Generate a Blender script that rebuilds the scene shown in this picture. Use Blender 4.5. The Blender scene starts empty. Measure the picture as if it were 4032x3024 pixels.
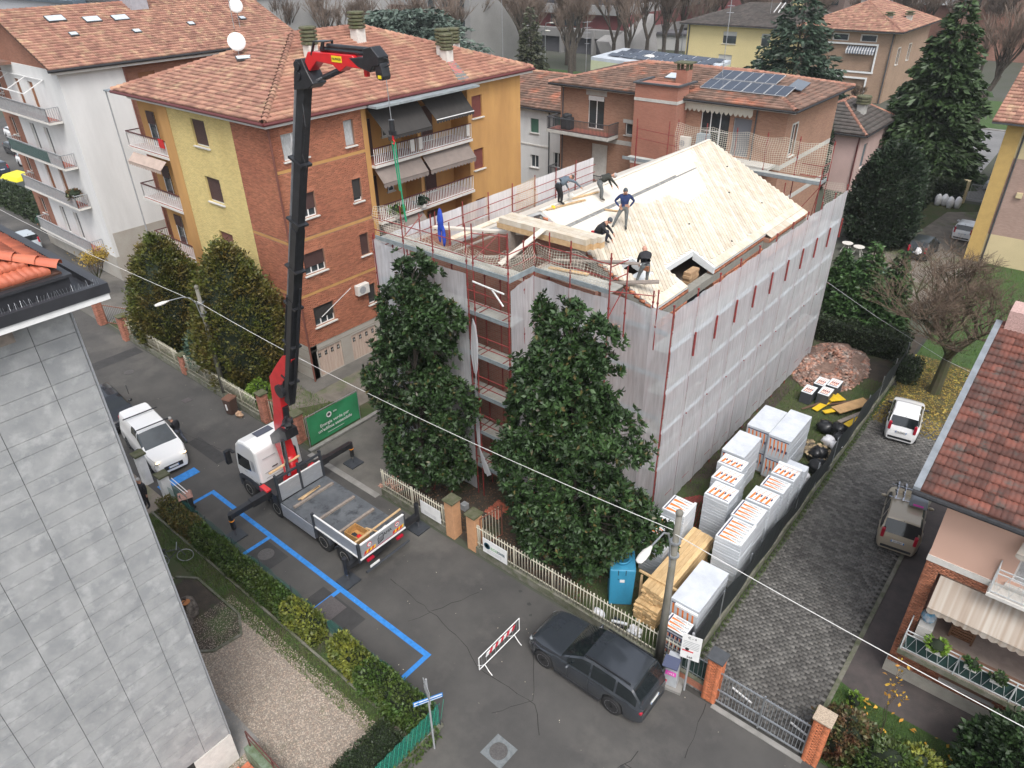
import bpy, math, random
import numpy as np
from mathutils import Vector, Matrix
R = math.radians
S = bpy.context.scene
# ---------------- camera ----------------
CAMX = Vector((0.76806687, 0.6401497, -0.01678253)); CAMU = Vector((-0.32688291, 0.41446846, 0.84933119)); CAMF = Vector((-0.55065493, 0.64685722, -0.52759348))
cam = bpy.data.cameras.new('camera'); camo = bpy.data.objects.new('camera', cam); S.collection.objects.link(camo)
camo.matrix_world = Matrix(((CAMX.x, CAMU.x, -CAMF.x, 0), (CAMX.y, CAMU.y, -CAMF.y, 0), (CAMX.z, CAMU.z, -CAMF.z, 23), (0, 0, 0, 1)))
cam.sensor_width = 36; cam.lens = 25.216; cam.clip_start = 0.2; cam.clip_end = 1500
S.camera = camo
S.render.resolution_x = 1024; S.render.resolution_y = 768
# ---------------- overcast sky and soft sun ----------------
SUN_EL, SUN_AZ = R(56), R(128)
W = bpy.data.worlds.new('World'); S.world = W; W.use_nodes = True
nt = W.node_tree; nt.nodes.clear()
sky = nt.nodes.new('ShaderNodeTexSky'); sky.sky_type = 'NISHITA'; sky.sun_disc = False
sky.sun_elevation = SUN_EL; sky.sun_rotation = SUN_AZ; sky.air_density = 1.0; sky.dust_density = 4.0; sky.ozone_density = 1.0
hs = nt.nodes.new('ShaderNodeHueSaturation'); hs.inputs['Saturation'].default_value = 0.42
bgn = nt.nodes.new('ShaderNodeBackground'); bgn.inputs['Strength'].default_value = 0.15
wo = nt.nodes.new('ShaderNodeOutputWorld')
nt.links.new(sky.outputs[0], hs.inputs['Color']); nt.links.new(hs.outputs[0], bgn.inputs['Color']); nt.links.new(bgn.outputs[0], wo.inputs[0])
sl = bpy.data.lights.new('sun', 'SUN'); sl.energy = 1.1; sl.angle = R(25); sl.color = (1, .99, .975)
so = bpy.data.objects.new('sun', sl); S.collection.objects.link(so)
sd = Vector((math.sin(SUN_AZ) * math.cos(SUN_EL), math.cos(SUN_AZ) * math.cos(SUN_EL), math.sin(SUN_EL)))
so.rotation_euler = sd.to_track_quat('Z', 'Y').to_euler(); so.location = (0, 0, 60)
S.view_settings.view_transform = 'Standard'; S.view_settings.look = 'None'; S.view_settings.exposure = 0.78; S.view_settings.gamma = 1
try: S.view_settings.use_curve_mapping = False
except Exception: pass
S.cycles.max_bounces = 6; S.cycles.transparent_max_bounces = 24; S.cycles.diffuse_bounces = 3; S.cycles.glossy_bounces = 2; S.cycles.transmission_bounces = 3
C = S.collection
rng = np.random.default_rng(7); random.seed(7)
# ---------------- materials ----------------
MC = {}
def srgb(h):
    c = [int(h[i:i + 2], 16) / 255 for i in (0, 2, 4)]
    return tuple((x / 12.92 if x <= .04045 else ((x + .055) / 1.055) ** 2.4) for x in c)
def mat(name, col, rough=.8, var=.0, scale=3., col2=None, bump=0., bscale=30., metal=0., rnd=0., spec=.5, detail=5., stretch=None, coat=0., alpha=1., trans=0., emit=None, mixlo=.35, mixhi=.65, col3=None, s3=.5, sheen=0):
    """procedural material: noise mix of two colours, random shade per piece, fine bump"""
    if name in MC: return MC[name]
    m = bpy.data.materials.new(name); m.use_nodes = True; t = m.node_tree; N = t.nodes; L = t.links
    b = N['Principled BSDF']; b.inputs['Roughness'].default_value = rough; b.inputs['Metallic'].default_value = metal
    b.inputs['Specular IOR Level'].default_value = spec
    b.inputs['Coat Weight'].default_value = coat
    if coat: b.inputs['Coat Roughness'].default_value = .05
    if alpha < 1: b.inputs['Alpha'].default_value = alpha
    if trans: b.inputs['Transmission Weight'].default_value = trans
    if emit: b.inputs['Emission Color'].default_value = (*emit[:3], 1); b.inputs['Emission Strength'].default_value = emit[3]
    out = None
    tc = N.new('ShaderNodeTexCoord'); src = tc.outputs['Object']
    g = N.new('ShaderNodeNewGeometry'); src = g.outputs['Position']
    if stretch:
        mp = N.new('ShaderNodeMapping'); mp.inputs['Scale'].default_value = stretch; L.new(src, mp.inputs[0]); src = mp.outputs[0]
    def noise(sc, d=detail):
        n = N.new('ShaderNodeTexNoise'); n.inputs['Scale'].default_value = sc; n.inputs['Detail'].default_value = d; n.inputs['Roughness'].default_value = .62; L.new(src, n.inputs['Vector']); return n.outputs[0]
    def mixc(f, a, c, bt='MIX'):
        x = N.new('ShaderNodeMix'); x.data_type = 'RGBA'; x.blend_type = bt
        for v, i in ((f, 0), (a, 6), (c, 7)):
            if hasattr(v, 'links'): L.new(v, x.inputs[i])
            elif i == 0: x.inputs[0].default_value = v
            else: x.inputs[i].default_value = (*v[:3], 1)
        return x.outputs[2]
    cur = col
    if col2 or var:
        c2 = col2 or tuple(x * (1 - var) for x in col); c1 = col if col2 else tuple(min(1, x * (1 + var)) for x in col)
        mr = N.new('ShaderNodeMapRange'); mr.inputs[1].default_value = mixlo; mr.inputs[2].default_value = mixhi; L.new(noise(scale), mr.inputs[0])
        cur = mixc(mr.outputs[0], c1, c2)
    if col3:
        mr = N.new('ShaderNodeMapRange'); mr.inputs[1].default_value = .52; mr.inputs[2].default_value = .68; L.new(noise(s3), mr.inputs[0])
        cur = mixc(mr.outputs[0], cur, col3)
    if rnd:
        oi = N.new('ShaderNodeObjectInfo'); at = N.new('ShaderNodeAttribute'); at.attribute_name = 'rnd'
        ad = N.new('ShaderNodeMath'); ad.operation = 'ADD'; L.new(oi.outputs['Random'], ad.inputs[0]); L.new(at.outputs['Fac'], ad.inputs[1])
        fr = N.new('ShaderNodeMath'); fr.operation = 'FRACT'; L.new(ad.outputs[0], fr.inputs[0])
        mr = N.new('ShaderNodeMapRange'); mr.inputs[3].default_value = 1 - rnd; mr.inputs[4].default_value = 1 + rnd; L.new(fr.outputs[0], mr.inputs[0])
        cb = N.new('ShaderNodeCombineColor'); [L.new(mr.outputs[0], cb.inputs[i]) for i in range(3)]
        cur = mixc(1., cur if hasattr(cur, 'links') else col, cb.outputs[0], 'MULTIPLY')
    if hasattr(cur, 'links'): L.new(cur, b.inputs['Base Color'])
    else: b.inputs['Base Color'].default_value = (*cur[:3], 1)
    if bump:
        bp = N.new('ShaderNodeBump'); bp.inputs['Strength'].default_value = bump; bp.inputs['Distance'].default_value = .05; L.new(noise(bscale, 3), bp.inputs['Height']); L.new(bp.outputs[0], b.inputs['Normal'])
    MC[name] = m; return m
def stripes_mat(name, axis, w, c1, c2, rough=.8, duty=.5):
    if name in MC: return MC[name]
    m = bpy.data.materials.new(name); m.use_nodes = True; t = m.node_tree; N = t.nodes; L = t.links; b = N['Principled BSDF']; b.inputs['Roughness'].default_value = rough
    tc = N.new('ShaderNodeNewGeometry'); dp = N.new('ShaderNodeVectorMath'); dp.operation = 'DOT_PRODUCT'; dp.inputs[1].default_value = axis; L.new(tc.outputs['Position'], dp.inputs[0])
    dv = N.new('ShaderNodeMath'); dv.operation = 'DIVIDE'; dv.inputs[1].default_value = w; L.new(dp.outputs['Value'], dv.inputs[0])
    fr = N.new('ShaderNodeMath'); fr.operation = 'FRACT'; L.new(dv.outputs[0], fr.inputs[0]); gt = N.new('ShaderNodeMath'); gt.operation = 'GREATER_THAN'; gt.inputs[1].default_value = duty; L.new(fr.outputs[0], gt.inputs[0])
    x = N.new('ShaderNodeMix'); x.data_type = 'RGBA'; x.inputs[6].default_value = (*c1, 1); x.inputs[7].default_value = (*c2, 1); L.new(gt.outputs[0], x.inputs[0]); L.new(x.outputs[2], b.inputs['Base Color'])
    MC[name] = m; return m
def brick_mat(name, c1, c2, mortar, vert, sw=.25, sh=.065, rough=.9):
    """far brick: brick texture laid on vertical walls; vert='x' or 'y' = the wall's running axis"""
    if name in MC: return MC[name]
    m = bpy.data.materials.new(name); m.use_nodes = True; t = m.node_tree; N = t.nodes; L = t.links; b = N['Principled BSDF']; b.inputs['Roughness'].default_value = rough
    g = N.new('ShaderNodeNewGeometry'); sp = N.new('ShaderNodeSeparateXYZ'); L.new(g.outputs['Position'], sp.inputs[0]); cb = N.new('ShaderNodeCombineXYZ')
    ad = N.new('ShaderNodeMath'); ad.operation = 'ADD'; L.new(sp.outputs['X'], ad.inputs[0]); L.new(sp.outputs['Y'], ad.inputs[1]); L.new(ad.outputs[0], cb.inputs[0]); L.new(sp.outputs['Z'], cb.inputs[1])
    br = N.new('ShaderNodeTexBrick'); L.new(cb.outputs[0], br.inputs['Vector']); br.inputs['Scale'].default_value = 1; br.inputs['Brick Width'].default_value = sw; br.inputs['Row Height'].default_value = sh; br.inputs['Mortar Size'].default_value = .008
    br.inputs['Color1'].default_value = (*c1, 1); br.inputs['Color2'].default_value = (*c2, 1); br.inputs['Mortar'].default_value = (*mortar, 1)
    n = N.new('ShaderNodeTexNoise'); n.inputs['Scale'].default_value = .6; n.inputs['Detail'].default_value = 5; L.new(g.outputs['Position'], n.inputs['Vector'])
    mr = N.new('ShaderNodeMapRange'); mr.inputs[3].default_value = .78; mr.inputs[4].default_value = 1.2; L.new(n.outputs[0], mr.inputs[0])
    x = N.new('ShaderNodeMix'); x.data_type = 'RGBA'; x.blend_type = 'MULTIPLY'; x.inputs[0].default_value = 1; L.new(br.outputs[0], x.inputs[6]); L.new(mr.outputs[0], x.inputs[7]); L.new(x.outputs[2], b.inputs['Base Color'])
    bp = N.new('ShaderNodeBump'); bp.inputs['Strength'].default_value = .5; bp.inputs['Distance'].default_value = .01; iv = N.new('ShaderNodeMath'); iv.operation = 'SUBTRACT'; iv.inputs[0].default_value = 1; L.new(br.outputs['Fac'], iv.inputs[1]); L.new(iv.outputs[0], bp.inputs['Height']); L.new(bp.outputs[0], b.inputs['Normal'])
    MC[name] = m; return m
H = srgb
white = mat('white_paint', (.72, .72, .71), .55, var=.06, scale=4); offwhite = mat('off_white', (.6, .58, .54), .7, var=.08, scale=5)
black = mat('black_paint', (.013, .014, .016), .4, var=.2, scale=6); blackm = mat('black_matt', (.02, .021, .024), .75, var=.3, scale=8); rubber = mat('rubber', (.018, .018, .019), .85, var=.2, scale=12)
steel = mat('galvanised_steel', (.42, .44, .46), .42, var=.12, scale=8, metal=.75); grey = mat('grey_paint', (.3, .31, .32), .6, var=.1, scale=5); dgrey = mat('dark_grey', (.06, .064, .07), .55, var=.15, scale=6)
alu = mat('aluminium_panel', (.45, .47, .5), .38, var=.08, scale=3, metal=.5, stretch=(1, 1, 6)); glass = mat('window_glass', (.035, .045, .05), .08, var=.3, scale=.8, spec=.9); glassd = mat('dark_glass', (.012, .016, .018), .06, spec=.8)
redpole = mat('red_oxide_steel', (.27, .035, .03), .6, var=.25, scale=6, col2=(.16, .03, .028)); curtain = mat('net_curtain', (.42, .43, .43), .8, var=.25, scale=5, stretch=(6, 6, 1))
concrete = mat('concrete', (.27, .26, .245), .9, col2=(.19, .185, .17), scale=1.5, bump=.3); mosscon = mat('mossy_concrete', (.2, .19, .16), .95, col2=(.09, .1, .055), scale=2.5, bump=.5)
shutter_br = mat('brown_shutter', (.075, .04, .036), .6, rnd=.12, var=.08); timber = mat('pine', (.62, .44, .25), .7, col2=(.5, .32, .16), scale=5, rnd=.14); timberw = mat('old_timber', (.3, .25, .21), .85, col2=(.2, .17, .15), scale=6)
# ---------------- mesh helpers ----------------
class MB:
    def __init__(s): s.v = []; s.f = []; s.m = []
    def add(s, V, F, mi=0):
        o = len(s.v); s.v += [tuple(p) for p in V]; s.f += [tuple(i + o for i in f) for f in F]; s.m += [mi] * len(F); return s
    def box(s, x0, x1, y0, y1, z0, z1, mi=0):
        if x0 > x1: x0, x1 = x1, x0
        if y0 > y1: y0, y1 = y1, y0
        if z0 > z1: z0, z1 = z1, z0
        return s.add([(x0, y0, z0), (x1, y0, z0), (x1, y1, z0), (x0, y1, z0), (x0, y0, z1), (x1, y0, z1), (x1, y1, z1), (x0, y1, z1)],
                     [(0, 3, 2, 1), (4, 5, 6, 7), (0, 1, 5, 4), (1, 2, 6, 5), (2, 3, 7, 6), (3, 0, 4, 7)], mi)
    def hexa(s, P, mi=0): return s.add(P, [(0, 3, 2, 1), (4, 5, 6, 7), (0, 1, 5, 4), (1, 2, 6, 5), (2, 3, 7, 6), (3, 0, 4, 7)], mi)
    def bar(s, p, q, w, h, mi=0, up=(0, 0, 1)):
        p = Vector(p); q = Vector(q); d = (q - p).normalized(); u = Vector(up); 
        if abs(d.dot(u)) > .98: u = Vector((0, 1, 0))
        a = d.cross(u).normalized() * w / 2; b = a.cross(d).normalized() * h / 2
        return s.hexa([p - a - b, p + a - b, q + a - b, q - a - b, p - a + b, p + a + b, q + a + b, q - a + b], mi)
    def tube(s, p, q, r, r2=None, n=6, mi=0, cap=True):
        r2 = r if r2 is None else r2; p = Vector(p); q = Vector(q); d = (q - p).normalized(); u = Vector((0, 0, 1)) if abs(d.z) < .95 else Vector((1, 0, 0))
        a = d.cross(u).normalized(); b = d.cross(a); o = len(s.v)
        for P, rr in ((p, r), (q, r2)):
            for i in range(n):
                t = 2 * math.pi * i / n; s.v.append(tuple(P + (a * math.cos(t) + b * math.sin(t)) * rr))
        for i in range(n): s.f.append((o + i, o + n + i, o + n + (i + 1) % n, o + (i + 1) % n)); s.m.append(mi)
        if cap: s.f.append(tuple(o + i for i in range(n))); s.f.append(tuple(o + n + i for i in reversed(range(n)))); s.m += [mi, mi]
        return s
    def path(s, pts, r, n=6, mi=0):
        for a, b in zip(pts[:-1], pts[1:]): s.tube(a, b, r if not callable(r) else r(a), n=n, mi=mi)
        return s
    def ext(s, poly, d, mi=0):
        d = Vector(d); P = [Vector(p) for p in poly]; n = len(P); V = P + [p + d for p in P]
        F = [tuple(reversed(range(n))), tuple(range(n, 2 * n))] + [(i, (i + 1) % n, n + (i + 1) % n, n + i) for i in range(n)]
        return s.add(V, F, mi)
    def lathe(s, prof, c=(0, 0, 0), n=12, mi=0, axis='z'):
        o = len(s.v)
        for r, z in prof:
            for i in range(n):
                t = 2 * math.pi * i / n; x, y = r * math.cos(t), r * math.sin(t)
                p = (x, y, z) if axis == 'z' else ((x, z, y) if axis == 'y' else (z, x, y)); s.v.append((c[0] + p[0], c[1] + p[1], c[2] + p[2]))
        for k in range(len(prof) - 1):
            for i in range(n): s.f.append((o + k * n + i, o + k * n + (i + 1) % n, o + (k + 1) * n + (i + 1) % n, o + (k + 1) * n + i)); s.m.append(mi)
        s.f.append(tuple(o + i for i in reversed(range(n)))); s.f.append(tuple(o + (len(prof) - 1) * n + i for i in range(n))); s.m += [mi, mi]
        return s
    def blob(s, c, r, n=8, k=6, jit=.15, mi=0, rn=random):
        prof = [(max(.02, math.sin(math.pi * (i + .02) / (k + .04))) * r[0], -math.cos(math.pi * i / k) * r[2]) for i in range(k + 1)]
        o = len(s.v); s.lathe(prof, (0, 0, 0), n, mi)
        for i in range(o, len(s.v)):
            x, y, z = s.v[i]; j = 1 + rn.uniform(-jit, jit); s.v[i] = (c[0] + x * j, c[1] + y * j * r[1] / r[0], c[2] + z * j)
        return s
    def mesh(s, name, mats, smooth=False):
        me = bpy.data.meshes.new(name); me.from_pydata(s.v, [], s.f); 
        for m in (mats if isinstance(mats, (list, tuple)) else [mats]): me.materials.append(m)
        me.polygons.foreach_set('material_index', s.m)
        if smooth: me.polygons.foreach_set('use_smooth', [True] * len(s.f))
        me.update(); return me
    def obj(s, name, mats, parent=None, smooth=False, loc=None, rot=None, bevel=0):
        o = link(name, s.mesh(name, mats, smooth), parent, loc, rot)
        if bevel: b = o.modifiers.new('bevel', 'BEVEL'); b.width = bevel; b.segments = 2; b.limit_method = 'ANGLE'; b.angle_limit = R(40)
        return o
def link(name, me, parent=None, loc=None, rot=None):
    o = bpy.data.objects.new(name, me); C.objects.link(o)
    if parent: o.parent = parent
    if loc is not None: o.location = loc
    if rot is not None: o.rotation_euler = rot if hasattr(rot, '__len__') else (0, 0, rot)
    return o
def tag(o, label=None, cat=None, group=None, kind=None):
    if label: o['label'] = label
    if cat: o['category'] = cat
    if group: o['group'] = group
    if kind: o['kind'] = kind
    return o
def thing(name, label, cat, loc=(0, 0, 0), rz=0, group=None): return tag(link(name, None, None, loc, rz), label, cat, group)
def struct(o): o['kind'] = 'structure'; return o
def stuff(o): o['kind'] = 'stuff'; return o
def copytree(o, loc=None, rz=None, label=None, parent=None, group=None):
    c = o.copy(); C.objects.link(c); c.parent = parent
    if loc is not None: c.location = loc
    if rz is not None: c.rotation_euler = (0, 0, rz)
    if label: c['label'] = label
    if group: c['group'] = group
    for ch in o.children: copytree(ch, parent=c)
    return c
def bx(name, m, x0, x1, y0, y1, z0, z1, parent=None): return MB().box(x0, x1, y0, y1, z0, z1).obj(name, m, parent)
def mesh_np(name, V, F, mats, rnd=None, mi=None, smooth=False):
    V = np.asarray(V, np.float32).reshape(-1, 3); F = np.asarray(F, np.int32); k = F.shape[1]; n = len(F)
    me = bpy.data.meshes.new(name); me.vertices.add(len(V)); me.vertices.foreach_set('co', V.ravel()); me.loops.add(n * k); me.loops.foreach_set('vertex_index', F.ravel())
    me.polygons.add(n); me.polygons.foreach_set('loop_start', np.arange(0, n * k, k, dtype=np.int32)); me.polygons.foreach_set('loop_total', np.full(n, k, np.int32))
    for m in (mats if isinstance(mats, (list, tuple)) else [mats]): me.materials.append(m)
    if mi is not None: me.polygons.foreach_set('material_index', np.asarray(mi, np.int32))
    if smooth: me.polygons.foreach_set('use_smooth', np.ones(n, bool))
    if rnd is not None: a = me.attributes.new('rnd', 'FLOAT', 'FACE'); a.data.foreach_set('value', np.asarray(rnd, np.float32))
    me.update(calc_edges=True); return me
def rep(bv, bf, M, T):
    """replicate base verts/faces by N 3x3 matrices (or scale vectors) and translations"""
    bv = np.asarray(bv, float); bf = np.asarray(bf, int); N = len(T)
    V = (np.einsum('nij,kj->nki', M, bv) if M.ndim == 3 else bv[None] * M[:, None, :]) + T[:, None, :]
    F = bf[None] + (np.arange(N) * len(bv))[:, None, None]
    return V.reshape(-1, 3), F.reshape(-1, bf.shape[1])
BOXV = np.array([(-.5, -.5, -.5), (.5, -.5, -.5), (.5, .5, -.5), (-.5, .5, -.5), (-.5, -.5, .5), (.5, -.5, .5), (.5, .5, .5), (-.5, .5, .5)]); BOXF = np.array([(0, 3, 2, 1), (4, 5, 6, 7), (0, 1, 5, 4), (1, 2, 6, 5), (2, 3, 7, 6), (3, 0, 4, 7)])
def pieces(name, T, Sz, m, parent, near=(0, 0, 23), cap=290, bv=BOXV, bf=BOXF, M=None, faces=None, label=None):
    """a field of alike pieces: the nearest `cap` are objects sharing mesh data, the rest one joined part"""
    T = np.asarray(T, float); N = len(T)
    if not N: return
    Sz = np.asarray(Sz, float); Sz = np.broadcast_to(Sz, (N, 3)) if M is None else None
    bf = bf if faces is None else bf[faces]
    d = np.linalg.norm(T - np.array(near), axis=1); order = np.argsort(d); a = order[:cap]; b = order[cap:]
    cache = {}
    for i in a:
        if M is None: key = tuple(np.round(Sz[i], 3)); V = bv * Sz[i]
        else: key = tuple(np.round(M[i].ravel(), 3)); V = bv @ M[i].T
        if key not in cache: cache[key] = mesh_np(name, V, bf, m)
        link(name, cache[key], parent, T[i])
    if len(b):
        V, F = rep(bv, bf, (Sz if M is None else M)[b], T[b])
        r = np.repeat(rng.random(len(b)), len(bf)); stuff(link(name + 's' if not name.endswith('s') else name, mesh_np(name, V, F, m, r), parent))
def text(s, size, m, parent, loc, rot, name='lettering', ext=.004, align='CENTER', sx=1.):
    cu = bpy.data.curves.new('t', 'FONT'); cu.body = s; cu.size = size; cu.extrude = ext; cu.align_x = align; cu.align_y = 'CENTER'; cu.resolution_u = 2
    o = bpy.data.objects.new('t', cu); me = bpy.data.meshes.new_from_object(o); bpy.data.objects.remove(o); bpy.data.curves.remove(cu)
    me.materials.clear(); me.materials.append(m); p = link(name, me, parent, loc, rot); p.scale = (sx, 1, 1); return p
# ---------------- roof tiles ----------------
def tile_base(tw, tl):
    """one interlocking clay tile: two rolls across, thin lip at the lower end"""
    px = np.linspace(-.5, .5, 7) * tw; hz = np.array([0, .028, .008, .0, .028, .008, .0]) + .015; V = []
    for x, h in zip(px, hz): V.append((x, -tl * .5, h + .075))
    for x, h in zip(px, hz): V.append((x, tl * .52, h - .006))
    for x, h in zip(px, hz): V.append((x, -tl * .46, -.02))
    F = [(i, i + 1, i + 8, i + 7) for i in range(6)] + [(i + 14, i + 15, i + 1, i) for i in range(6)]
    return np.array(V), np.array(F)
def tiled_plane(poly, m, parent, tw=.34, tl=.36, cap=40, under=None, name='tile', thick=.1, soff=0):
    """poly: roof plane corners, first edge along the eave (left to right seen from outside)"""
    P = [np.array(p, float) for p in poly]; u = P[1] - P[0]; L = np.linalg.norm(u); u /= L
    nrm = np.zeros(3)
    for i in range(1, len(P) - 1): nrm += np.cross(P[i] - P[0], P[i + 1] - P[0])
    nrm /= np.linalg.norm(nrm)
    if nrm[2] < 0: nrm = -nrm
    v = np.cross(nrm, u); v = v if v[2] > 0 else -v
    Q = np.array([((p - P[0]) @ u, (p - P[0]) @ v) for p in P])
    hmax = Q[:, 1].max(); xs = np.arange(Q[:, 0].min() + tw / 2, Q[:, 0].max(), tw); ys = np.arange(tl * .5, hmax, tl)
    gx, gy = np.meshgrid(xs, ys); gx = gx.ravel(); gy = gy.ravel(); ins = np.zeros(len(gx), bool); j = len(Q) - 1
    for i in range(len(Q)):
        c = ((Q[i, 1] > gy) != (Q[j, 1] > gy)) & (gx < (Q[j, 0] - Q[i, 0]) * (gy - Q[i, 1]) / (Q[j, 1] - Q[i, 1] + 1e-12) + Q[i, 0]); ins ^= c; j = i
    gx, gy = gx[ins], gy[ins]; gy = gy + rng.normal(0, .008, len(gy))
    T = P[0] + gx[:, None] * u + gy[:, None] * v + nrm * (.03 + rng.normal(0, .003, len(gx)))[:, None]
    A = np.stack([u, v, nrm], 1); bv, bf = tile_base(tw, tl)
    if under is None: under = m
    mb = MB(); n = len(P); nn = nrm * thick
    mb.add([tuple(p) for p in P] + [tuple(p - nn) for p in P], [tuple(range(n)), tuple(reversed(range(n, 2 * n)))] + [(i, n + i, n + (i + 1) % n, (i + 1) % n) for i in range(n)]); o = mb.obj('roof_slab', under, parent)
    pieces(name, T, 1, m, parent, cap=cap, bv=bv @ A.T, bf=bf, M=np.broadcast_to(np.eye(3), (len(T), 3, 3)))
def ridge_caps(a, b, m, parent, r=.14, l=.42, name='ridge_tile', cap=60):
    a = np.array(a, float); b = np.array(b, float); d = b - a; L = np.linalg.norm(d); d /= L; n = max(1, int(L / l)); s = np.cross(d, (0, 0, 1)); s /= np.linalg.norm(s); up = np.cross(s, d)
    V = []; k = 6
    for t, rr in ((-.5, r * 1.12), (.5, r * .92)):
        for i in range(k): an = math.pi * i / (k - 1); V.append(d * t * l * 1.08 + s * math.cos(an) * rr + up * (math.sin(an) * rr - .02 + (.015 if t < 0 else 0)))
    F = [(i, i + 1, i + 1 + k, i + k) for i in range(k - 1)] + [(0, k, k, 0)][:0]
    T = [a + d * (i + .5) * L / n + np.array((0, 0, .04)) for i in range(n)]
    pieces(name, np.array(T), 1, m, parent, cap=cap, bv=np.array(V), bf=np.array(F), M=np.broadcast_to(np.eye(3), (n, 3, 3)))
def window(parent, axis, c, u0, u1, z0, z1, sgn, frame=None, pane=None, shut=0., shm=None, sill=True, split=2, dep=.22, trim=None, bars=0, curt=False, sillm=None, rec=.1):
    """window set into a wall. axis 'x': wall plane x=c running in y; 'y': wall plane y=c running in x. sgn = outward direction. Reveal is built proud of a dark pane."""
    frame = frame or white; pane = pane or glass
    def B(mb, a0, a1, b0, b1, d0, d1, mi=0):
        if d0 < .1 and d1 < .1 : d0 -= rec; d1 -= rec
        d0, d1 = c + sgn * d0, c + sgn * d1
        return mb.box(d0, d1, a0, a1, b0, b1, mi) if axis == 'x' else mb.box(a0, a1, d0, d1, b0, b1, mi)
    w = B(MB(), u0, u1, z0, z1, -.2 + min(0, rec), -.056).obj('window', pane, parent)
    fr = MB(); t = .06
    for a0, a1, b0, b1 in ((u0, u0 + t, z0, z1), (u1 - t, u1, z0, z1), (u0 + t, u1 - t, z1 - t, z1), (u0 + t, u1 - t, z0, z0 + t)): B(fr, a0, a1, b0, b1, -.1, -.045)
    for i in range(1, split): x = u0 + (u1 - u0) * i / split; B(fr, x - .04, x + .04, z0 + t, z1 - t, -.1, -.045)
    for i in range(bars): zz = z0 + (z1 - z0) * (i + 1) / (bars + 1); B(fr, u0 + t, u1 - t, zz - .02, zz + .02, -.1, -.045)
    fr.obj('frame', frame, w)
    if curt: B(MB(), u0 + t, u1 - t, z0 + t, z1 - t, -.12, -.052).obj('curtain', curtain, w)
    if shut > 0:
        zb = z1 - (z1 - z0) * shut; n = max(2, int((z1 - zb) / .07)); sb = MB()
        for i in range(n):
            a = zb + (z1 - zb) * i / n; b = zb + (z1 - zb) * (i + 1) / n; B(sb, u0 + .01, u1 - .01, a + .012, b, -.08, -.012); 
        B(sb, u0 + .01, u1 - .01, zb, z1, -.08, -.025); sb.obj('roller_shutter', shm or shutter_br, w)
    if sill: B(MB(), u0 - .1, u1 + .1, z0 - .07, z0 - .002, -.1, .12).obj('sill', sillm or offwhite, w)
    if trim:
        tb = MB(); t = .12; rec = 0
        for a0, a1, b0, b1 in ((u0 - t, u0, z0 - .0, z1), (u1, u1 + t, z0 - .0, z1), (u0 - t, u1 + t, z1, z1 + t)): B(tb, a0, a1, b0, b1, -.05, .03)
        tb.obj('surround', trim, w)
    return w
def wall_holes(name, m, parent, axis, c, u0, u1, z0, z1, holes, sgn, th=.3):
    """wall plane with openings cut: built as a grid of boxes without overlaps"""
    us = sorted({u0, u1, *[h[0] for h in holes], *[h[1] for h in holes]}); zs = sorted({z0, z1, *[h[2] for h in holes], *[h[3] for h in holes]})
    us = [u for u in us if u0 <= u <= u1]; zs = [q for q in zs if z0 <= q <= z1]; mb = MB()
    for j in range(len(zs) - 1):
        zc = (zs[j] + zs[j + 1]) / 2; run = None
        for i in range(len(us) - 1):
            uc = (us[i] + us[i + 1]) / 2; solid = not any(h[0] < uc < h[1] and h[2] < zc < h[3] for h in holes)
            if solid and run is None: run = us[i]
            if (not solid or i == len(us) - 2) and run is not None:
                e = us[i] if not solid else us[i + 1]
                d0, d1 = c, c - sgn * th
                mb.box(d0, d1, run, e, zs[j], zs[j + 1]) if axis == 'x' else mb.box(run, e, d0, d1, zs[j], zs[j + 1]); run = None
    return mb.obj(name, m, parent)
def bricks(parent, m, axis, c, u0, u1, z0, z1, holes, sgn, cap=290, bw=.25, bh=.0655):
    """real bricks proud of the mortar plane of a wall"""
    n = int((z1 - z0) / bh); T = []; Sz = []
    for j in range(n):
        z = z0 + (j + .5) * (z1 - z0) / n; u = u0 - (bw / 2 if j % 2 else 0) - random.uniform(0, .04)
        while u < u1:
            a, b = max(u, u0), min(u + bw, u1)
            if b - a > .05:
                segs = [(a, b)]
                for h in holes:
                    if h[2] - .02 < z < h[3] + .02: segs = [q for s_ in segs for q in ((s_[0], min(s_[1], h[0])), (max(s_[0], h[1]), s_[1])) if q[1] - q[0] > .03]
                for a_, b_ in segs:
                    cc = (a_ + b_) / 2; L_ = b_ - a_ - .012
                    T.append((c + sgn * .004, cc, z) if axis == 'x' else (cc, c + sgn * .004, z)); Sz.append((.016, round(L_, 2), bh - .012) if axis == 'x' else (round(L_, 2), .016, bh - .012))
            u += bw
    T = np.array(T); Sz = np.array(Sz); off = rng.normal(0, .003, len(T)); T[:, 0 if axis == 'x' else 1] += off
    pieces('brick', T, Sz, m, parent, cap=cap, faces=[1, 2, 3, 4, 5, 0] if False else None)
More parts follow.
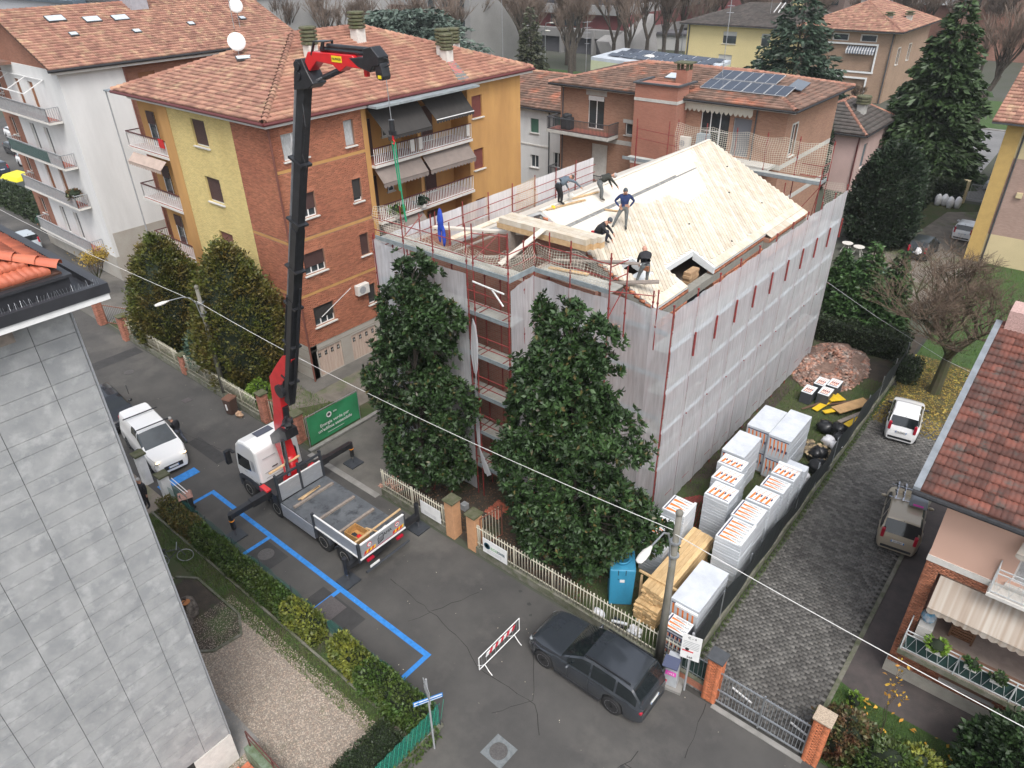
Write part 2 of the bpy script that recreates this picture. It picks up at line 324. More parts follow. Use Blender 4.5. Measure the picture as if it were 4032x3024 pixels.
# ---------------- ground ----------------
asphalt = mat('asphalt', (.082, .078, .073), .92, col2=(.056, .054, .052), scale=.45, bump=.35, bscale=90, detail=9, col3=(.115, .108, .098), s3=.22)
asph2 = mat('asphalt_patch', (.042, .041, .041), .9, var=.15, scale=2, bump=.4, bscale=80); asphl = mat('yard_asphalt', (.145, .135, .12), .95, col2=(.1, .095, .085), scale=.8, bump=.4, bscale=60)
grassm = mat('grass_ground', (.045, .075, .02), .95, col2=(.075, .07, .035), scale=.9, bump=.8, bscale=40, detail=8); lawn = mat('lawn', (.045, .095, .02), .95, col2=(.05, .085, .025), scale=.6, bump=.8, bscale=45)
soil = mat('soil', (.075, .058, .042), .98, col2=(.04, .034, .027), scale=1.3, bump=.9, bscale=20, col3=(.06, .09, .03), s3=.5)
gravelm = mat('gravel_ground', (.2, .175, .145), .95, col2=(.13, .115, .095), scale=1.2, bump=.8, bscale=30, col3=(.09, .12, .04), s3=.35)
gravell = mat('pebble_ground', (.26, .225, .185), .95, col2=(.24, .2, .165), scale=14, bump=1., bscale=28, detail=6, col3=(.13, .15, .06), s3=.4)
leafgr = mat('leafy_ground', (.075, .06, .03), .98, col2=(.11, .11, .04), scale=2.2, bump=.9, bscale=25)
crazy = mat('crazy_paving', (.085, .07, .066), .9, col2=(.06, .052, .05), scale=2, bump=.4, bscale=25)
def sheet(name, poly, z, m, kind='structure'):
    mb = MB(); mb.add([(x, y, z) for x, y in poly], [tuple(range(len(poly)))]); o = mb.obj(name, m); o['kind'] = kind; return o
def rect(x0, x1, y0, y1): return [(x0, y0), (x1, y0), (x1, y1), (x0, y1)]
sheet('ground', rect(-900, 500, -300, 1100), -.03, mat('far_ground', (.075, .075, .065), .95, col2=(.05, .06, .035), scale=.05))
sheet('road', rect(-200, 40, -40, 16.25), 0, asphalt)
sheet('side_road', rect(-140, -62, 16.25, 60), 0.001, asphalt)
for n, p in (('asphalt_patch', rect(-24.3, -22.5, 9.85, 11.0)), ('asphalt_patch', rect(-19.9, -17.2, 9.75, 10.9)), ('asphalt_patch', rect(-34, -31, 12.6, 13.3)), ('asphalt_patch', rect(-47, -45.9, 11.5, 16.1))): sheet(n, p, .004, asph2)
for (x, y, r, sq) in ((-23.4, 10.45, .36, 0), (-18.75, 10.35, .5, 1), (-9.5, 10.1, .31, 2), (-44, 14.2, .3, 0), (-38, 14.8, .25, 1)):
    c = thing('manhole_cover', {-23.4: 'round manhole cover in the dark patch beside the truck', -18.75: 'square metal inspection cover in the dark asphalt patch inside the blue bays', -9.5: 'round manhole cover in a square concrete collar at the road junction', -44: 'small round manhole cover far up the street', -38: 'small square manhole cover by the white railings up the street'}[x], 'manhole cover', (x, y, .008))
    if sq == 1: MB().box(-r, r, -r * .9, r * .9, 0, .012).obj('lid', mat('iron', (.085, .075, .075), .6, var=.2, scale=20, bump=.5, bscale=60), c)
    else: MB().lathe([(r, 0), (r, .012), (r * .96, .016)], n=24).obj('lid', mat('iron_lid', (.085, .08, .078), .55, var=.25, scale=20, bump=.5, bscale=60), c)
    if sq == 2: MB().ext([(-.46, -.42, 0), (.44, -.44, 0), (.46, .44, 0), (-.42, .46, 0)], (0, 0, .006)).obj('collar', mat('collar_concrete', (.15, .165, .17), .9, var=.15, scale=8, bump=.3), c)
blue = mat('blue_road_paint', (.03, .2, .55), .7, var=.12, scale=6, col3=(.012, .16, .45), s3=3)
for p in (rect(-29.25, -13.95, 11.15, 11.37), rect(-29.25, -29.05, 9.6, 11.15), rect(-24.3, -24.1, 9.6, 11.15), rect(-19.3, -19.1, 9.6, 11.15), rect(-14.15, -13.95, 9.55, 11.15), rect(-31.7, -31.1, 9.7, 11.7)): sheet('parking_line', p, .012, blue)
cm = mat('crack', (.022, .021, .02), .95)
def crack(pts, w=.02):
    mb = MB()
    q = [Vector((x, y, .006)) for x, y in pts]; out = []
    for a, b in zip(q[:-1], q[1:]):
        n = max(2, int((b - a).length / .35))
        for i in range(n): p = a.lerp(b, i / n); out.append(p + Vector((random.uniform(-.06, .06), random.uniform(-.06, .06), 0)))
    out.append(q[-1])
    for a, b in zip(out[:-1], out[1:]):
        s = (b - a).cross(Vector((0, 0, 1))).normalized() * w * random.uniform(.3, .7); mb.add([a - s, a + s, b + s, b - s], [(0, 1, 2, 3)])
    struct(mb.obj('road_crack', cm))
for pts in ([(-18, 13), (-15.5, 12.8), (-13.5, 12.6), (-12.3, 12.1), (-9.6, 12.2), (-8.8, 11.4)], [(-15.4, 12.8), (-15.8, 11.9)], [(-15.4, 12.9), (-14.6, 14.8)], [(-5.9, 13), (-6.8, 9)], [(-4.2, 12.2), (-3.2, 10), (-3.6, 8)], [(-6, 12.4), (-4, 12.3), (-1, 12.8)], [(-5, 16), (-4.6, 13.8)], [(-45, 11), (-38, 12.6), (-33, 13.2), (-28, 14.6)], [(-40, 12.3), (-39.2, 14.5)], [(-11.5, 14.5), (-9.8, 12.3), (-10.6, 11)], [(-1, 16), (0, 12), (-.5, 8)]): crack(pts)
oil = mat('oil_stain', (.03, .03, .03), .7)
for x, y, r in ((-4.9, 12.3, .3), (-5.1, 12.75, .16), (-6, 12.2, .12), (-3.9, 12.8, .2), (-12.6, 15.6, .09), (-12.2, 15.2, .07), (-13.3, 15.9, .08)):
    mb = MB(); n = 12; mb.add([(x + r * math.cos(i * math.tau / n) * random.uniform(.7, 1.2), y + r * math.sin(i * math.tau / n) * random.uniform(.7, 1.2), .005) for i in range(n)], [tuple(range(n))]); struct(mb.obj('oil_stain', oil))
# gardens and yards
sheet('garden_ground', [(-60, -30), (-11.75, -30), (-11.75, 9.45), (-60, 9.45)], .04, gravell)
sheet('garden_grass', [(-30, 8.55), (-30, 6.8), (-24.6, 7.2), (-21, 7.7), (-17.6, 7.9), (-15, 8.1), (-13, 7.9), (-12.9, 8.55)], .046, grassm)
sheet('flower_bed_soil', rect(-30, -12.2, 8.62, 9.42), .05, soil)
sheet('tree_bed', [(-25.2, 7.2), (-24.4, 7.75), (-21.3, 7.8), (-20.35, 7.3), (-20.5, 6.2), (-21.6, 5.2), (-25.5, 4.6)], .052, soil)
sheet('apron_paving', rect(-30, -16.0, 4.4, 5.25), .056, concrete)
for p, q in (((-30, 8.58), (-12.8, 8.58)), ((-25.2, 7.2), (-24.4, 7.75)), ((-24.4, 7.75), (-21.3, 7.8)), ((-21.3, 7.8), (-20.35, 7.3)), ((-20.35, 7.3), (-20.5, 6.2)), ((-20.5, 6.2), (-21.6, 5.2))): struct(MB().bar((*p, .08), (*q, .08), .09, .1).obj('garden_kerb', mosscon))
sheet('side_yard_paving', rect(-62, -52.6, 16.3, 60), .004, asphl); sheet('apartment_yard', rect(-52.5, -28.3, 16.55, 46), .012, gravelm)
sheet('apartment_yard_grass', [(-52, 16.6), (-28.5, 16.6), (-28.5, 19.9), (-31, 20.2), (-32.5, 17.6), (-52, 19)], .018, grassm)
sheet('apartment_apron', [(-53, 19.9), (-32.6, 19.9), (-32.6, 42), (-33.8, 42), (-33.8, 21), (-53, 21)], .03, asphl)
sheet('site_driveway', rect(-27.9, -22.4, 16.25, 40), .008, asphl); sheet('site_ground', rect(-22.4, -6.2, 16.6, 50), .014, soil)
sheet('site_grass', [(-12, 16.7), (-6.4, 16.7), (-6.4, 42), (-10.6, 42), (-10.6, 22), (-12, 21)], .02, grassm)
struct(MB().box(-28.2, -27.95, 16.3, 26, 0, .1).obj('driveway_kerb', concrete)); sheet('verge', rect(-29.4, -28.2, 16.55, 26), .03, grassm)
struct(MB().box(-27.9, -22.5, 16.0, 16.32, .0, .03).obj('threshold', concrete))
sheet('drive_base', rect(-6.2, -1.75, 16.1, 62), .004, mat('paver_joint', (.04, .038, .034), .95, var=.2, scale=3)); struct(MB().box(-1.78, -1.62, 16.4, 62, 0, .06).obj('drive_kerb', mosscon))
sheet('side_path', rect(-1.62, -.6, 19.8, 62), .01, crazy); sheet('front_path', rect(-.6, 14, 19.75, 21.45), .01, crazy)
sheet('front_lawn', [(-1.62, 16.45), (14, 16.45), (14, 19.75), (-1.0, 19.75), (-1.62, 19.9)], .02, lawn)
sheet('leafy_ground', [(-6, 38.2), (-1.7, 37.2), (1, 37), (3, 47), (-5.8, 47)], .03, leafgr); sheet('back_lawn', rect(-6.0, 20, 46, 68), .022, lawn)
sheet('back_drive', [(-13.8, 50), (-8.2, 50), (-5.5, 68), (-8.5, 82), (-13.2, 82)], .026, gravelm); sheet('back_drive_grass', [(-13.6, 66), (-12.3, 66), (-11.2, 78), (-8.5, 80), (-8.5, 82), (-13.2, 82)], .03, grassm)
sheet('far_road', [(-30, 83), (30, 83), (30, 93), (-30, 93)], .01, mat('far_asphalt', (.13, .13, .13), .9, var=.1, scale=.3)); sheet('far_road', [(-16.5, 93), (-11.5, 93), (-12, 118), (-17, 118)], .014, mat('far_asphalt2', (.17, .17, .17), .9, var=.1, scale=.3)); sheet('far_lawn', rect(-30, 10, 119, 140), .02, lawn)
sheet('far_green', rect(-128, -85, 98, 128), .02, lawn)
struct(MB().box(-16, 10, 117.8, 118.3, 0, .15).obj('far_kerb', concrete))
# pavers
T = []; Sz = []
rows = np.arange(16.38, 39.5, .15)
for j, y in enumerate(rows):
    o_ = .12 if j % 2 else 0
    for x in np.arange(-6.1 + o_, -1.9, .24): T.append((x + .12, y, .022)); Sz.append((.228, .138, .036))
T = np.array(T); T[:, 2] += rng.normal(0, .0025, len(T))
paver = mat('paver', (.135, .13, .12), .9, rnd=.34, col2=(.11, .105, .098), scale=.9, bump=.3, bscale=60)
pv = struct(link('drive_paving', None)); pieces('paver', T, np.array(Sz), paver, pv)
# stones, grass blades, leaves lying about (uncountable)
def scatter(name, m, n, sampler, z, s0, s1, flat=.5, kind='stuff', parent=None, blades=False, zf=None):
    P = sampler(n); n = len(P); s = rng.uniform(s0, s1, n); a = rng.uniform(0, 6.28, n); V = np.zeros((n, 4, 3))
    if blades:
        lx, ly = np.cos(a) * s * .12, np.sin(a) * s * .12; tx, ty = rng.normal(0, .35, n) * s, rng.normal(0, .35, n) * s
        for k, (q, w, h) in enumerate(((0, -1, 0), (0, 1, 0), (1, .25, 1), (1, -.25, 1))): V[:, k, 0] = P[:, 0] + w * lx + q * tx; V[:, k, 1] = P[:, 1] + w * ly + q * ty; V[:, k, 2] = z + h * s
    else:
        for k, (u, v) in enumerate(((-1, 0), (0, -.55), (1, 0), (0, .55))):
            V[:, k, 0] = P[:, 0] + (u * np.cos(a) - v * np.sin(a)) * s / 2; V[:, k, 1] = P[:, 1] + (u * np.sin(a) + v * np.cos(a)) * s / 2; V[:, k, 2] = z + rng.uniform(.004, flat * s + .006, n)
    if zf is not None: V[:, :, 2] += zf(P)[:, None]
    F = np.arange(n * 4).reshape(n, 4); o = link(name, mesh_np(name, V, F, m, rng.random(n)), parent); o['kind'] = kind; return o
def rs(x0, x1, y0, y1, test=None):
    def f(n):
        P = np.stack([rng.uniform(x0, x1, n), rng.uniform(y0, y1, n)], 1)
        return P[test(P[:, 0], P[:, 1])] if test else P
    return f
peb = mat('pebble', (.33, .29, .24), .85, rnd=.45, col2=(.3, .23, .18), scale=9)
def pebbles(name, x0, x1, y0, y1, n, z, s0=.03, s1=.07, m=peb, parent=None, test=None):
    P = rs(x0, x1, y0, y1, test)(n); n = len(P); s = rng.uniform(s0, s1, n); M = np.stack([s, s * rng.uniform(.6, 1, n), s * .6], 1)
    bv = np.array([(.5, 0, 0), (-.5, 0, 0), (0, .5, 0), (0, -.5, 0), (0.05, .05, .55)]); bf = np.array([(0, 2, 4), (2, 1, 4), (1, 3, 4), (3, 0, 4)])
    a = rng.uniform(0, 6.28, n); MM = np.zeros((n, 3, 3)); MM[:, 0, 0] = np.cos(a) * M[:, 0]; MM[:, 0, 1] = -np.sin(a) * M[:, 1]; MM[:, 1, 0] = np.sin(a) * M[:, 0]; MM[:, 1, 1] = np.cos(a) * M[:, 1]; MM[:, 2, 2] = M[:, 2]
    V, F = rep(bv, bf, MM, np.column_stack([P, np.full(n, z)])); return stuff(link(name, mesh_np(name, V, F, m, np.repeat(rng.random(n), 4)), parent))
tag(pebbles('garden_pebbles', -22.5, -12.2, 2.5, 8.2, 42000, .042, .03, .075), 'pale loose pebbles covering the garden in front of the grey tiled wall', 'gravel')
grassb = mat('grass_blade', (.07, .15, .025), .8, rnd=.45, col2=(.1, .13, .03), scale=1.5); leafy = mat('fallen_leaf', (.3, .24, .045), .8, rnd=.5, col2=(.18, .11, .03), scale=4)
tag(scatter('garden_grass_tufts', grassb, 16000, rs(-30, -12.8, 7.7, 9.3), .045, .05, .12, blades=True), 'short tufts of grass along the garden hedge', 'grass')
tag(scatter('front_grass_tufts', grassb, 26000, rs(-1.6, 9, 16.5, 19.7), .02, .04, .1, blades=True), 'short green lawn grass before the brick house', 'grass')
tag(scatter('site_grass_tufts', grassb, 14000, rs(-12, -6.4, 16.8, 42), .02, .05, .14, blades=True), 'patchy grass around the insulation pallets', 'grass')
tag(scatter('verge_grass_tufts', grassb, 9000, rs(-52, -28.4, 16.7, 20), .02, .05, .16, blades=True), 'grass along the front yard of the brick apartment block', 'grass')
tag(scatter('kerb_weeds', grassb, 5000, rs(-6.15, -5.9, 17, 42), .02, .04, .12, blades=True), 'weeds and moss growing along the foot of the black mesh fence', 'weeds')
tag(scatter('back_grass_tufts', grassb, 12000, rs(-6, 8, 45, 66), .02, .08, .2, blades=True), 'lawn grass behind the bare tree', 'grass')
tag(scatter('leaf_litter', leafy, 9000, rs(-6, 2.5, 37.6, 46.8), .03, .08, .17), 'yellow leaves fallen under the bare tree behind the white hatchback', 'leaves')
tag(scatter('front_leaves', mat('maple_leaf', (.5, .33, .03), .7, rnd=.35, col2=(.45, .2, .03), scale=3), 150, rs(-1.2, 4, 16.8, 19.7), .07, .12, .24), 'yellow leaves lying on the front lawn of the brick house', 'leaves')
tag(scatter('dirt_leaves', mat('brown_leaf', (.12, .07, .04), .9, rnd=.5), 5000, rs(-22.3, -11, 16.8, 21.5), .02, .05, .13), 'brown leaves and debris on the soil under the magnolias', 'leaves')
tag(scatter('road_litter', mat('light_litter', (.4, .36, .28), .8, rnd=.5), 120, rs(-40, 0, 9.8, 16), .004, .02, .06), 'specks of litter on the road', 'litter')
tag(pebbles('tile_shards', -23.1, -21.9, 16.7, 18.3, 420, .015, .04, .16, mat('tile_shard', (.5, .36, .28), .8, rnd=.5, col2=(.45, .16, .09), scale=12)), 'broken tile shards heaped by the end of the cream railings', 'rubble')
# ---------------- buildings ----------------
tile_o = mat('clay_tile', (.33, .165, .115), .85, rnd=.2, col2=(.26, .12, .085), scale=.8, col3=(.42, .27, .17), s3=.6); tile_m = mat('mixed_tile', (.33, .18, .125), .85, rnd=.28, col2=(.25, .12, .09), scale=1.2, col3=(.4, .27, .17), s3=1.4)
tile_d = mat('weathered_tile', (.2, .12, .09), .9, rnd=.3, col2=(.13, .085, .065), scale=.9, col3=(.33, .13, .08), s3=.5); tile_n = mat('new_red_tile', (.5, .14, .07), .6, rnd=.15, col2=(.42, .11, .06), scale=2)
tile_r = mat('red_brown_tile', (.15, .05, .034), .8, rnd=.35, col2=(.085, .038, .03), scale=1.4, col3=(.07, .056, .048), s3=2); tile_s = mat('slate_brown_tile', (.09, .075, .068), .85, rnd=.25, col2=(.06, .055, .05), scale=1)
undert = mat('roof_underlay', (.1, .05, .035), .9); brickm = mat('orange_brick', (.43, .17, .095), .85, rnd=.26, col2=(.36, .13, .075), scale=.35, bump=.2, bscale=60); mortar = mat('mortar', (.3, .17, .115), .95, var=.12, scale=2)
yellowb = mat('yellow_brick', (.7, .57, .25), .85, rnd=.09, col2=(.62, .49, .21), scale=.7, stretch=(1, 1, .3), detail=7); yellowmo = mat('yellow_mortar', (.5, .4, .17), .95); ochre = mat('ochre_plaster', (.52, .29, .1), .9, col2=(.42, .225, .08), scale=.8, bump=.15, bscale=40, stretch=(1, 1, .25), detail=8)
gutter_r = mat('gutter_red', (.11, .025, .025), .5); fascia = mat('white_fascia', (.62, .61, .58), .6, var=.06, scale=2); stoneb = mat('stone_plaster', (.4, .38, .34), .9, col2=(.34, .31, .27), scale=.7, bump=.2)
moss = mat('mossy_chimney', (.12, .115, .075), .95, col2=(.07, .08, .035), scale=4, bump=.6, bscale=12)
# --- orange and yellow brick apartment block ---
A = thing('apartment_block', 'orange and yellow brick apartment block with a hipped tile roof beside the crane truck', 'apartment block')
XF, YF = -33.8, 21.
hr = [(21.62, 23.1, 13.2, 14.57), (25.7, 26.38, 13.18, 14.57), (21.62, 23.1, 9.95, 11.3), (25.75, 26.4, 9.97, 11.3), (21.67, 23.12, 6.7, 7.98), (25.78, 26.43, 6.63, 7.97), (21.72, 23.17, 3.38, 4.64), (25.85, 26.47, 3.32, 4.65)]
ho = [(36.2, 37.2, 12.95, 14.32), (36.2, 37.2, 9.55, 10.92), (36.2, 37.2, 6.15, 7.5), (36.2, 37.2, 2.9, 4.2)]
gar = [(21.4, 23.3, .05, 1.86), (24.06, 26.1, .02, 1.82)]
# solid core and wall skins
MB().box(-47.4, -45.4, 22.9, 41, .02, 15.1).box(-45.4, -35.6, 21.5, 41, .02, 15.1).obj('core', ochre, A)
def skin(nm, m, axis, c, u0, u1, z0, z1, holes, sgn, th=.3): return wall_holes(nm, m, A, axis, c, u0, u1, z0, z1, holes, sgn, th)
skin('brick_wall', mortar, 'x', XF, 21.0, 27.0, 2.3, 15.1, hr, 1); bricks(A, brickm, 'x', XF, 21.0, 27.0, 2.3, 15.1, hr + [(21, 27, a - .09, a + .09) for a in (5.55, 8.8, 12.72)], 1)
skin('plaster_base', stoneb, 'x', XF + .01, 21.0, 27.0, 0, 2.3, gar, 1, .5); skin('corner_pilaster', ochre, 'x', XF + .02, 27.0, 27.35, 0, 15.1, [], 1, 1.6)
skin('ochre_wall', ochre, 'x', XF, 35.8, 41.2, 0, 15.1, ho, 1, .3); MB().box(-35.4, -34.1, 35.8, 36.1, 0, 15.1).box(-35.4, -34.1, 40.9, 41.2, 0, 15.1).obj('ochre_return', ochre, A)
hl = [(-41.65, -40.15, 13.1, 14.6), (-41.55, -39.95, 9.83, 11.33), (-41.4, -39.9, 6.62, 8.0), (-41.3, -39.9, 3.3, 4.7)]
skin('yellow_wall', yellowmo, 'y', YF, -44.2, -37.4, 2.3, 15.1, hl, -1); bricks(A, yellowb, 'y', YF, -44.2, -37.4, 2.3, 15.1, hl, -1, cap=200)
skin('brick_wall', mortar, 'y', YF, -37.4, XF - .0, 2.3, 15.1, [], -1, .29); bricks(A, brickm, 'y', YF, -37.4, XF, 2.3, 15.1, [(-37.4, XF, a - .09, a + .09) for a in (5.55, 8.8)], -1, cap=200)
skin('plaster_base', stoneb, 'y', YF - .01, -44.2, XF + .01, 0, 2.3, [], -1, .5); skin('ochre_pier', ochre, 'y', YF - .03, -45.4, -44.2, 0, 15.1, [], -1, 1.4)
[bx('string_course', ochre, XF - .04, XF + .015, 20.99, 27, a - .08, a + .08, A) for a in (5.55, 8.8, 12.72)]; [bx('string_course', ochre, -37.4, XF, YF - .015, YF + .04, a - .08, a + .08, A) for a in (5.55, 8.8)]
jb = mat('stone_joint', (.2, .18, .15), .9); j_ = MB(); [j_.box(XF + .012, XF + .02, 21, 27, z_, z_ + .02) for z_ in (1.96, 2.27)]; [j_.box(-37.4, XF, YF - .02, YF - .012, z_, z_ + .02) for z_ in (.75, 1.35, 1.96)]; j_.obj('base_joint', jb, A)
for i, (u0, u1, z0, z1) in enumerate(hr):
    if i == 0: window(A, 'x', XF, u0, u1, z0, z1, 1, curt=True)
    elif i in (1,): window(A, 'x', XF, u0, u1, z0, z1, 1, frame=grey, pane=glass, split=1, curt=True)
    elif i in (3, 7): window(A, 'x', XF, u0, u1, z0, z1, 1, split=1, shut=.85, shm=mat('dark_shutter', (.045, .042, .04), .6, rnd=.1))
    elif i == 5: window(A, 'x', XF, u0, u1, z0, z1, 1, split=1, shut=1.)
    else: window(A, 'x', XF, u0, u1, z0, z1, 1, split=3, shut=.68, shm=None if i < 6 else MC['dark_shutter'])
    MB().box(XF, XF + .012, u0 - .06, u1 + .06, z1 + .01, z1 + .26).obj('lintel', mat('lintel_brick', (.42, .17, .1), .9, var=.15, scale=20, stretch=(1, 3, .2)), A)
for (u0, u1, z0, z1) in ho: window(A, 'x', XF, u0, u1, z0, z1, 1, split=1, shut=1., shm=mat('red_shutter', (.17, .05, .04), .7, var=.1))
for i, (u0, u1, z0, z1) in enumerate(hl): window(A, 'y', YF, u0, u1, z0, z1, -1, split=1, shut=.94, shm=shutter_br if i < 2 else mat('rosy_shutter', (.2, .085, .07), .6, rnd=.1))
gm = mat('garage_wood', (.52, .42, .35), .8, col2=(.44, .33, .27), scale=2, stretch=(1, 6, .4))
for (u0, u1, z0, z1) in gar:
    g = MB().box(XF - .22, XF - .08, u0, u1, z0, z1).obj('garage_door', mat('garage_gap', (.3, .23, .19), .9), A); n = 10; w = (u1 - u0) / n
    for k in range(n): MB().box(XF - .08, XF - .055, u0 + k * w + .008, u0 + (k + 1) * w - .008, z0 + .02, z1 - .02).obj('plank', gm, g)
    for k in range(4): u = u0 + (k + .5) * (u1 - u0) / 4; MB().box(XF - .055, XF - .045, u - .09, u + .09, z1 - .52, z1 - .22).obj('pane', glassd, g); MB().box(XF - .045, XF - .04, u - .005, u + .005, z1 - .52, z1 - .22).box(XF - .045, XF - .04, u - .09, u + .09, z1 - .38, z1 - .37).obj('pane_bar', white, g)
# loggia on the right face: back wall, floors, parapets
bl = MB(); BX = -35.4
MB().box(BX - .3, BX, 27.35, 35.8, 0, 15.1).obj('loggia_wall', ochre, A); MB().box(BX, -34.1, 27.0, 27.34, 0, 15.1).obj('loggia_side', ochre, A)
def baluster_rail(parent, pts, z0, z1, sp, m, capm, name='railing', wave=.03):
    mb = MB(); top = MB()
    for (a, b) in zip(pts[:-1], pts[1:]):
        a = Vector((*a, 0)); b = Vector((*b, 0)); L = (b - a).length; n = max(1, int(L / sp))
        for i in range(n + 1):
            p = a.lerp(b, i / n); j = (i % 2) * wave
            mb.bar((p.x, p.y, z0 + .05), (p.x + j * .4, p.y + j * .4, z1), .03, .03)
        top.bar((a.x, a.y, z1 + .03), (b.x, b.y, z1 + .03), .09, .05); mb.bar((a.x, a.y, z0 + .06), (b.x, b.y, z0 + .06), .04, .04)
    mb.obj('balusters', m, parent); top.obj('handrail', capm, parent)
redtile = mat('red_floor_tile', (.3, .1, .07), .7, var=.15, scale=5); handr = mat('handrail_brown', (.09, .03, .028), .6)
for zt in (11.8, 8.4, 5.0, 1.8):
    b = bx('balcony', offwhite, -35.4, -33.45, 27.36, 35.79, zt - .16, zt, A); bx('balcony_floor', redtile, -35.3, -33.5, 27.4, 35.75, zt, zt + .012, b)
    baluster_rail(b, [(-33.55, 27.42), (-33.55, 35.74)], zt, zt + .92, .145, white, handr)
    MB().box(-35.38, -33.9, 31.3, 31.5, zt + .013, zt + 3.1).obj('party_wall', ochre, b)
    for u, w, h_, d in ((27.9, .95, 2.2, 0), (29.7, .5, 1.2, 1), (31.9, .5, 1.3, 1), (33.0, 1.0, 2.2, 0)):
        z0 = zt + .02 + (.95 if d else 0); window(A, 'x', BX + .02, u, u + w, z0, zt + 2.2, 1, split=1, shut=.98 if not d else 0, shm=shutter_br, sill=bool(d), frame=white, rec=-.08)
awd = mat('charcoal_awning', (.035, .032, .03), .85, var=.12, scale=2, stretch=(1, 2, 1)); awt = mat('taupe_awning', (.2, .165, .145), .85, var=.08, scale=2)
def awning(parent, p0, p1, q0, q1, m, val=.22, n=14, name='awning', th=.02, barm=None):
    """p0,p1 top edge on the wall; q0,q1 outer edge; scalloped valance hangs from the outer edge"""
    p0, p1, q0, q1 = map(Vector, (p0, p1, q0, q1)); mb = MB(); dn = Vector((0, 0, -th)); mb.hexa([p0 + dn, p1 + dn, q1 + dn, q0 + dn, p0, p1, q1, q0])
    o = mb.obj(name, m, parent); vb = MB(); k = 6
    for i in range(n):
        a = q0.lerp(q1, i / n); b = q0.lerp(q1, (i + 1) / n); pts = [a, b] + [b.lerp(a, j / k) + Vector((0, 0, -val * (.65 + .35 * math.sin(math.pi * j / k)))) for j in range(k + 1)]
        vb.ext([tuple(p) for p in pts], (q0 - p0).normalized() * .008)
    vb.obj('valance', m, o); MB().tube(q0, q1, .03, n=6).obj('front_bar', barm or m, o); return o
awning(A, (-33.78, 27.45, 15.0), (-33.78, 31.25, 15.0), (-32.35, 27.6, 13.55), (-32.35, 31.1, 13.55), awd)
awning(A, (-33.78, 31.55, 15.0), (-33.78, 35.1, 15.0), (-32.6, 31.75, 13.75), (-32.6, 35.1, 13.75), awd, barm=white)
for y0, y1, zt in ((27.5, 31.2, 11.55), (31.4, 35.6, 11.5), (27.5, 31.0, 8.15)): awning(A, (-33.75, y0, zt), (-33.75, y1, zt), (-33.05, y0, zt - .75), (-33.05, y1, zt - .8), awt, val=.3)
# left loggia with wrap balconies
MB().box(-50.1, -45.41, 22.0, 22.4, 0, 15.1).box(-50.1, -47.5, 22.4, 41, 0, 15.1).obj('ochre_end_wall', ochre, A)
for i, zt in enumerate((11.78, 8.35, 4.98, 1.9)):
    b = bx('balcony', offwhite, -50.8, -45.42, 20.95, 21.98, zt - .16, zt, A); bx('balcony_floor', redtile, -50.7, -45.5, 21.0, 21.97, zt, zt + .012, b)
    baluster_rail(b, [(-50.72, 21.95), (-50.72, 21.06), (-45.46, 21.06)], zt, zt + .92, .14, white, handr)
    window(A, 'y', 21.98, -49.1, -48.15, zt + .03, zt + 2.25, -1, split=1, shut=.35, sill=False, rec=-.08)
tag(bx('hung_cloth', mat('red_cloth', (.5, .015, .015), .8), -46.3, -45.7, 20.97, 21.02, 12.3, 12.83), 'red cloth hung over the balcony railing beside the yellow brick wall', 'cloth')
awning(A, (-50.3, 21.0, 11.45), (-46.0, 21.0, 11.45), (-50.3, 20.5, 11.0), (-46.0, 20.5, 11.0), mat('pink_awning', (.42, .33, .28), .8, var=.1, scale=3), val=.25)
MB().box(-51.2, -47.9, 20.6, 22.4, 15.2, 15.27).obj('canopy', mat('grey_sheet', (.2, .24, .26), .4, var=.2, scale=2), A); MB().tube((-51.1, 20.7, 0), (-51.1, 20.7, 15.2), .05).obj('downpipe', grey, A)
# roof
e = 15.4; pA = [(-49.6, 20.5, e), (-33.3, 20.5, e), (-41.45, 28.65, 18.25)]; pB = [(-33.3, 20.5, e), (-33.3, 42, e), (-41.45, 33.85, 18.25), (-41.45, 28.65, 18.25)]
pC = [(-33.3, 42, e), (-49.6, 42, e), (-41.45, 33.85, 18.25)]; pD = [(-49.6, 42, e), (-49.6, 20.5, e), (-41.45, 28.65, 18.25), (-41.45, 33.85, 18.25)]
tiled_plane(pA, tile_m, A, cap=120, under=undert); tiled_plane(pB, tile_o, A, cap=170, under=undert); tiled_plane(pC, tile_o, A, cap=1, under=undert); tiled_plane(pD, tile_o, A, cap=1, under=undert)
for a, b in ((pA[1], pA[2]), (pA[0], pA[2]), (pB[2], pB[1]), (pA[2], pB[2]), (pC[1], pB[2])): ridge_caps(a, b, tile_o, A, r=.17)
g_ = MB(); g_.tube((-33.22, 20.4, 15.33), (-33.22, 42.1, 15.33), .09, n=8).tube((-49.7, 20.42, 15.33), (-33.2, 20.42, 15.33), .09, n=8); g_.obj('gutter', gutter_r, A)
[bx('soffit', fascia, *q, 15.1, 15.24, A) for q in ((-33.75, -33.32, 20.55, 27.1), (-33.75, -33.32, 35.6, 42), (-48, -33.76, 20.55, 20.95))]
MB().box(-33.9, -32.5, 27.1, 35.6, 15.11, 15.23).obj('loggia_soffit', mat('lead_sheet', (.24, .27, .28), .5, var=.2, scale=3), A)
MB().tube((-33.68, 20.9, 0), (-33.68, 20.9, 15.1), .06, n=8).obj('downpipe', mat('pipe_brown', (.16, .06, .045), .5), A)
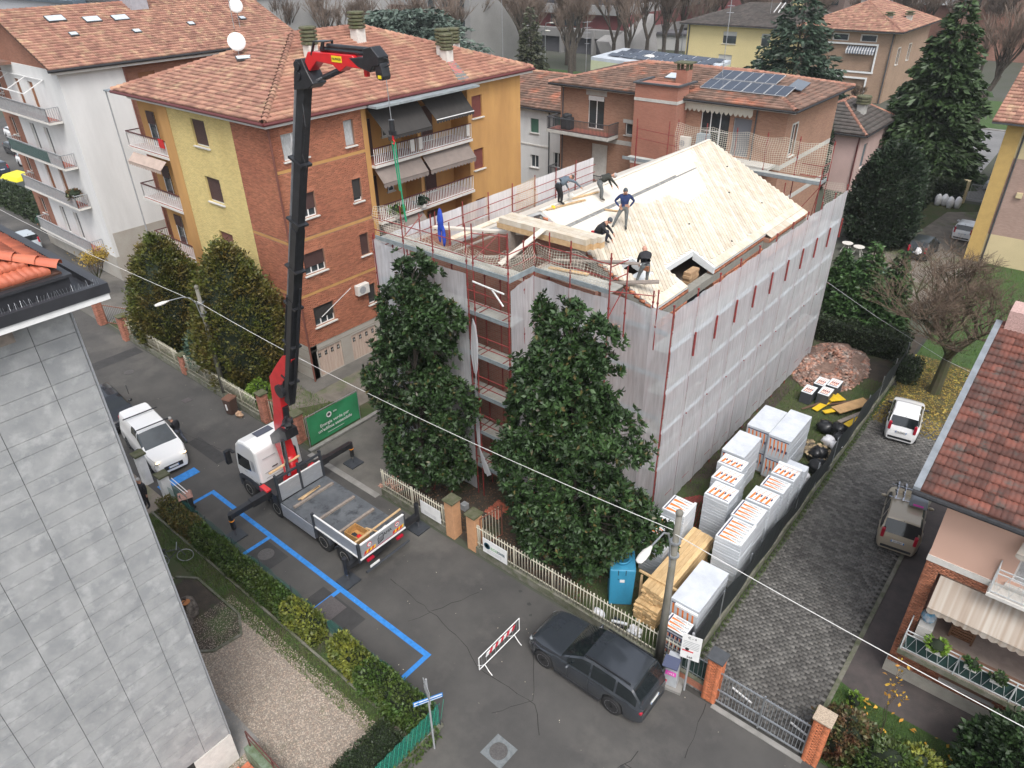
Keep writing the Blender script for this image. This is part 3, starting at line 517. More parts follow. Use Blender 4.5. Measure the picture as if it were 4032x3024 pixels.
for (x, y, z_, s) in ((-39.6, 32.2, 17.6, .42), (-36.3, 36.4, 16.45, .4), (-35.8, 36.2, 16.2, .36), (-38.4, 27.6, 17.2, .38), (-37.9, 39, 16.2, .4)):
    c = MB().box(x - s * .8, x + s * .8, y - s * .8, y + s * .8, z_ - .5, z_ + .75).obj('chimney', offwhite, A); mb = MB()
    for k in range(5): mb.lathe([(s * 1.15, 0), (s * 1.3, .04), (s * 1.3, .13), (s * 1.1, .17)], (x, y, z_ + .76 + k * .2), 6)
    mb.obj('cowl', moss, c)
fl = MB(); fl.hexa([(-33.3, 34.6, 15.42), (-33.3, 35.6, 15.42), (-36.2, 36.9, 16.43), (-36.2, 36.3, 16.43), (-33.3, 34.6, 15.52), (-33.3, 35.6, 15.52), (-36.2, 36.9, 16.53), (-36.2, 36.3, 16.53)]); fl.obj('flashing', mat('red_membrane', (.4, .13, .12), .7, col2=(.13, .15, .15), scale=1.1, mixlo=.48, mixhi=.52), A)
def dish(parent, x, y, z_, r, face, h=.9):
    d = MB(); d.tube((x, y, z_), (x, y, z_ + h), .03); 
    d.obj('dish_mast', steel, parent); o = parent; mb = MB(); f = Vector(face).normalized(); mb.lathe([(.02, 0), (r * .5, .04), (r, .14), (r, .15), (r * .5, .055)], n=20)
    q = f.to_track_quat('Z', 'Y'); m2 = mb.obj('dish', white, o, True, loc=(x, y, z_ + h)); m2.rotation_euler = q.to_euler(); MB().bar((0, 0, .02), (0, -r * .3, .55), .025, .025).obj('feed_arm', steel, o, loc=(x, y, z_ + h)).rotation_euler = q.to_euler()
D_ = thing('satellite_dish', 'white satellite dish on the front slope of the orange brick block', 'satellite dish'); dish(D_, -43.0, 25.7, 17.1, .52, (.9, -.5, .35))
def skylight(parent, x, y, z_, w, l, ang, m=None, name='skylight'):
    o = MB().box(-l / 2, l / 2, -w / 2, w / 2, 0, .12).obj(name, dgrey, parent, loc=(x, y, z_)); o.rotation_euler = ang; MB().box(-l / 2 + .05, l / 2 - .05, -w / 2 + .05, w / 2 - .05, .12, .135).obj('pane', m or mat('sky_pane', (.5, .55, .58), .15, var=.1), o)
skylight(A, -41.9, 25.3, 17.2, .45, .9, (R(19), 0, R(70)))
ac = thing('air_conditioner', 'white air conditioner on the orange brick wall above the garages', 'air conditioner', (XF + .2, 25.3, 4.35))
def ac_unit(o, rz=0, w=.9, h=.65, d=.35):
    MB().box(-d / 2, d / 2, -w / 2, w / 2, 0, h).obj('casing', offwhite, o, bevel=.02); MB().lathe([(.24, 0), (.24, .01), (.2, .014)], (d / 2, -.08, h / 2), 16, axis='x').obj('fan_grille', grey, o); o.rotation_euler.z = rz
ac_unit(ac)
tag(MB().path([(XF + .02, 22.2, 3.9), (XF + .02, 24.6, 4.95)], .02, 5).obj('cable', white), 'white pipe sloping up the orange brick wall to the air conditioner', 'pipe')
# laundry and plants on balconies
for y in (30.2, 30.9, 35.2): tag(bx('laundry', offwhite, -33.45, -33.42, y, y + .3, 12.05, 12.75), {30.2: 'white laundry hung at the middle of the top balcony railing', 30.9: 'pale towel hung beside the white laundry on the top balcony', 35.2: 'white shirt hung at the far end of the top balcony'}[y], 'laundry', 'laundry on the top balcony')
# --- white and brick block on the left ---
B = thing('white_block', 'white rendered apartment block with a long gabled tile roof at the far left', 'apartment block', (0, 0, 0))
whiter = mat('white_render', (.68, .68, .67), .9, col2=(.58, .58, .57), scale=.7, bump=.1, stretch=(1, 1, .2), detail=8); XB, YB = -58.8, 20.9
bb1 = brick_mat('brick_left', (.33, .14, .085), (.26, .105, .065), (.24, .16, .12), 'x', .25, .07)
MB().box(-72.9, -59.7, 21.2, 41.2, .02, 15.6).obj('core', whiter, B)
skin2 = lambda nm, m, axis, c, u0, u1, z0, z1, holes, sgn: wall_holes(nm, m, B, axis, c, u0, u1, z0, z1, holes, sgn)
doors = [(-67.6, -66.7), (-64.9, -64.0)]
fl_z = (12.2, 8.9, 5.85, 2.2); hw = [(a, b, z_ + .02, z_ + 2.35) for z_ in fl_z for a, b in doors]
skin2('white_wall', whiter, 'y', YB, -69.6, XB, 2.0, 15.7, hw, -1); hb = [(-71.9, -70.9, z_ + .9, z_ + 2.3) for z_ in fl_z]
skin2('brick_wall', bb1, 'y', YB, -73.0, -69.6, 2.0, 15.7, hb, -1); skin2('stone_base', stoneb, 'y', YB - .03, -73, XB, 0, 2.0, [], -1)
skin2('white_wall', whiter, 'x', XB, YB + .3, 25.5, 3.9, 15.6, [], 1); skin2('stone_base', stoneb, 'x', XB + .02, YB + .27, 25.5, 0, 3.9, [], 1)
skin2('brick_wall', bb1, 'x', XB - .25, 25.5, 41, 0, 15.6, hq := [(26.6, 27.9, z_, z_ + 1.5) for z_ in (13.4, 10.1, 6.8)] + [(29.8, 31.4, z_, z_ + 1.5) for z_ in (13.4, 10.1, 6.8)], 1)
brn = mat('orange_brown_shutter', (.25, .11, .05), .7, rnd=.1)
for h_ in hq: window(B, 'x', XB - .25, *h_, 1, split=1, shut=1., shm=brn, trim=None)
for i, h_ in enumerate(hw): window(B, 'y', YB, *h_, -1, split=2, shut=(1. if i in (0, 1, 4, 5) else 0), shm=brn, sill=False)
for h_ in hb: window(B, 'y', YB, *h_, -1, split=2, frame=offwhite)
for k, zt in enumerate(fl_z):
    b = bx('balcony', offwhite, -70.9, -60.4, 19.9, 20.86, zt - .15, zt, B); bx('balcony_floor', redtile, -70.8, -60.5, 19.98, 20.85, zt, zt + .012, b); baluster_rail(b, [(-70.85, 20.85), (-70.85, 19.95), (-60.45, 19.95), (-60.45, 20.85)], zt, zt + .95, .13, grey, grey, wave=0)
    if k == 1: bx('glass_screen', mat('green_screen', (.08, .14, .13), .2, alpha=.75), -70.6, -62.9, 19.9, 19.93, zt + .08, zt + .9, b)
tiled_plane([(-58.3, 20.3, 15.85), (-58.3, 41.5, 15.85), (-66, 41.5, 19.1), (-66, 20.3, 19.1)], tile_m, B, cap=200, under=undert); tiled_plane([(-73.7, 41.5, 15.85), (-73.7, 20.3, 15.85), (-66, 20.3, 19.1), (-66, 41.5, 19.1)], tile_m, B, cap=1, under=undert)
ridge_caps((-66, 20.3, 19.1), (-66, 41.5, 19.1), tile_o, B); MB().tube((-58.22, 20.2, 15.78), (-58.22, 41.6, 15.78), .1, n=8).obj('gutter', blackm, B)
MB().ext([(-73, 20.95, 15.6), (-58.9, 20.95, 15.6), (-66, 20.95, 18.9)], (0, .3, 0)).obj('gable_wall', bb1, B); MB().box(-73.9, -66.9, 19.5, 20.95, 15.55, 15.75).obj('lower_roof', tile_d, B); MB().box(-58.85, -58.35, 20.4, 41.3, 15.5, 15.7).obj('soffit', fascia, B)
MB().tube((XB + .08, 25.5, .1), (XB + .08, 25.5, 15.5), .07, n=8).obj('downpipe', mat('pipe_brown', (.16, .06, .045), .5), B)
for (x, y, w, l) in ((-64.3, 24.0, 1.3, .85), (-63.8, 26.4, 1.2, .8), (-63.7, 28.5, 1.2, .8), (-62.1, 24.1, .6, .5), (-61.7, 28.6, .6, .5), (-62.0, 33.3, .55, .5), (-62.1, 38.1, .55, .5)):
    zz = 15.85 + .422 * (-58.3 - x) + .07; skylight(B, x, y, zz, w, l, (0, R(22.9), 0))
c = bx('chimney', mat('grey_render', (.33, .33, .36), .8, var=.1), -66.3, -64.6, 30, 31.4, 17.8, 20.4, B)
DB = thing('satellite_dish', 'white satellite dish behind the roof of the orange block, on the long gabled roof', 'satellite dish'); dish(DB, -60.9, 37.0, 17.0, .55, (.9, -.5, .3), 1.6)
def antenna(name, x, y, z0, z1, label, n=5, ln=.9):
    t = thing(name, label, 'antenna', (x, y, z0)); MB().tube((0, 0, 0), (0, 0, z1 - z0), .03, n=5).obj('mast', steel, t); mb = MB()
    for k in range(n): zz = z1 - z0 - .1 - k * .45; mb.bar((-ln / 2 + .1 * k, 0, zz), (ln / 2 - .05 * k, 0, zz), .025, .025); [mb.bar((q, -.25, zz), (q, .25, zz), .015, .015) for q in np.linspace(-ln / 2 + .1 * k, ln / 2 - .05 * k, 5)]
    mb.obj('aerial', steel, t); t.rotation_euler.z = random.uniform(0, 3); return t
antenna('roof_antenna', -60.5, 36.2, 17.0, 22.5, 'thin aerial mast standing behind the satellite dish at the upper left')
ua = thing('awning_frame', 'white metal awning frame above the top balcony of the white block', 'awning frame'); uf = MB(); P_ = [(-71.5, 20.8, 14.9), (-61.5, 20.8, 14.9), (-61.5, 19.3, 14.2), (-71.5, 19.3, 14.2)]
for a, b in zip(P_, P_[1:] + P_[:1]): uf.bar(a, b, .06, .06)
for x in (-68, -64.7): uf.bar((x, 20.8, 14.9), (x, 19.3, 14.2), .05, .05)
uf.obj('frame', white, ua)
# --- grey clad building in the left foreground ---
G_ = thing('grey_building', 'tall building clad in large grey stone-look panels filling the left foreground', 'building')
clad = mat('grey_panel', (.37, .375, .375), .45, col2=(.28, .29, .295), scale=1.5, detail=12, bump=.04, bscale=30, col3=(.43, .435, .435), s3=2.6, rnd=.03, mixlo=.38, mixhi=.62); XG, YG = -16., 4.46
MB().box(-28, XG - .04, -12, YG - .04, .05, 16.6).obj('core', mat('joint_black', (.02, .02, .02), .8), G_)
zr = [1.45]; 
while zr[-1] < 16.5: zr.append(zr[-1] + (.61 if len(zr) % 2 else .36))
zr = zr[:-1] + [16.55]; pw = 1.2
cols = [YG - .03, 3.6] + [3.6 - 1.205 * k for k in range(1, 11)]
for j in range(len(zr) - 1):
    for i in range(len(cols) - 1):
        g = .006; MB().box(XG - .03, XG, cols[i + 1] + g, cols[i] - g, zr[j] + g, zr[j + 1] - g).obj('panel', clad, G_)
MB().box(-28, XG - .04, YG - .03, YG, 1.4, 16.6).obj('street_wall', clad, G_); MB().box(XG - .3, XG + .01, YG - 1.25, YG + .01, .05, 1.4).obj('base_plinth', offwhite, G_)
MB().box(XG - .02, XG + .02, YG - .02, YG + .02, 1.4, 16.6).obj('corner_trim', alu, G_)
# box gutter, fascia and red tiled hip
ft = MB().box(-29, XG + .75, -12, YG + .6, 16.76, 16.9).obj('fascia', white, G_); gt = mat('anthracite', (.03, .031, .036), .45, var=.15)
MB().box(-29, XG + .78, -12, YG + .63, 16.9, 16.97).box(XG + .6, XG + .78, -12, YG + .63, 16.97, 17.12).box(-29, XG + .6, YG + .45, YG + .63, 16.97, 17.12).obj('gutter', gt, G_)
MB().box(-29, XG + .28, -12, YG + .12, 16.97, 17.3).obj('parapet', gt, G_); MB().box(-29, XG + .34, -12, YG + .18, 17.3, 17.36).obj('parapet_cap', gt, G_)
tiled_plane([(XG + .2, -12, 17.4), (XG + .2, YG + .05, 17.4), (XG - 6, YG - 6.2, 19.6), (XG - 6, -12, 19.6)], tile_n, G_, cap=120, under=undert, tw=.24, tl=.38); tiled_plane([(XG + .2, YG + .05, 17.4), (-29, YG + .05, 17.4), (-29, YG - 6.2, 19.6), (XG - 6, YG - 6.2, 19.6)], tile_n, G_, cap=60, under=undert, tw=.24, tl=.38)
ridge_caps((XG + .2, YG + .05, 17.5), (XG - 6, YG - 6.2, 19.7), tile_n, G_, r=.12, l=.4)
sp_ = MB(); [sp_.bar((XG + .68, y, 17.1), (XG + .68 + random.uniform(-.08, .08), y + random.uniform(-.03, .03), 17.24), .004, .004) for y in np.arange(-2, YG + .5, .05)]; sp_.obj('bird_spikes', steel, G_)
MB().box(XG + .02, XG + .3, YG - 1.5, YG - 1.2, 16.35, 16.6).obj('bracket', timberw, G_)
# --- steps of the grey building ---
st = thing('entrance_steps', 'red tiled entrance steps with a mossy side wall at the bottom left', 'steps'); rt = mat('terracotta_step', (.45, .14, .07), .6, rnd=.1, var=.12, scale=6)
for k in range(5):
    for j in range(8): MB().box(-15.62 + j * .2 - .0, -15.43 + j * .2, 4.25 - k * .32, 4.56 - k * .32, .05, .14 + .14 * k).obj('step_tile', rt, st)
mw = MB().box(-15.7, -12.9, 4.6, 4.95, .05, .75).obj('side_wall', mat('mossy_wall', (.17, .22, .16), .95, col2=(.08, .11, .05), scale=4, bump=.5), st)
hrn = MB(); hr_ = mat('rusty_rail', (.1, .035, .03), .6); hrn.bar((-15.6, 4.78, 1.55), (-12.9, 4.78, 1.4), .04, .04).bar((-15.6, 4.78, 1.2), (-12.9, 4.78, 1.05), .03, .03); [hrn.bar((x, 4.78, .7), (x, 4.78, 1.55), .04, .04) for x in (-15.6, -14.2, -12.9)]; hrn.obj('handrail', hr_, st)
# --- pink and brick house on the right ---
Hs = thing('pink_house', 'pink upper storey and brick ground floor house with a red-brown tile roof at the right', 'house'); pink = mat('pink_plaster', (.62, .4, .31), .9, col2=(.58, .37, .285), scale=.4); XH, YH = -.62, 21.45
hb2 = mat('brick_red_near', (.36, .14, .075), .85, rnd=.3, col2=(.29, .11, .06), scale=.6, bump=.2)
MB().box(XH + .3, 12, YH + 1.7, 29, 0, 8.2).box(XH + .3, -.25, YH + .3, YH + 1.7, 0, 8.2).obj('core', mat('core_grey', (.3, .25, .22), .9), Hs)
ph = [(1.6, 3.4, 5.95, 7.7)]
wall_holes('pink_wall', pink, Hs, 'y', YH, XH, 10, 5.8, 8.4, ph, -1); MB().box(XH - .02, 10, YH - .03, YH + .28, 5.56, 5.8).obj('string_course', offwhite, Hs)
bh_ = [(-.19, 10, 2.15, 5.2), (1.1, 2.6, .92, 1.72)]
wall_holes('brick_wall', mortar, Hs, 'y', YH, XH, 10, .55, 5.56, bh_, -1); bricks(Hs, hb2, 'y', YH, XH, 10, .55, 5.56, bh_, -1); MB().box(XH - .04, 10, YH - .05, YH + .25, 0, .55).obj('cream_base', mat('cream_base', (.38, .36, .31), .9, var=.1), Hs)
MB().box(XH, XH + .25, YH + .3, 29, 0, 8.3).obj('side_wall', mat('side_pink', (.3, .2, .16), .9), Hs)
lat = mat('lattice_tile', (.3, .17, .14), .8, var=.2, scale=8); MB().box(-.19, 10, YH + 1.55, YH + 1.69, 2.15, 5.2).obj('loggia_back', lat, Hs); MB().box(-.3, -.2, YH + .01, YH + 1.6, 2.15, 5.2).obj('loggia_side', lat, Hs)
fb = bx('balcony', mosscon, -.42, 10, YH - .85, YH + 1.54, 1.92, 2.12, Hs); bx('balcony_floor', mat('beige_floor', (.36, .29, .25), .7, var=.12), -.36, 10, YH - .8, YH + 1.53, 2.12, 2.14, fb)
def zig_rail(parent, a, b, z0, z1, m, sp=.16):
    a = Vector((*a, 0)); b = Vector((*b, 0)); mb = MB(); n = int((b - a).length / sp)
    for zz in (z0 + .08, z1 - .0, z1 - .16): mb.bar((a.x, a.y, zz), (b.x, b.y, zz), .03, .03)
    for i in range(n): p = a.lerp(b, i / n); q = a.lerp(b, (i + 1) / n); (mb.bar((p.x, p.y, z0 + .08), (q.x, q.y, z1 - .16), .012, .012) if i % 2 else mb.bar((p.x, p.y, z1 - .16), (q.x, q.y, z0 + .08), .012, .012))
    for i in range(0, n + 1, 10): p = a.lerp(b, min(1, i / n)); mb.bar((p.x, p.y, z0), (p.x, p.y, z1), .04, .04)
    mb.obj('railing', mat('rail_pale', (.5, .52, .52), .5), parent)
zig_rail(fb, (-.36, YH - .8), (9, YH - .8), 2.14, 3.05, None); zig_rail(fb, (-.36, YH - .02), (-.36, YH - .8), 2.14, 3.05, None); bx('privacy_screen', mat('dark_green_screen', (.015, .045, .04), .8, var=.2, scale=5), -.3, 9, YH - .76, YH - .75, 2.2, 2.85, fb)
cw = mat('striped_awning', (.42, .38, .33), .85, col2=(.3, .24, .19), scale=2.2, stretch=(3, .1, .1), detail=1); awning(Hs, (-.1, YH + .02, 5.15), (6.5, YH + .02, 5.15), (-.1, YH - .75, 4.35), (6.5, YH - .75, 4.35), cw, val=.24, n=26)
window(Hs, 'y', YH + 1.56, 1.3, 3.0, 2.3, 4.7, -1, frame=grey, split=2, curt=False, sill=False, rec=-.08); window(Hs, 'y', YH, 1.1, 2.6, .92, 1.72, -1, split=3, curt=True, frame=mat('olive_frame', (.35, .33, .22), .7))
window(Hs, 'y', YH, *ph[0], -1, split=2, curt=True); b2 = bx('balcony', offwhite, 1.15, 4.2, YH - .55, YH - .04, 5.6, 5.72, Hs); zig_rail(b2, (1.2, YH - .5), (4.2, YH - .5), 5.72, 6.7, None); zig_rail(b2, (1.2, YH - .04), (1.2, YH - .5), 5.72, 6.7, None)
tiled_plane([(-1.42, 20.75, 8.5), (10, 20.75, 8.5), (10, 29.6, 10.6), (-1.42, 29.6, 10.6)], tile_r, Hs, cap=290, under=undert, tw=.3, tl=.42)
vb_ = MB(); vb_.hexa([(-1.62, 20.7, 8.42), (-1.42, 20.7, 8.42), (-1.42, 29.6, 10.55), (-1.62, 29.6, 10.55), (-1.62, 20.7, 8.62), (-1.42, 20.7, 8.62), (-1.42, 29.6, 10.75), (-1.62, 29.6, 10.75)]); vb_.obj('verge_flashing', mat('zinc', (.2, .22, .24), .5, var=.15), Hs)
MB().tube((-1.6, 20.65, 8.45), (10, 20.65, 8.45), .09, n=8).obj('gutter', blackm, Hs); MB().box(-1.4, 10, 20.85, 21.45, 8.35, 8.42).obj('soffit', offwhite, Hs)
MB().box(-1.3, 1.2, 29.3, 30.4, 8, 11.3).obj('chimney', mat('pebble_dash', (.45, .3, .27), .95, var=.25, scale=25), Hs)
ca = thing('folded_awning', 'small folded striped awning over the pink wall window', 'awning'); awning(ca, (1.5, YH - .01, 7.95), (4, YH - .01, 7.95), (1.4, YH - .5, 7.5), (4, YH - .5, 7.5), cw, val=.2, n=8)
# things on the loggia
wc = thing('wooden_shutter_door', 'brown louvred wooden door leaning on the ground floor loggia', 'wooden door', (.75, YH + .75, 2.15)); fr_ = mat('brown_wood', (.17, .085, .045), .6, var=.2, scale=8); MB().box(0, .06, 0, .7, 0, 1.7).box(.68, .74, 0, .02, 0, 1.7).box(0, .74, 0, .04, 1.6, 1.7).obj('door_frame', fr_, wc)
for k in range(12): MB().box(.06, .68, .0, .05, .1 + k * .125, .18 + k * .125).obj('slat', fr_, wc)
tag(bx('cabinet', offwhite, -.15, .3, YH - .3, YH + .35, 2.15, 3.0), 'white storage cabinet in the left corner of the ground floor loggia', 'cabinet'); tag(MB().blob((.05, YH + .1, 3.2), (.25, .25, .2)).obj('plastic_bag', mat('blue_bag', (.05, .25, .4), .6, col2=(.5, .5, .5), scale=6)), 'blue and white plastic bag on the loggia cabinet', 'bag')
# ---------------- buildings behind ----------------
def hip_house(root, x0, x1, y0, y1, ez, rz, tm, ov=.6, cap=0, tw=.34, tl=.4, capm=None, slabs=True, rx=None, backs=True):
    """hipped roof whose ridge runs along the longer side"""
    X0, X1, Y0, Y1 = x0 - ov, x1 + ov, y0 - ov, y1 + ov; w, d = X1 - X0, Y1 - Y0
    if w >= d: r0 = (X0 + d / 2, (Y0 + Y1) / 2, rz); r1 = (X1 - d / 2, (Y0 + Y1) / 2, rz); F = [(X0, Y0, ez), (X1, Y0, ez), r1, r0]; E_ = [(X1, Y0, ez), (X1, Y1, ez), r1]; K = [(X1, Y1, ez), (X0, Y1, ez), r0, r1]; L_ = [(X0, Y1, ez), (X0, Y0, ez), r0]
    else: r0 = ((X0 + X1) / 2, Y0 + w / 2, rz); r1 = ((X0 + X1) / 2, Y1 - w / 2, rz); F = [(X0, Y0, ez), (X1, Y0, ez), r0]; E_ = [(X1, Y0, ez), (X1, Y1, ez), r1, r0]; K = [(X1, Y1, ez), (X0, Y1, ez), r1]; L_ = [(X0, Y1, ez), (X0, Y0, ez), r0, r1]
    for p, c_ in ((F, cap), (E_, cap), (K, 0), (L_, 0)): tiled_plane(p, tm, root, tw=tw, tl=tl, cap=c_, under=undert)
    for a, b in ((F[0], r0), (F[1], r1 if w >= d else r0), (r0, r1), (K[0], r1), (K[1], r0 if w >= d else r1)): ridge_caps(a, b, capm or tm, root, r=.15, cap=0)
    mb = MB(); mb.tube((X0, Y0 - .05, ez - .08), (X1, Y0 - .05, ez - .08), .08).tube((X1 + .05, Y0, ez - .08), (X1 + .05, Y1, ez - .08), .08); mb.obj('gutter', blackm, root); MB().box(X0 + .05, X1 - .05, Y0 + .05, Y1 - .05, ez - .22, ez - .12).obj('soffit', fascia, root)
# brick house with solar panels
Q = thing('solar_house', 'long brown-brick house with solar panels on its hipped roof, behind the scaffolding', 'house')
bq = brick_mat('brick_mid', (.36, .19, .12), (.27, .135, .085), (.3, .22, .17), 'x'); bq2 = brick_mat('brick_tower', (.37, .15, .1), (.31, .12, .08), (.28, .18, .14), 'x'); lint = mat('lintel_concrete', (.45, .44, .41), .85, var=.1)
Y4 = 52.
h4 = [(-35.4, -33.8, 9.36, 11.9), (-34.9, -33.3, 5.1, 8.2), (-31.7, -30.7, 9.3, 10.2), (-25.2, -22.9, 9.0, 12.0), (-22.6, -21.2, 9.0, 11.7)]
MB().box(-37.9, -19.0, Y4 + .3, 62.2, 0, 12.5).obj('core', bq, Q); wall_holes('brick_wall', bq, Q, 'y', Y4, -38.2, -18.7, 0, 12.55, h4, -1)
wall_holes('brick_wall', bq, Q, 'x', -18.7, Y4 + .3, 62.3, 0, 12.55, [(53.3, 54.2, 9.2, 11.4)], 1); wall_holes('brick_wall', bq, Q, 'x', -38.2, Y4 + .3, 62.3, 0, 12.55, [], -1)
window(Q, 'x', -18.7, 53.3, 54.2, 9.2, 11.4, 1, split=1, trim=lint); 
window(Q, 'y', Y4, *h4[0], -1, split=2, curt=False, sill=False); MB().box(-35.6, -33.6, Y4 - .04, Y4, 12.0, 12.4).obj('lintel', lint, Q); MB().box(-35.35, -33.85, Y4 - .02, Y4 - .0, 11.6, 11.95).obj('shutter_box', white, Q)
window(Q, 'y', Y4, *h4[1], -1, split=1, shut=1, shm=offwhite, sill=False); window(Q, 'y', Y4, *h4[2], -1, split=1, sillm=lint); MB().box(-31.9, -30.5, Y4 - .04, Y4, 10.22, 10.5).obj('lintel', lint, Q)
window(Q, 'y', Y4, *h4[3], -1, split=3, bars=1, sill=False); window(Q, 'y', Y4, *h4[4], -1, split=1, frame=grey, pane=mat('grey_pane', (.16, .17, .19), .3), sill=False)
mb = MB(); [mb.box(-38.2, -26, Y4 - .025, Y4, a, a + .35) for a in (8.45,)]; [mb.box(-26, -18.7, Y4 - .025, Y4, a, a + .35) for a in (8.5, 5.6)]; mb.box(-18.7, -18.675, Y4, 62.3, 8.5, 8.85).box(-18.7, -18.675, Y4, 62.3, 5.6, 5.95); mb.obj('floor_band', lint, Q)
b = bx('balcony', lint, -38.5, -32.3, Y4 - 1.6, Y4 - .02, 8.95, 9.2, Q); bx('balcony_floor', redtile, -38.4, -32.4, Y4 - 1.5, Y4 - .03, 9.2, 9.215, b); baluster_rail(b, [(-38.45, Y4 - .05), (-38.45, Y4 - 1.55), (-32.35, Y4 - 1.55), (-32.35, Y4 - .05)], 9.2, 10.15, .13, dgrey, dgrey, wave=0)
b = bx('balcony', lint, -38.5, -33, Y4 - 1.4, Y4 - .02, 4.8, 5.0, Q); baluster_rail(b, [(-38.45, Y4 - .05), (-38.45, Y4 - 1.35), (-33, Y4 - 1.35), (-33, Y4 - .05)], 5.0, 5.95, .13, dgrey, dgrey, wave=0)
tw_ = MB().box(-30.0, -26.4, 50.3, Y4 - .02, 0, 13.6).obj('stair_tower', bq2, Q); MB().box(-30.03, -26.37, 50.27, Y4, 12.4, 12.62).box(-30.03, -26.37, 50.27, Y4, 7.7, 7.95).obj('band', lint, tw_)
cp = MB(); cp.box(-30.15, -26.25, 50.15, 50.4, 13.6, 13.72).box(-30.15, -29.9, 50.4, 53, 13.6, 13.72).box(-26.5, -26.25, 50.4, 53, 13.6, 13.72); cp.obj('coping', dgrey, tw_)
hip_house(Q, -38.2, -18.7, 52, 62.3, 12.75, 14.05, tile_d, ov=.75, cap=70, capm=tile_o)
pv = mat('solar_cell', (.03, .04, .06), .18, var=.2, scale=1, spec=.8)
sl4 = (14.05 - 12.75) / (57.15 - 51.25); n4 = lambda y: 12.75 + sl4 * (y - 51.25)
for (x, y) in ((-26.0, 52.9), (-24.35, 52.9), (-22.7, 52.9), (-25.9, 54.75), (-24.25, 54.75), (-22.6, 54.75), (-21.05, 52.9)):
    o = MB().box(0, 1.6, 0, 1.75, 0, .05).obj('solar_panel', mat('panel_frame', (.4, .41, .42), .4), Q, loc=(x, y, n4(y) + .17)); o.rotation_euler = (math.atan(sl4), 0, 0); MB().box(.03, .78, .03, 1.72, .05, .055).box(.82, 1.57, .03, 1.72, .05, .055).obj('cells', pv, o)
o = MB().box(0, 1.0, 0, 3.6, 0, .06).obj('solar_panel', pv, Q, loc=(-20.2, 55.0, 13.55)); o.rotation_euler = (0, R(12), R(10))
skylight(Q, -29.2, 54.6, n4(54.6) + .05, 1.1, 1.0, (R(12), 0, 0)); ch = MB().box(-27.9, -27.0, 52.6, 53.4, 12.9, 14.4).obj('chimney', bq2, Q); MB().box(-28.1, -26.8, 52.4, 53.6, 14.85, 14.95).box(-27.9, -27.75, 52.6, 52.8, 14.4, 14.85).box(-27.15, -27, 52.6, 52.8, 14.4, 14.85).box(-27.9, -27.75, 53.2, 53.4, 14.4, 14.85).box(-27.15, -27, 53.2, 53.4, 14.4, 14.85).obj('chimney_cap', moss, ch)
[MB().tube((x, 51.9, 0), (x, 51.9, 12.5), .05).obj('downpipe', dgrey, Q) for x in (-37.9, -20.9)]
awning(Q, (-26.9, Y4 - .1, 12.65), (-21.1, Y4 - .1, 12.65), (-26.9, Y4 - .35, 12.45), (-21.1, Y4 - .35, 12.45), mat('cream_awning', (.55, .52, .44), .9, var=.06), val=.6, n=16)
antenna('roof_antenna', -25.6, 55.6, 13.8, 20.0, 'tall aerial mast on the roof of the brown-brick house, left of the solar panels')
bbq = thing('covered_barbecue', 'black covered barbecue on the upper balcony of the brown-brick house', 'barbecue', (-36.9, 51.2, 9.22)); MB().box(-.5, .5, -.35, .35, 0, 1.0).obj('cover', blackm, bbq, bevel=.12); MB().blob((0, 0, 1.05), (.48, .33, .25)).obj('lid_cover', blackm, bbq)
ac2 = thing('air_conditioner', 'white air conditioner behind the safety net on the brown-brick house', 'air conditioner', (-26.1, 51.5, 9.0)); ac_unit(ac2, R(-90), 1.0, 1.0)
tag(bx('balcony_cupboard', mat('pale_blue', (.3, .36, .4), .6), -25.0, -24.1, 51.2, 51.7, 8.9, 10.4), 'pale blue cupboard beside the air conditioner behind the safety net', 'cupboard')
tag(bx('bench_terrace', lint, -27, -19, 50.6, 51.98, 8.7, 8.9), 'concrete terrace slab in front of the glazed door behind the safety net', 'terrace')
# white house
V_ = thing('white_house', 'white rendered house with a red tiled roof between the orange block and the brown-brick house', 'house'); gs = mat('green_shutter', (.06, .14, .1), .6, rnd=.1)
Y3 = 56.; h3 = [(-44.7, -43.7, 7.1, 8.4), (-44.7, -43.7, 3.8, 5.0), (-41.9, -41.0, 7.6, 8.9), (-41.9, -41.0, 4.2, 5.6)]
MB().box(-56.7, -38.9, Y3 + .3, 66, 0, 9.4).obj('core', whiter, V_); wall_holes('white_wall', whiter, V_, 'y', Y3, -57, -38.6, 0, 9.45, h3, -1); wall_holes('white_wall', whiter, V_, 'x', -38.6, Y3 + .3, 66.3, 0, 9.45, [], 1)
for i, h_ in enumerate(h3): window(V_, 'y', Y3, *h_, -1, split=2 if i % 2 else 1, shut=0 if i % 2 else 1, shm=gs)
hip_house(V_, -57, -38.6, 56, 66.3, 9.5, 11.6, tile_d, cap=20, capm=tile_o); MB().tube((-42.4, Y3 - .08, 0), (-42.4, Y3 - .08, 9.3), .06).obj('downpipe', dgrey, V_); bx('ledge', offwhite, -46.5, -42.5, Y3 - .06, Y3, 5.9, 6.02, V_)
for h_, (x, y, z0, z1) in (('thin aerial on the red roof of the white house, nearest the brown-brick house', (-41.6, 60.5, 11, 16.5)), ('tall banded aerial standing behind the orange block', (-54, 63, 10.5, 22)),): antenna('roof_antenna', x, y, z0, z1, h_)
DC = thing('satellite_dish', 'satellite dish on the roof of the white house beside the aerial', 'satellite dish'); dish(DC, -41.2, 60.9, 10.8, .5, (.8, -.6, .2))
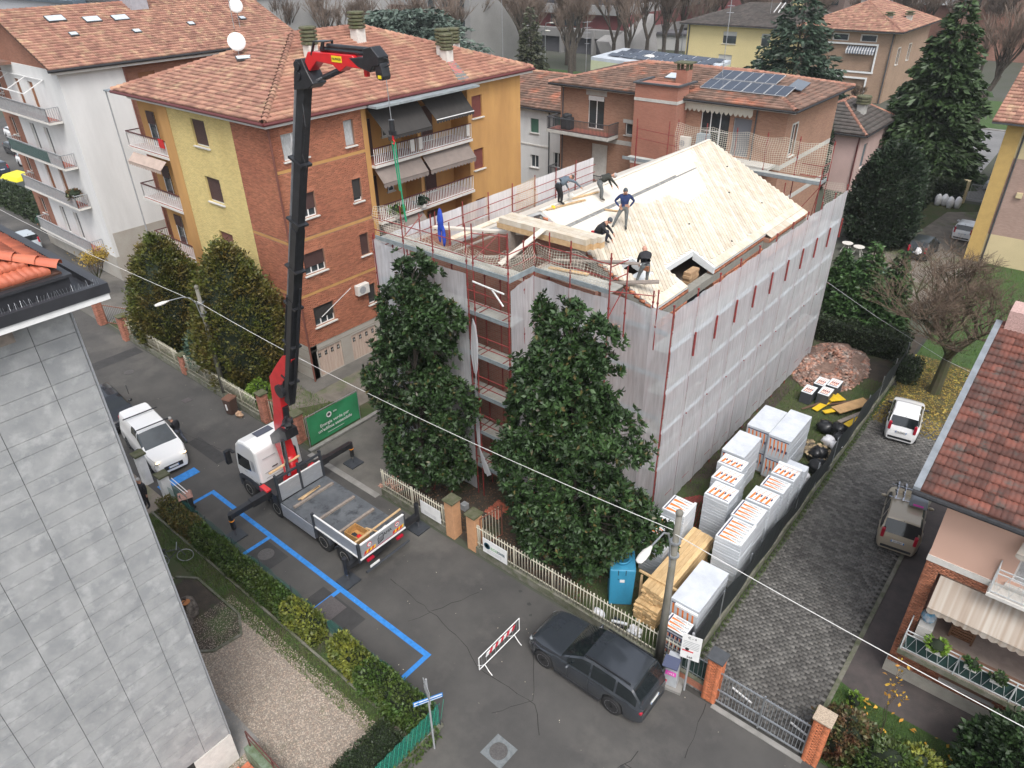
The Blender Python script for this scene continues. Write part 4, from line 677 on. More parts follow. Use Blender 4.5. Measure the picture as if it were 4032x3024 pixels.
# flat roofed pale green building with solar arrays
Fz = thing('flat_roof_building', 'low pale green building with a white flat roof carrying solar panels', 'building'); pg = mat('pale_green', (.52, .55, .36), .85, var=.05)
c4 = [(-75, 110.5), (-51.5, 106.4), (-53.6, 119), (-76.4, 123.2)]
mb = MB(); mb.ext([(x, y, 0) for x, y in c4], (0, 0, 5.2)); mb.obj('walls', pg, Fz); mb = MB(); mb.ext([(x * 1.0, y, 5.2) for x, y in c4], (0, 0, .5)); mb.obj('roof_edge', mat('white_membrane', (.5, .54, .58), .4, var=.12, scale=.6), Fz)
for k in range(3):
    for j in range(7): o = MB().box(0, 2.6, 0, 1.3, 0, .06).obj('solar_panel', pv, Fz, loc=(-73 + j * 2.8, 112.5 + k * 3.0 - j * .45, 5.85)); o.rotation_euler = (R(12), 0, R(-10)); 
MB().blob((-66, 114.5, 5.75), (1.1, 1.1, .5), jit=.02).obj('roof_dome', offwhite, Fz, True)
# yellow villa
yel = mat('pale_yellow', (.62, .52, .27), .9, var=.05, scale=.2); Yv = thing('yellow_villa', 'pale yellow villa with a grey hipped roof and roller shutters', 'house'); Y6 = 134.
h6 = [(-62.5, -59.9, 6.2, 8.2), (-55.3, -53.7, 6.2, 8.2), (-62.9, -60.3, 1.6, 4.4), (-55.7, -54.1, 1.4, 4.2)]
MB().box(-69.4, -45.2, Y6 + .3, 150, 0, 9).obj('core', yel, Yv); wall_holes('wall', yel, Yv, 'y', Y6, -69.7, -45, 0, 9.1, h6, -1)
for i, h_ in enumerate(h6): window(Yv, 'y', Y6, *h_, -1, split=1, shut=[.35, .35, 1, 1][i], shm=mat('white_shutter', (.5, .5, .48), .7), frame=lint)
hip_house(Yv, -69.7, -45, 134, 150, 9.3, 12.2, tile_s, ov=1.1, tw=.5, tl=.5); [MB().tube((x, 133.8, 0), (x, 133.8, 9), .12).obj('downpipe', dgrey, Yv) for x in (-69.2, -51.5)]
c = MB().box(-53, -51.6, 140, 141.3, 11, 13.2).obj('chimney', yel, Yv); mb = MB(); [mb.bar((-55 + k, 137, 11.3), (-54.2 + k, 137.6, 12.8), .25, .12) for k in (0, .8)]; mb.obj('roof_vent', white, Yv)
antenna('roof_antenna', -56, 138, 11, 16, 'short white aerial on the grey roof of the yellow villa', 3)
# brick villa
Bv = thing('brick_villa', 'tall brick villa with a white framed loggia and hipped roof at the top right', 'house'); Y7 = 128.
bq3 = brick_mat('brick_villa', (.36, .24, .16), (.3, .19, .13), (.3, .24, .19), 'x', .3, .08); MB().box(-46, -32.2, Y7 + .4, 148, 0, 9.8).obj('core', bq3, Bv)
lo = [(-42.5, -34.4, 4.4, 8.1), (-43.2, -35, -.0, 3.3)]; h7 = [(-41.1, -38.9, 8.6, 9.5), (-36.9, -34.7, 8.6, 9.5)]
wall_holes('wall', bq3, Bv, 'y', Y7, -46, -32, 0, 9.9, lo + h7, -1, .4); wall_holes('wall', bq3, Bv, 'x', -32, Y7 + .4, 148, 0, 9.9, hz := [(131, 132.3, 5.2, 7.6), (137, 138.3, 5.2, 7.6)], 1)
for h_ in h7: window(Bv, 'y', Y7, *h_, -1, split=1, trim=offwhite, sill=False)
for h_ in hz: window(Bv, 'x', -32, *h_, 1, split=2, trim=offwhite)
for (a, b_, c_, d_) in lo:
    MB().box(a, b_, Y7 + .55, Y7 + .62, c_, d_).obj('loggia_back', offwhite, Bv); fr2 = MB(); fr2.box(a - .25, a, Y7 - .08, Y7 + .3, c_ - .2, d_ + .25).box(b_, b_ + .25, Y7 - .08, Y7 + .3, c_ - .2, d_ + .25).box(a, b_, Y7 - .08, Y7 + .3, d_, d_ + .25).box(a - .3, b_ + .3, Y7 - .12, Y7 + .3, c_ - .25, c_); fr2.obj('loggia_frame', white, Bv)
window(Bv, 'y', Y7 + .54, -41.6, -40, 4.9, 7.4, -1, split=2, rec=-.08, shut=.25, shm=brn, sill=False); window(Bv, 'y', Y7 + .54, -37.4, -35.6, 4.4, 7.2, -1, split=2, rec=-.08, sill=False); window(Bv, 'y', Y7 + .54, -42.2, -40.2, .2, 2.8, -1, split=3, bars=3, rec=-.08, sill=False)
sw = stripes_mat('striped_canopy', (1, 0, 0), .4, (.6, .6, .6), (.1, .12, .16)); awning(Bv, (-38.8, Y7 + .3, 7.9), (-34.5, Y7 + .3, 7.9), (-38.8, Y7 - .3, 7.3), (-34.5, Y7 - .3, 7.3), sw, val=.5, n=10)
bx('tall_window', glass, -45.3, -44.0, Y7 - .05, Y7, 1, 8.5, Bv); hip_house(Bv, -46, -32, 128, 148, 10.2, 13.6, tile_m, ov=1.1, tw=.42, tl=.5, capm=tile_o)
for x, y, z_ in ((-40, 136, 13), (-34.5, 131.5, 11.2), (-33, 137, 11)): c = MB().box(x - .4, x + .4, y - .4, y + .4, z_ - 1, z_ + .8).obj('chimney', lint, Bv); MB().box(x - .6, x + .6, y - .6, y + .6, z_ + .8, z_ + 1.0).box(x - .55, x + .55, y - .55, y + .55, z_ + 1.15, z_ + 1.3).box(x - .3, x + .3, y - .3, y + .3, z_ + 1.0, z_ + 1.15).obj('cap', moss, c)
MB().tube((-32.3, 127.85, 0), (-32.3, 127.85, 10), .1).obj('downpipe', dgrey, Bv)
# small pink house
Ps = thing('small_pink_house', 'small pink house with a dark pyramid roof behind the dark round tree', 'house'); pk = mat('faded_pink', (.55, .4, .37), .9, var=.06, scale=.5)
MB().box(-27.5, -20.9, 78.9, 88, 0, 5.6).obj('core', pk, Ps); wall_holes('wall', pk, Ps, 'y', 78.6, -27.5, -20.6, 0, 5.65, [], -1); wall_holes('wall', pk, Ps, 'x', -20.6, 78.9, 88, 0, 5.65, [(80.2, 81.4, 2.2, 4.6)], 1)
window(Ps, 'x', -20.6, 80.2, 81.4, 2.2, 4.6, 1, split=1, shut=1, shm=mat('grey_blue_shutter', (.13, .17, .19), .7)); hip_house(Ps, -27.5, -20.6, 78.6, 88, 5.9, 8.2, tile_s, ov=.6, cap=10, tw=.5, tl=.5, capm=tile_o)
MB().tube((-20.75, 78.5, 0), (-20.75, 78.5, 5.8), .07).obj('downpipe', gutter_r, Ps); c = MB().box(-22.6, -21.8, 82, 82.8, 6.5, 8.0).obj('chimney', lint, Ps); mb = MB(); [mb.lathe([(.6, 0), (.75, .05), (.75, .2), (.55, .26)], (-22.2, 82.4, 8.02 + k * .28), 8) for k in range(3)]; mb.obj('cowl', moss, c)
MB().tube((-25.0, 81, 7), (-25.0, 81, 8.6), .15).obj('flue', offwhite, Ps); tag(MB().path([(-29.5, 80, 7.7), (-28, 80, 7.6), (-26.5, 80.6, 7.3), (-25.6, 80.8, 7.6), (-24.8, 80.6, 8.4)], .16, 8).obj('duct', alu), 'silver flexible duct lying across the roof of the small pink house', 'duct')
# brick block at the right edge
E9 = thing('right_block', 'tall pinkish brick and cream block cut off by the right edge of the photo', 'apartment block'); bq4 = brick_mat('brick_pale', (.42, .29, .24), (.36, .24, .2), (.35, .27, .23), 'x', .25, .07); cream = mat('cream_wall', (.6, .5, .3), .9, var=.05, scale=.4)
MB().box(-7.1, 12, 66.5, 92, 0, 10.9).obj('core', cream, E9); MB().box(-7.35, -6.3, 66.15, 66.5, 0, 10.9).obj('pilaster', mat('ochre_band', (.5, .34, .12), .85, var=.06), E9); MB().box(-6.3, 12, 66.2, 66.5, 2.4, 8.3).obj('brick_panel', bq4, E9)
MB().box(-6.3, 12, 66.18, 66.5, 0, 2.4).box(-6.3, 12, 66.18, 66.5, 8.3, 10.9).obj('plaster_panel', cream, E9); MB().box(-7.4, -7.1, 66.5, 69, 0, 10.9).obj('grey_edge', mat('pale_side', (.45, .45, .43), .9), E9); MB().tube((-6.1, 66.1, 0), (-6.1, 66.1, 10.8), .07).obj('downpipe', dgrey, E9)
window(E9, 'y', 66.17, -2.6, -1.8, 1.2, 1.7, -1, split=1, rec=-.06); tiled_plane([(-8.3, 65.2, 10.9), (14, 65.2, 10.9), (14, 75, 15), (-8.3, 75, 15)], tile_m, E9, cap=30, under=undert, tw=.4, tl=.45); MB().box(-8.3, 14, 65.2, 66.1, 10.75, 10.88).obj('soffit', dgrey, E9)
tag(bx('wall_light', cream, -5.3, -4.9, 66.0, 66.17, 5.5, 5.9), 'small cream box fixed on the pinkish brick wall', 'lamp')
# far long building of concrete and dark red bands
Lb = thing('long_building', 'long low concrete building with dark red and grey bands behind the bare trees', 'building'); gc = mat('pale_concrete', (.25, .245, .24), .9, var=.12, scale=.15); dr = mat('dark_red_band', (.16, .05, .05), .8, var=.2, scale=.3); dg = mat('band_grey', (.1, .1, .11), .7, var=.2, scale=.2)
MB().box(-220, -96, 150, 230, 0, 3.4).obj('ground_floor', dg, Lb)
for k, (z0, z1, yy, m) in enumerate(((3.4, 5.2, 149, gc), (5.2, 8.2, 151, dr), (8.2, 10.0, 149.5, gc), (10, 13, 152, dg), (13, 15, 150, gc), (15, 17.5, 156, dr), (17.5, 19, 158, gc))): MB().box(-222, -94 - (k // 3) * 1.5, yy, 230, z0 + .01, z1).obj('facade_band', m, Lb)
for x in range(-218, -96, 9): MB().box(x, x + .6, 148.7, 150.5, 0, 5.19).obj('pillar', gc, Lb)
for j in range(9): mb = MB(); mb.box(-218 + j * 13, -210 + j * 13, 150.7, 150.98, 5.6, 7.8); mb.obj('window', glass, Lb)
MB().hexa([(-96, 146, 0), (-92, 146, 0), (-90, 160, 0), (-94, 160, 0), (-98, 146, 3.4), (-94.5, 146, 3.4), (-92, 160, 8), (-96, 160, 8)]).obj('ramp_wall', gc, Lb)
for nm, lab, x0, x1, y0, y1, h_, m, cat in (('far_factory', 'pale grey blank hall behind the gabled white block', -160, -124, 62, 110, 15, mat('pale_hall', (.3, .295, .29), .9, var=.05, scale=.1), 'hall'), ('grey_tower', 'pale concrete building with dark windows just left of the bare trees at the top', -120, -104, 112, 128, 15, gc, 'building'), ('far_terrace', 'dim brick apartment block behind the trees at the top centre', -82, -62, 196, 214, 14, brick_mat('far_brick', (.2, .14, .12), (.16, .11, .1), (.2, .17, .15), 'x'), 'apartment block'), ('garden_wall_building', 'low white walled building across the far street', -100, -80, 166, 172, 3.2, mat('far_white', (.55, .55, .54), .9), 'building')):
    t = thing(nm, lab, cat); MB().box(x0, x1, y0, y1, 0, h_).obj('walls', m, t); MB().box(x0 - .4, x1 + .4, y0 - .4, y1 + .4, h_, h_ + .5).obj('roof', dg, t)
    for k in range(int((x1 - x0) / 4)):
        for z_ in np.arange(1.5, h_ - 2, 3.4): MB().box(x0 + 1 + k * 4, x0 + 2.6 + k * 4, y0 - .12, y0 - .02, z_, z_ + 1.5).obj('window', glass, t)
Sr = thing('shed_roof_hall', 'hall with a dark blue ribbed metal roof at the top left corner', 'hall'); rib = mat('blue_ribbed_metal', (.12, .16, .2), .4, var=.15, scale=.3, metal=.4); MB().box(-250, -150, 60, 110, 0, 14.5).obj('walls', mat('pale_hall2', (.42, .42, .44), .9, var=.08), Sr)
MB().box(-250, -149.5, 59.5, 110, 14.5, 15).obj('roof', rib, Sr); mb = MB(); [mb.box(x, x + .3, 60, 110, 15, 15.3) for x in np.arange(-250, -150, 2.2)]; mb.obj('ribs', rib, Sr); mb = MB(); [mb.ext([(x, 64, 15), (x + 5, 64, 15), (x, 64, 17)], (0, 12, 0)) for x in (-165, -185, -205)]; mb.obj('roof_light', offwhite, Sr)
Rb = thing('far_brick_block', 'far brick block with a long white parapet at the top right', 'apartment block'); bq5 = brick_mat('brick_far2', (.33, .17, .13), (.27, .14, .1), (.28, .2, .17), 'x', .5, .14)
MB().box(-78, -18, 205, 225, 0, 17).obj('walls', bq5, Rb); MB().box(-80, -38, 203.5, 205, 8.5, 10.8).box(-80, -38, 203.4, 205, 13.2, 15.2).obj('parapet', mat('far_white2', (.5, .5, .5), .9), Rb); MB().box(-36, -8, 186, 204.9, 0, 18).obj('wing', bq5, Rb)
for x in range(-34, -8, 6):
    for z_ in (9, 13): MB().box(x, x + 2, 185.9, 186, z_, z_ + 2).obj('window', glass, Rb)
for x in range(-76, -40, 5): MB().box(x, x + 2, 204.9, 205.0, 11, 13).obj('window', glass, Rb)
Zl = thing('far_left_block', 'brick block standing in the mist at the very top right corner', 'apartment block'); MB().box(2, 60, 150, 175, 0, 20).obj('walls', bq5, Zl)
for x in range(4, 58, 6):
    for z_ in (3, 7, 11, 15): MB().box(x, x + 2, 149.9, 150, z_, z_ + 2).obj('window', glass, Zl)
# ---------------- house being re-roofed ----------------
K = thing('house_under_construction', 'house being re-roofed with new pale wooden boards, wrapped in scaffolding', 'house')
bk = mat('hollow_block', (.42, .16, .085), .9, rnd=.3, col2=(.34, .13, .075), scale=2, bump=.2, bscale=40); bwall = brick_mat('old_brick', (.36, .17, .12), (.3, .13, .09), (.3, .24, .2), 'x', .3, .1)
newwood = mat('new_board', (.6, .54, .45), .65, rnd=.13, col2=(.5, .42, .31), scale=1.3, stretch=(2.2, 2.6, 1), col3=(.64, .59, .5), s3=.8, detail=6); sheetw = mat('sheathing', (.63, .58, .5), .6, var=.04, scale=1.2, col3=(.73, .65, .54), s3=.5); insul = mat('white_lining', (.6, .62, .62), .7, var=.05)
EX, EZ, SL = -12.4, 10.4, .4828; RX = -18.2; zr_ = lambda x: EZ - SL * (x - EX) if x >= RX else EZ - SL * (2 * RX - x - EX)
MB().box(-24.0, -12.45, 23.75, 38.9, .02, 9.2).obj('masonry', bwall, K); MB().box(-23.9, -16.9, 20.9, 23.74, .02, 9.9).box(-16.9, -14.5, 22.3, 23.74, .02, 9.6).obj('masonry', bwall, K)
MB().box(-12.75, -12.42, 23.5, 26.1, 9.2, 9.62).box(-12.75, -12.42, 28.8, 34.1, 9.2, 9.62).box(-12.4, -12.1, 34.1, 38.95, 9.2, 9.55).obj('block_course_base', mortar, K)
T = []; Sz = []
for (xa, y0, y1, z0, z1) in ((-12.405, 23.45, 26.15, 9.2, 9.62), (-12.405, 28.75, 34.1, 9.2, 9.62), (-12.085, 34.1, 38.95, 9.1, 9.55), (-12.405, 23.45, 26.15, 10.02, 10.3), (-12.405, 28.75, 34.1, 10.02, 10.3), (-12.085, 34.1, 38.95, 9.95, 10.15)):
    nz = max(1, int((z1 - z0) / .13)); 
    for j in range(nz):
        for y in np.arange(y0 + (.13 if j % 2 else 0), y1, .26): T.append((xa, y + .125, z0 + (j + .5) * (z1 - z0) / nz)); Sz.append((.04, .245, (z1 - z0) / nz - .012))
pieces('block', T, Sz, bk, K)
MB().box(-12.75, -12.43, 23.5, 26.15, 10.0, 10.28).box(-12.75, -12.43, 28.75, 34.1, 10.0, 10.28).box(-12.4, -12.1, 34.1, 38.95, 9.93, 10.12).obj('block_backing', mortar, K)
cb_ = mat('new_concrete', (.25, .24, .21), .9, col2=(.2, .195, .17), scale=3, bump=.3, bscale=25)
MB().box(-12.8, -12.39, 23.44, 34.1, 9.63, 9.99).box(-12.6, -12.07, 34.11, 39.0, 9.56, 9.92).obj('ring_beam', cb_, K)
gw = MB(); gw.ext([(-24.0, 23.5, 9.2), (-12.45, 23.5, 9.2), (-12.45, 23.5, 10.2), (RX, 23.5, zr_(RX) - .32), (-24.0, 23.5, 10.2)], (0, .22, 0)); gw.obj('gable_wall', bwall, K)
gb = MB(); gb.hexa([(-12.4, 23.4, 9.85), (-12.4, 23.49, 9.85), (RX, 23.49, zr_(RX) - .55), (RX, 23.4, zr_(RX) - .55), (-12.4, 23.4, 10.15), (-12.4, 23.49, 10.15), (RX, 23.49, zr_(RX) - .25), (RX, 23.4, zr_(RX) - .25)]); gb.obj('gable_beam', cb_, K)
T = [(x, 23.45, zr_(x) - .16) for x in np.arange(-17.9, -12.5, .26)]; pieces('gable_block', T, (.24, .12, .12), bk, K)
MB().ext([(-24.0, 38.7, 9.2), (-12.45, 38.7, 9.2), (-12.45, 38.7, 10.2), (RX, 38.7, zr_(RX) - .3), (-24.0, 38.7, 10.2)], (0, .22, 0)).obj('gable_wall', bwall, K)
# deck below the boards (with openings left)
n1 = (-13.6, -12.4, 26.15, 28.75); n2 = (-14.68, -13.95, 24.15, 25.25)
xs_ = [RX, -14.68, -13.95, -13.6, EX + .02]; ys_ = [23.45, 24.15, 25.25, 26.15, 28.75, 39.0]
mb = MB()
for i in range(4):
    for j in range(5):
        xc, yc = (xs_[i] + xs_[i + 1]) / 2, (ys_[j] + ys_[j + 1]) / 2
        if any(a < xc < b and c < yc < d for a, b, c, d in (n1, n2)): continue
        a, b, c, d = xs_[i], xs_[i + 1], ys_[j], ys_[j + 1]; mb.hexa([(a, c, zr_(a) - .16), (b, c, zr_(b) - .16), (b, d, zr_(b) - .16), (a, d, zr_(a) - .16), (a, c, zr_(a) - .035), (b, c, zr_(b) - .035), (b, d, zr_(b) - .035), (a, d, zr_(a) - .035)])
mb.hexa([(-24.3, 23.45, zr_(-24.3) - .16), (RX, 23.45, zr_(RX) - .16), (RX, 39, zr_(RX) - .16), (-24.3, 39, zr_(-24.3) - .16), (-24.3, 23.45, zr_(-24.3) - .03), (RX, 23.45, zr_(RX) - .03), (RX, 39, zr_(RX) - .03), (-24.3, 39, zr_(-24.3) - .03)])
mb.obj('roof_deck', insul, K)
for (a, b, c, d) in (n1, n2):
    lb = MB(); z_ = lambda x: zr_(x) - .03
    lb.hexa([(a + .001, c, z_(a) - .3), (a + .12, c, z_(a) - .3), (a + .12, d, z_(a) - .3), (a + .001, d, z_(a) - .3), (a + .001, c, z_(a)), (a + .12, c, z_(a + .12)), (a + .12, d, z_(a + .12)), (a + .001, d, z_(a))])
    lb.hexa([(a + .12, d - .14, z_(a) - .45), (b, d - .14, z_(b) - .3), (b, d, z_(b) - .3), (a + .12, d, z_(a) - .45), (a + .12, d - .14, z_(a + .12)), (b, d - .14, z_(b)), (b, d, z_(b)), (a + .12, d, z_(a + .12))]); lb.obj('opening_lining', insul, K)
    MB().box(a + .1, b - .02, c + .05, d - .15, 9.21, 9.25).obj('opening_shade', blackm, K)  # black sheet paints in the shade inside each roof opening

pr = thing('brick_pier', 'broken ochre block pier standing in the large square roof opening', 'brick pier'); ob = mat('ochre_block', (.38, .25, .14), .9, rnd=.2, col2=(.32, .2, .11), scale=5)
for k in range(8):
    for j in range(3): MB().box(-13.25 + .01, -12.9, 27.35 + j * .28 + (.07 if k % 2 else 0), 27.62 + j * .28 + (.07 if k % 2 else 0), 9.25 + k * .14, 9.378 + k * .14).obj('block', ob, pr)
# diagonal boards
pl_ = [(-18.3, 23.3), (-18.3, 36.6), (-17.0, 35.3), (-15.7, 34.1), (-15.5, 31.7), (-16.35, 31.2), (-16.4, 29.4), (-16.9, 28.4), (-16.3, 26.2), (-16.4, 23.3)]
def inpoly(x, y, P):
    c = False; j = len(P) - 1
    for i in range(len(P)):
        if (P[i][1] > y) != (P[j][1] > y) and x < (P[j][0] - P[i][0]) * (y - P[i][1]) / (P[j][1] - P[i][1]) + P[i][0]: c = not c
        j = i
    return c
def boardok(x, y):
    if not (RX < x < -12.72 and 23.42 < y < 39.02): return False
    for a, b, c, d in (n1, n2):
        if a < x < b + .4 and c < y < d: return False
    return not inpoly(x, y, pl_)
cs = math.sqrt(1 + SL * SL); dv = Vector((1, -.86, -SL)).normalized(); nv = Vector((SL, 0, 1)).normalized(); wv = nv.cross(dv).normalized(); bw_ = .185; Bm = []; cnt = 0
P0 = Vector((RX, 31, zr_(RX)))
for k in range(-75, 75):
    c0 = P0 + wv * (k * bw_); t = -14.; run = None
    while t < 14:
        p = c0 + dv * t; ok = boardok(p.x, p.y)
        if ok and run is None: run = t; lim = random.uniform(2.2, 4.6)
        if run is not None and (not ok or t - run > lim):
            if t - run > .15: Bm.append((c0 + dv * (run + t) / 2, t - run))
            run = t if ok else None; lim = random.uniform(2.6, 4.6)
        t += .05
Mx = Matrix((dv, wv, nv)).transposed()
for c0, L_ in Bm:
    mb = MB(); v = [Mx @ Vector((a * L_ / 2, b * (bw_ / 2 - .009), c)) for a, b, c in ((-1, -1, -.03), (1, -1, -.03), (1, 1, -.03), (-1, 1, -.03), (-1, -1, 0), (1, -1, 0), (1, 1, 0), (-1, 1, 0))]; mb.hexa(v); mb.obj('board', newwood, K, loc=c0 + nv * random.uniform(0, .008))
# sheathing panels beside the ridge and the left slope
def slab_(x0, x1, y0, y1, th=.025, nm='panel', m=None, up=0): return MB().hexa([(x0, y0, zr_(x0) - th + up), (x1, y0, zr_(x1) - th + up), (x1, y1, zr_(x1) - th + up), (x0, y1, zr_(x0) - th + up), (x0, y0, zr_(x0) + up), (x1, y0, zr_(x1) + up), (x1, y1, zr_(x1) + up), (x0, y1, zr_(x0) + up)]).obj(nm, m or sheetw, K)
yy = 23.45
while yy < 36:
    y2 = min(yy + 2.44, 36.5); slab_(RX + .01, -17.13 if y2 < 35.4 else -17.05, yy + .006, y2 - .006)
    if yy < 34: slab_(-16.97, -15.9 if 29 < yy < 34 else -16.3, yy + .006, min(y2, 35.2) - .006, up=-.008)
    yy = y2
for y0, y1, x1 in ((31.4, 34, -15.6), (29.5, 31.4, -16.1)): slab_(-15.91 if y0 > 31 else -16.31, x1, y0, y1, up=-.01)
slab_(-17.13, -16.97, 23.6, 35.2, nm='ridge_slot', m=mat('slot_grey', (.2, .2, .19), .8, var=.3, scale=5), up=-.014)
for y0, y1 in ((23.45, 26), (26, 29), (29, 32), (32, 35.5), (35.5, 39)): slab_(-24.3, RX - .01, y0 + .006, y1 - .006); 
MB().box(RX - .09, RX + .09, 23.42, 39.0, zr_(RX) - .01, zr_(RX) + .015).obj('ridge_board', sheetw, K)
ev = lambda x0, x1, y0, y1, nm: slab_(x0, x1, y0, y1, .04, nm, newwood, .008)
for y0, y1 in ((23.42, 26.12), (28.78, 31.5), (31.5, 34.15)): ev(-12.71, -12.35, y0, y1 - .01, 'eave_board')
for y0, y1 in ((34.16, 36.6), (36.6, 39.0)): ev(-12.71, -12.36, y0, y1 - .01, 'eave_board'); ev(-12.34, -12.03, y0, y1 - .01, 'eave_board')
for x, y in ((-14.6, 30.2), (-16.3, 37.5), (-13.7, 36.5), (-15, 35.2), (-12.9, 31.4)): tag(MB().blob((x, y, zr_(x) + .03), (.05, .04, .03), jit=.4).obj('debris', blackm), {-14.6: 'dark scrap lying in the middle of the boarded roof', -16.3: 'dark scrap near the far ridge end of the boarded roof', -13.7: 'dark scrap low on the far part of the boarded roof', -15: 'small dark scrap in the far middle of the boarded roof', -12.9: 'small dark scrap by the eave of the boarded roof'}[x], 'debris')
# lower front part stripped of its roof
MB().box(-23.9, -16.95, 20.95, 21.2, 9.9, 11.1).box(-23.9, -23.6, 21.2, 23.4, 9.9, 11.3).box(-17.2, -16.95, 21.2, 23.4, 9.9, 11.4).obj('parapet_wall', bwall, K); MB().box(-16.9, -14.5, 22.3, 22.5, 9.6, 10.9).obj('parapet_wall', bwall, K)
rub = mat('rubble', (.33, .15, .1), .95, rnd=.5, col2=(.3, .27, .24), scale=6)
pebbles('rubble', -23.5, -17.2, 21.2, 23.3, 900, 9.91, .06, .25, rub, K); pebbles('rubble', -16.8, -13.3, 22.4, 23.4, 300, 9.61, .06, .22, rub, K)
for i, (a, b, w_, h_, m_) in enumerate([((-24.2, 22.9, 11.35), (-18.4, 22.9, 12.3), .3, .1, sheetw), ((-24.1, 23.2, 10.5), (-24.1, 28, 10.5), .35, .06, newwood), ((-22.9, 21.4, 10.6), (-17.6, 22.8, 11.5), .25, .06, timberw), ((-17.8, 20.3, 11.9), (-17.2, 22.4, 12.9), .3, .05, sheetw), ((-16.4, 22.0, 11.9), (-12.9, 22.9, 12.3), .2, .05, timberw), ((-16.6, 22.2, 11.75), (-13.4, 22.6, 12.35), .2, .05, timberw), ((-15.4, 22.6, 10.9), (-12.6, 24.0, 11.25), .28, .06, timberw), ((-21.5, 21.5, 11.2), (-19.8, 23, 12.1), .2, .05, timberw), ((-16.3, 21.6, 11.72), (-14.6, 21.9, 11.76), .18, .05, timber)]): 
    tag(MB().bar(a, b, w_, h_).obj('plank', m_), ('broad pale board sloping up behind the left front guard rail', 'long pale board along the left eave of the new roof', 'grey plank lying over the rubble of the stripped front', 'white board leaning in the safety net corner', 'upper grey plank behind the right front safety net', 'lower grey plank behind the right front safety net', 'thick grey plank leading from the platform to the small roof opening', 'short grey plank on the rubble behind the corner net', 'short orange-brown batten on the right front platform')[i], 'plank')
bs = thing('beam_bundle', 'bundle of long glued timber beams lying across the front gable of the new roof', 'timber bundle')
for j in range(3):
    for k in range(2): MB().box(-19.75 + .12 * k, -15.1 + .15 * j, 22.4 + j * .3, 22.685 + j * .3, 12.42 + k * .24, 12.65 + k * .24).obj('beam', newwood if k else timber, bs)
MB().box(-19.2, -19.0, 22.4, 23.3, 9.92, 12.41).box(-15.9, -15.7, 22.55, 23.3, 9.7, 12.41).obj('trestle', timberw, bs)
# ---------------- scaffolding ----------------
SC = thing('scaffolding', 'red tube scaffolding with pale debris netting round the house being re-roofed', 'scaffolding')
def netmat(name, c, op, sc=60, vert=True):
    m = bpy.data.materials.new(name); m.use_nodes = True; t = m.node_tree; N = t.nodes; L = t.links; N.remove(N['Principled BSDF']); o = N['Material Output']
    d = N.new('ShaderNodeBsdfDiffuse'); tr = N.new('ShaderNodeBsdfTranslucent'); tp = N.new('ShaderNodeBsdfTransparent'); g = N.new('ShaderNodeNewGeometry'); mp = N.new('ShaderNodeMapping'); mp.inputs['Scale'].default_value = (4, 4, .35); L.new(g.outputs['Position'], mp.inputs[0])
    n = N.new('ShaderNodeTexNoise'); n.inputs['Scale'].default_value = 2.2; n.inputs['Detail'].default_value = 6; L.new(mp.outputs[0], n.inputs['Vector']); n2_ = N.new('ShaderNodeTexNoise'); n2_.inputs['Scale'].default_value = .5; L.new(g.outputs['Position'], n2_.inputs['Vector'])
    mr = N.new('ShaderNodeMapRange'); mr.inputs[1].default_value = .3; mr.inputs[2].default_value = .7; mr.inputs[3].default_value = op - .1; mr.inputs[4].default_value = op + .1; L.new(n.outputs[0], mr.inputs[0])
    x = N.new('ShaderNodeMix'); x.data_type = 'RGBA'; x.inputs[6].default_value = (*c, 1); x.inputs[7].default_value = (*[q * .84 for q in c], 1); L.new(n2_.outputs[0], x.inputs[0]); L.new(x.outputs[2], d.inputs[0]); L.new(x.outputs[2], tr.inputs[0])
    a = N.new('ShaderNodeMixShader'); a.inputs[0].default_value = .3; L.new(d.outputs[0], a.inputs[1]); L.new(tr.outputs[0], a.inputs[2]); b = N.new('ShaderNodeMixShader'); L.new(mr.outputs[0], b.inputs[0]); L.new(tp.outputs[0], b.inputs[1]); L.new(a.outputs[0], b.inputs[2]); L.new(b.outputs[0], o.inputs[0]); return m
net = netmat('debris_net', (.78, .8, .83), .6); net2 = netmat('debris_net_white', (.8, .8, .82), .88)
def netpanel(a, b, z0, z1a, z1b, m=net, amp=.05, nm='net_panel', parent=None):
    a = Vector((*a, 0)); b = Vector((*b, 0)); L_ = (b - a).length; nx = max(4, int(L_ / .22)); nz = 26; d = (b - a) / L_; nrm = Vector((-d.y, d.x, 0)); ph = random.uniform(0, 9); V = []; F = []
    for j in range(nz + 1):
        for i in range(nx + 1):
            u = i / nx; v = j / nz; zt = z1a + (z1b - z1a) * u; z = z0 + (zt - z0) * v; off = amp * (math.sin(u * 9 + ph + v * 4) * .5 + math.sin(z * math.pi / 2) ** 2 * .8 + .35 * math.sin(u * 23 + ph)) * math.sin(math.pi * u) ** .4
            p = a + d * (L_ * u) + nrm * off; V.append((p.x, p.y, z))
    for j in range(nz):
        for i in range(nx): q = j * (nx + 1) + i; F.append((q, q + 1, q + nx + 2, q + nx + 1))
    return link(nm, mesh_np(nm, V, F, m, smooth=True), parent or SC)
def pole(x, y, z0, z1, r=.028):
    mb = MB().tube((x, y, z0), (x, y, z1), r, n=6); [mb.tube((x, y, z), (x, y, z + .07), r * 1.7, n=6) for z in np.arange(z0 + 1, z1, 1.)]; return mb.obj('pole', redpole, SC)
def ledger(p, q, r=.022): return MB().tube(p, q, r, n=5).obj('ledger', redpole, SC)
toe = mat('zinc_toe_board', (.33, .38, .4), .4, var=.12, scale=4, metal=.4); deckm = mat('deck_board', (.42, .42, .38), .8, col2=(.3, .29, .26), scale=1.5)
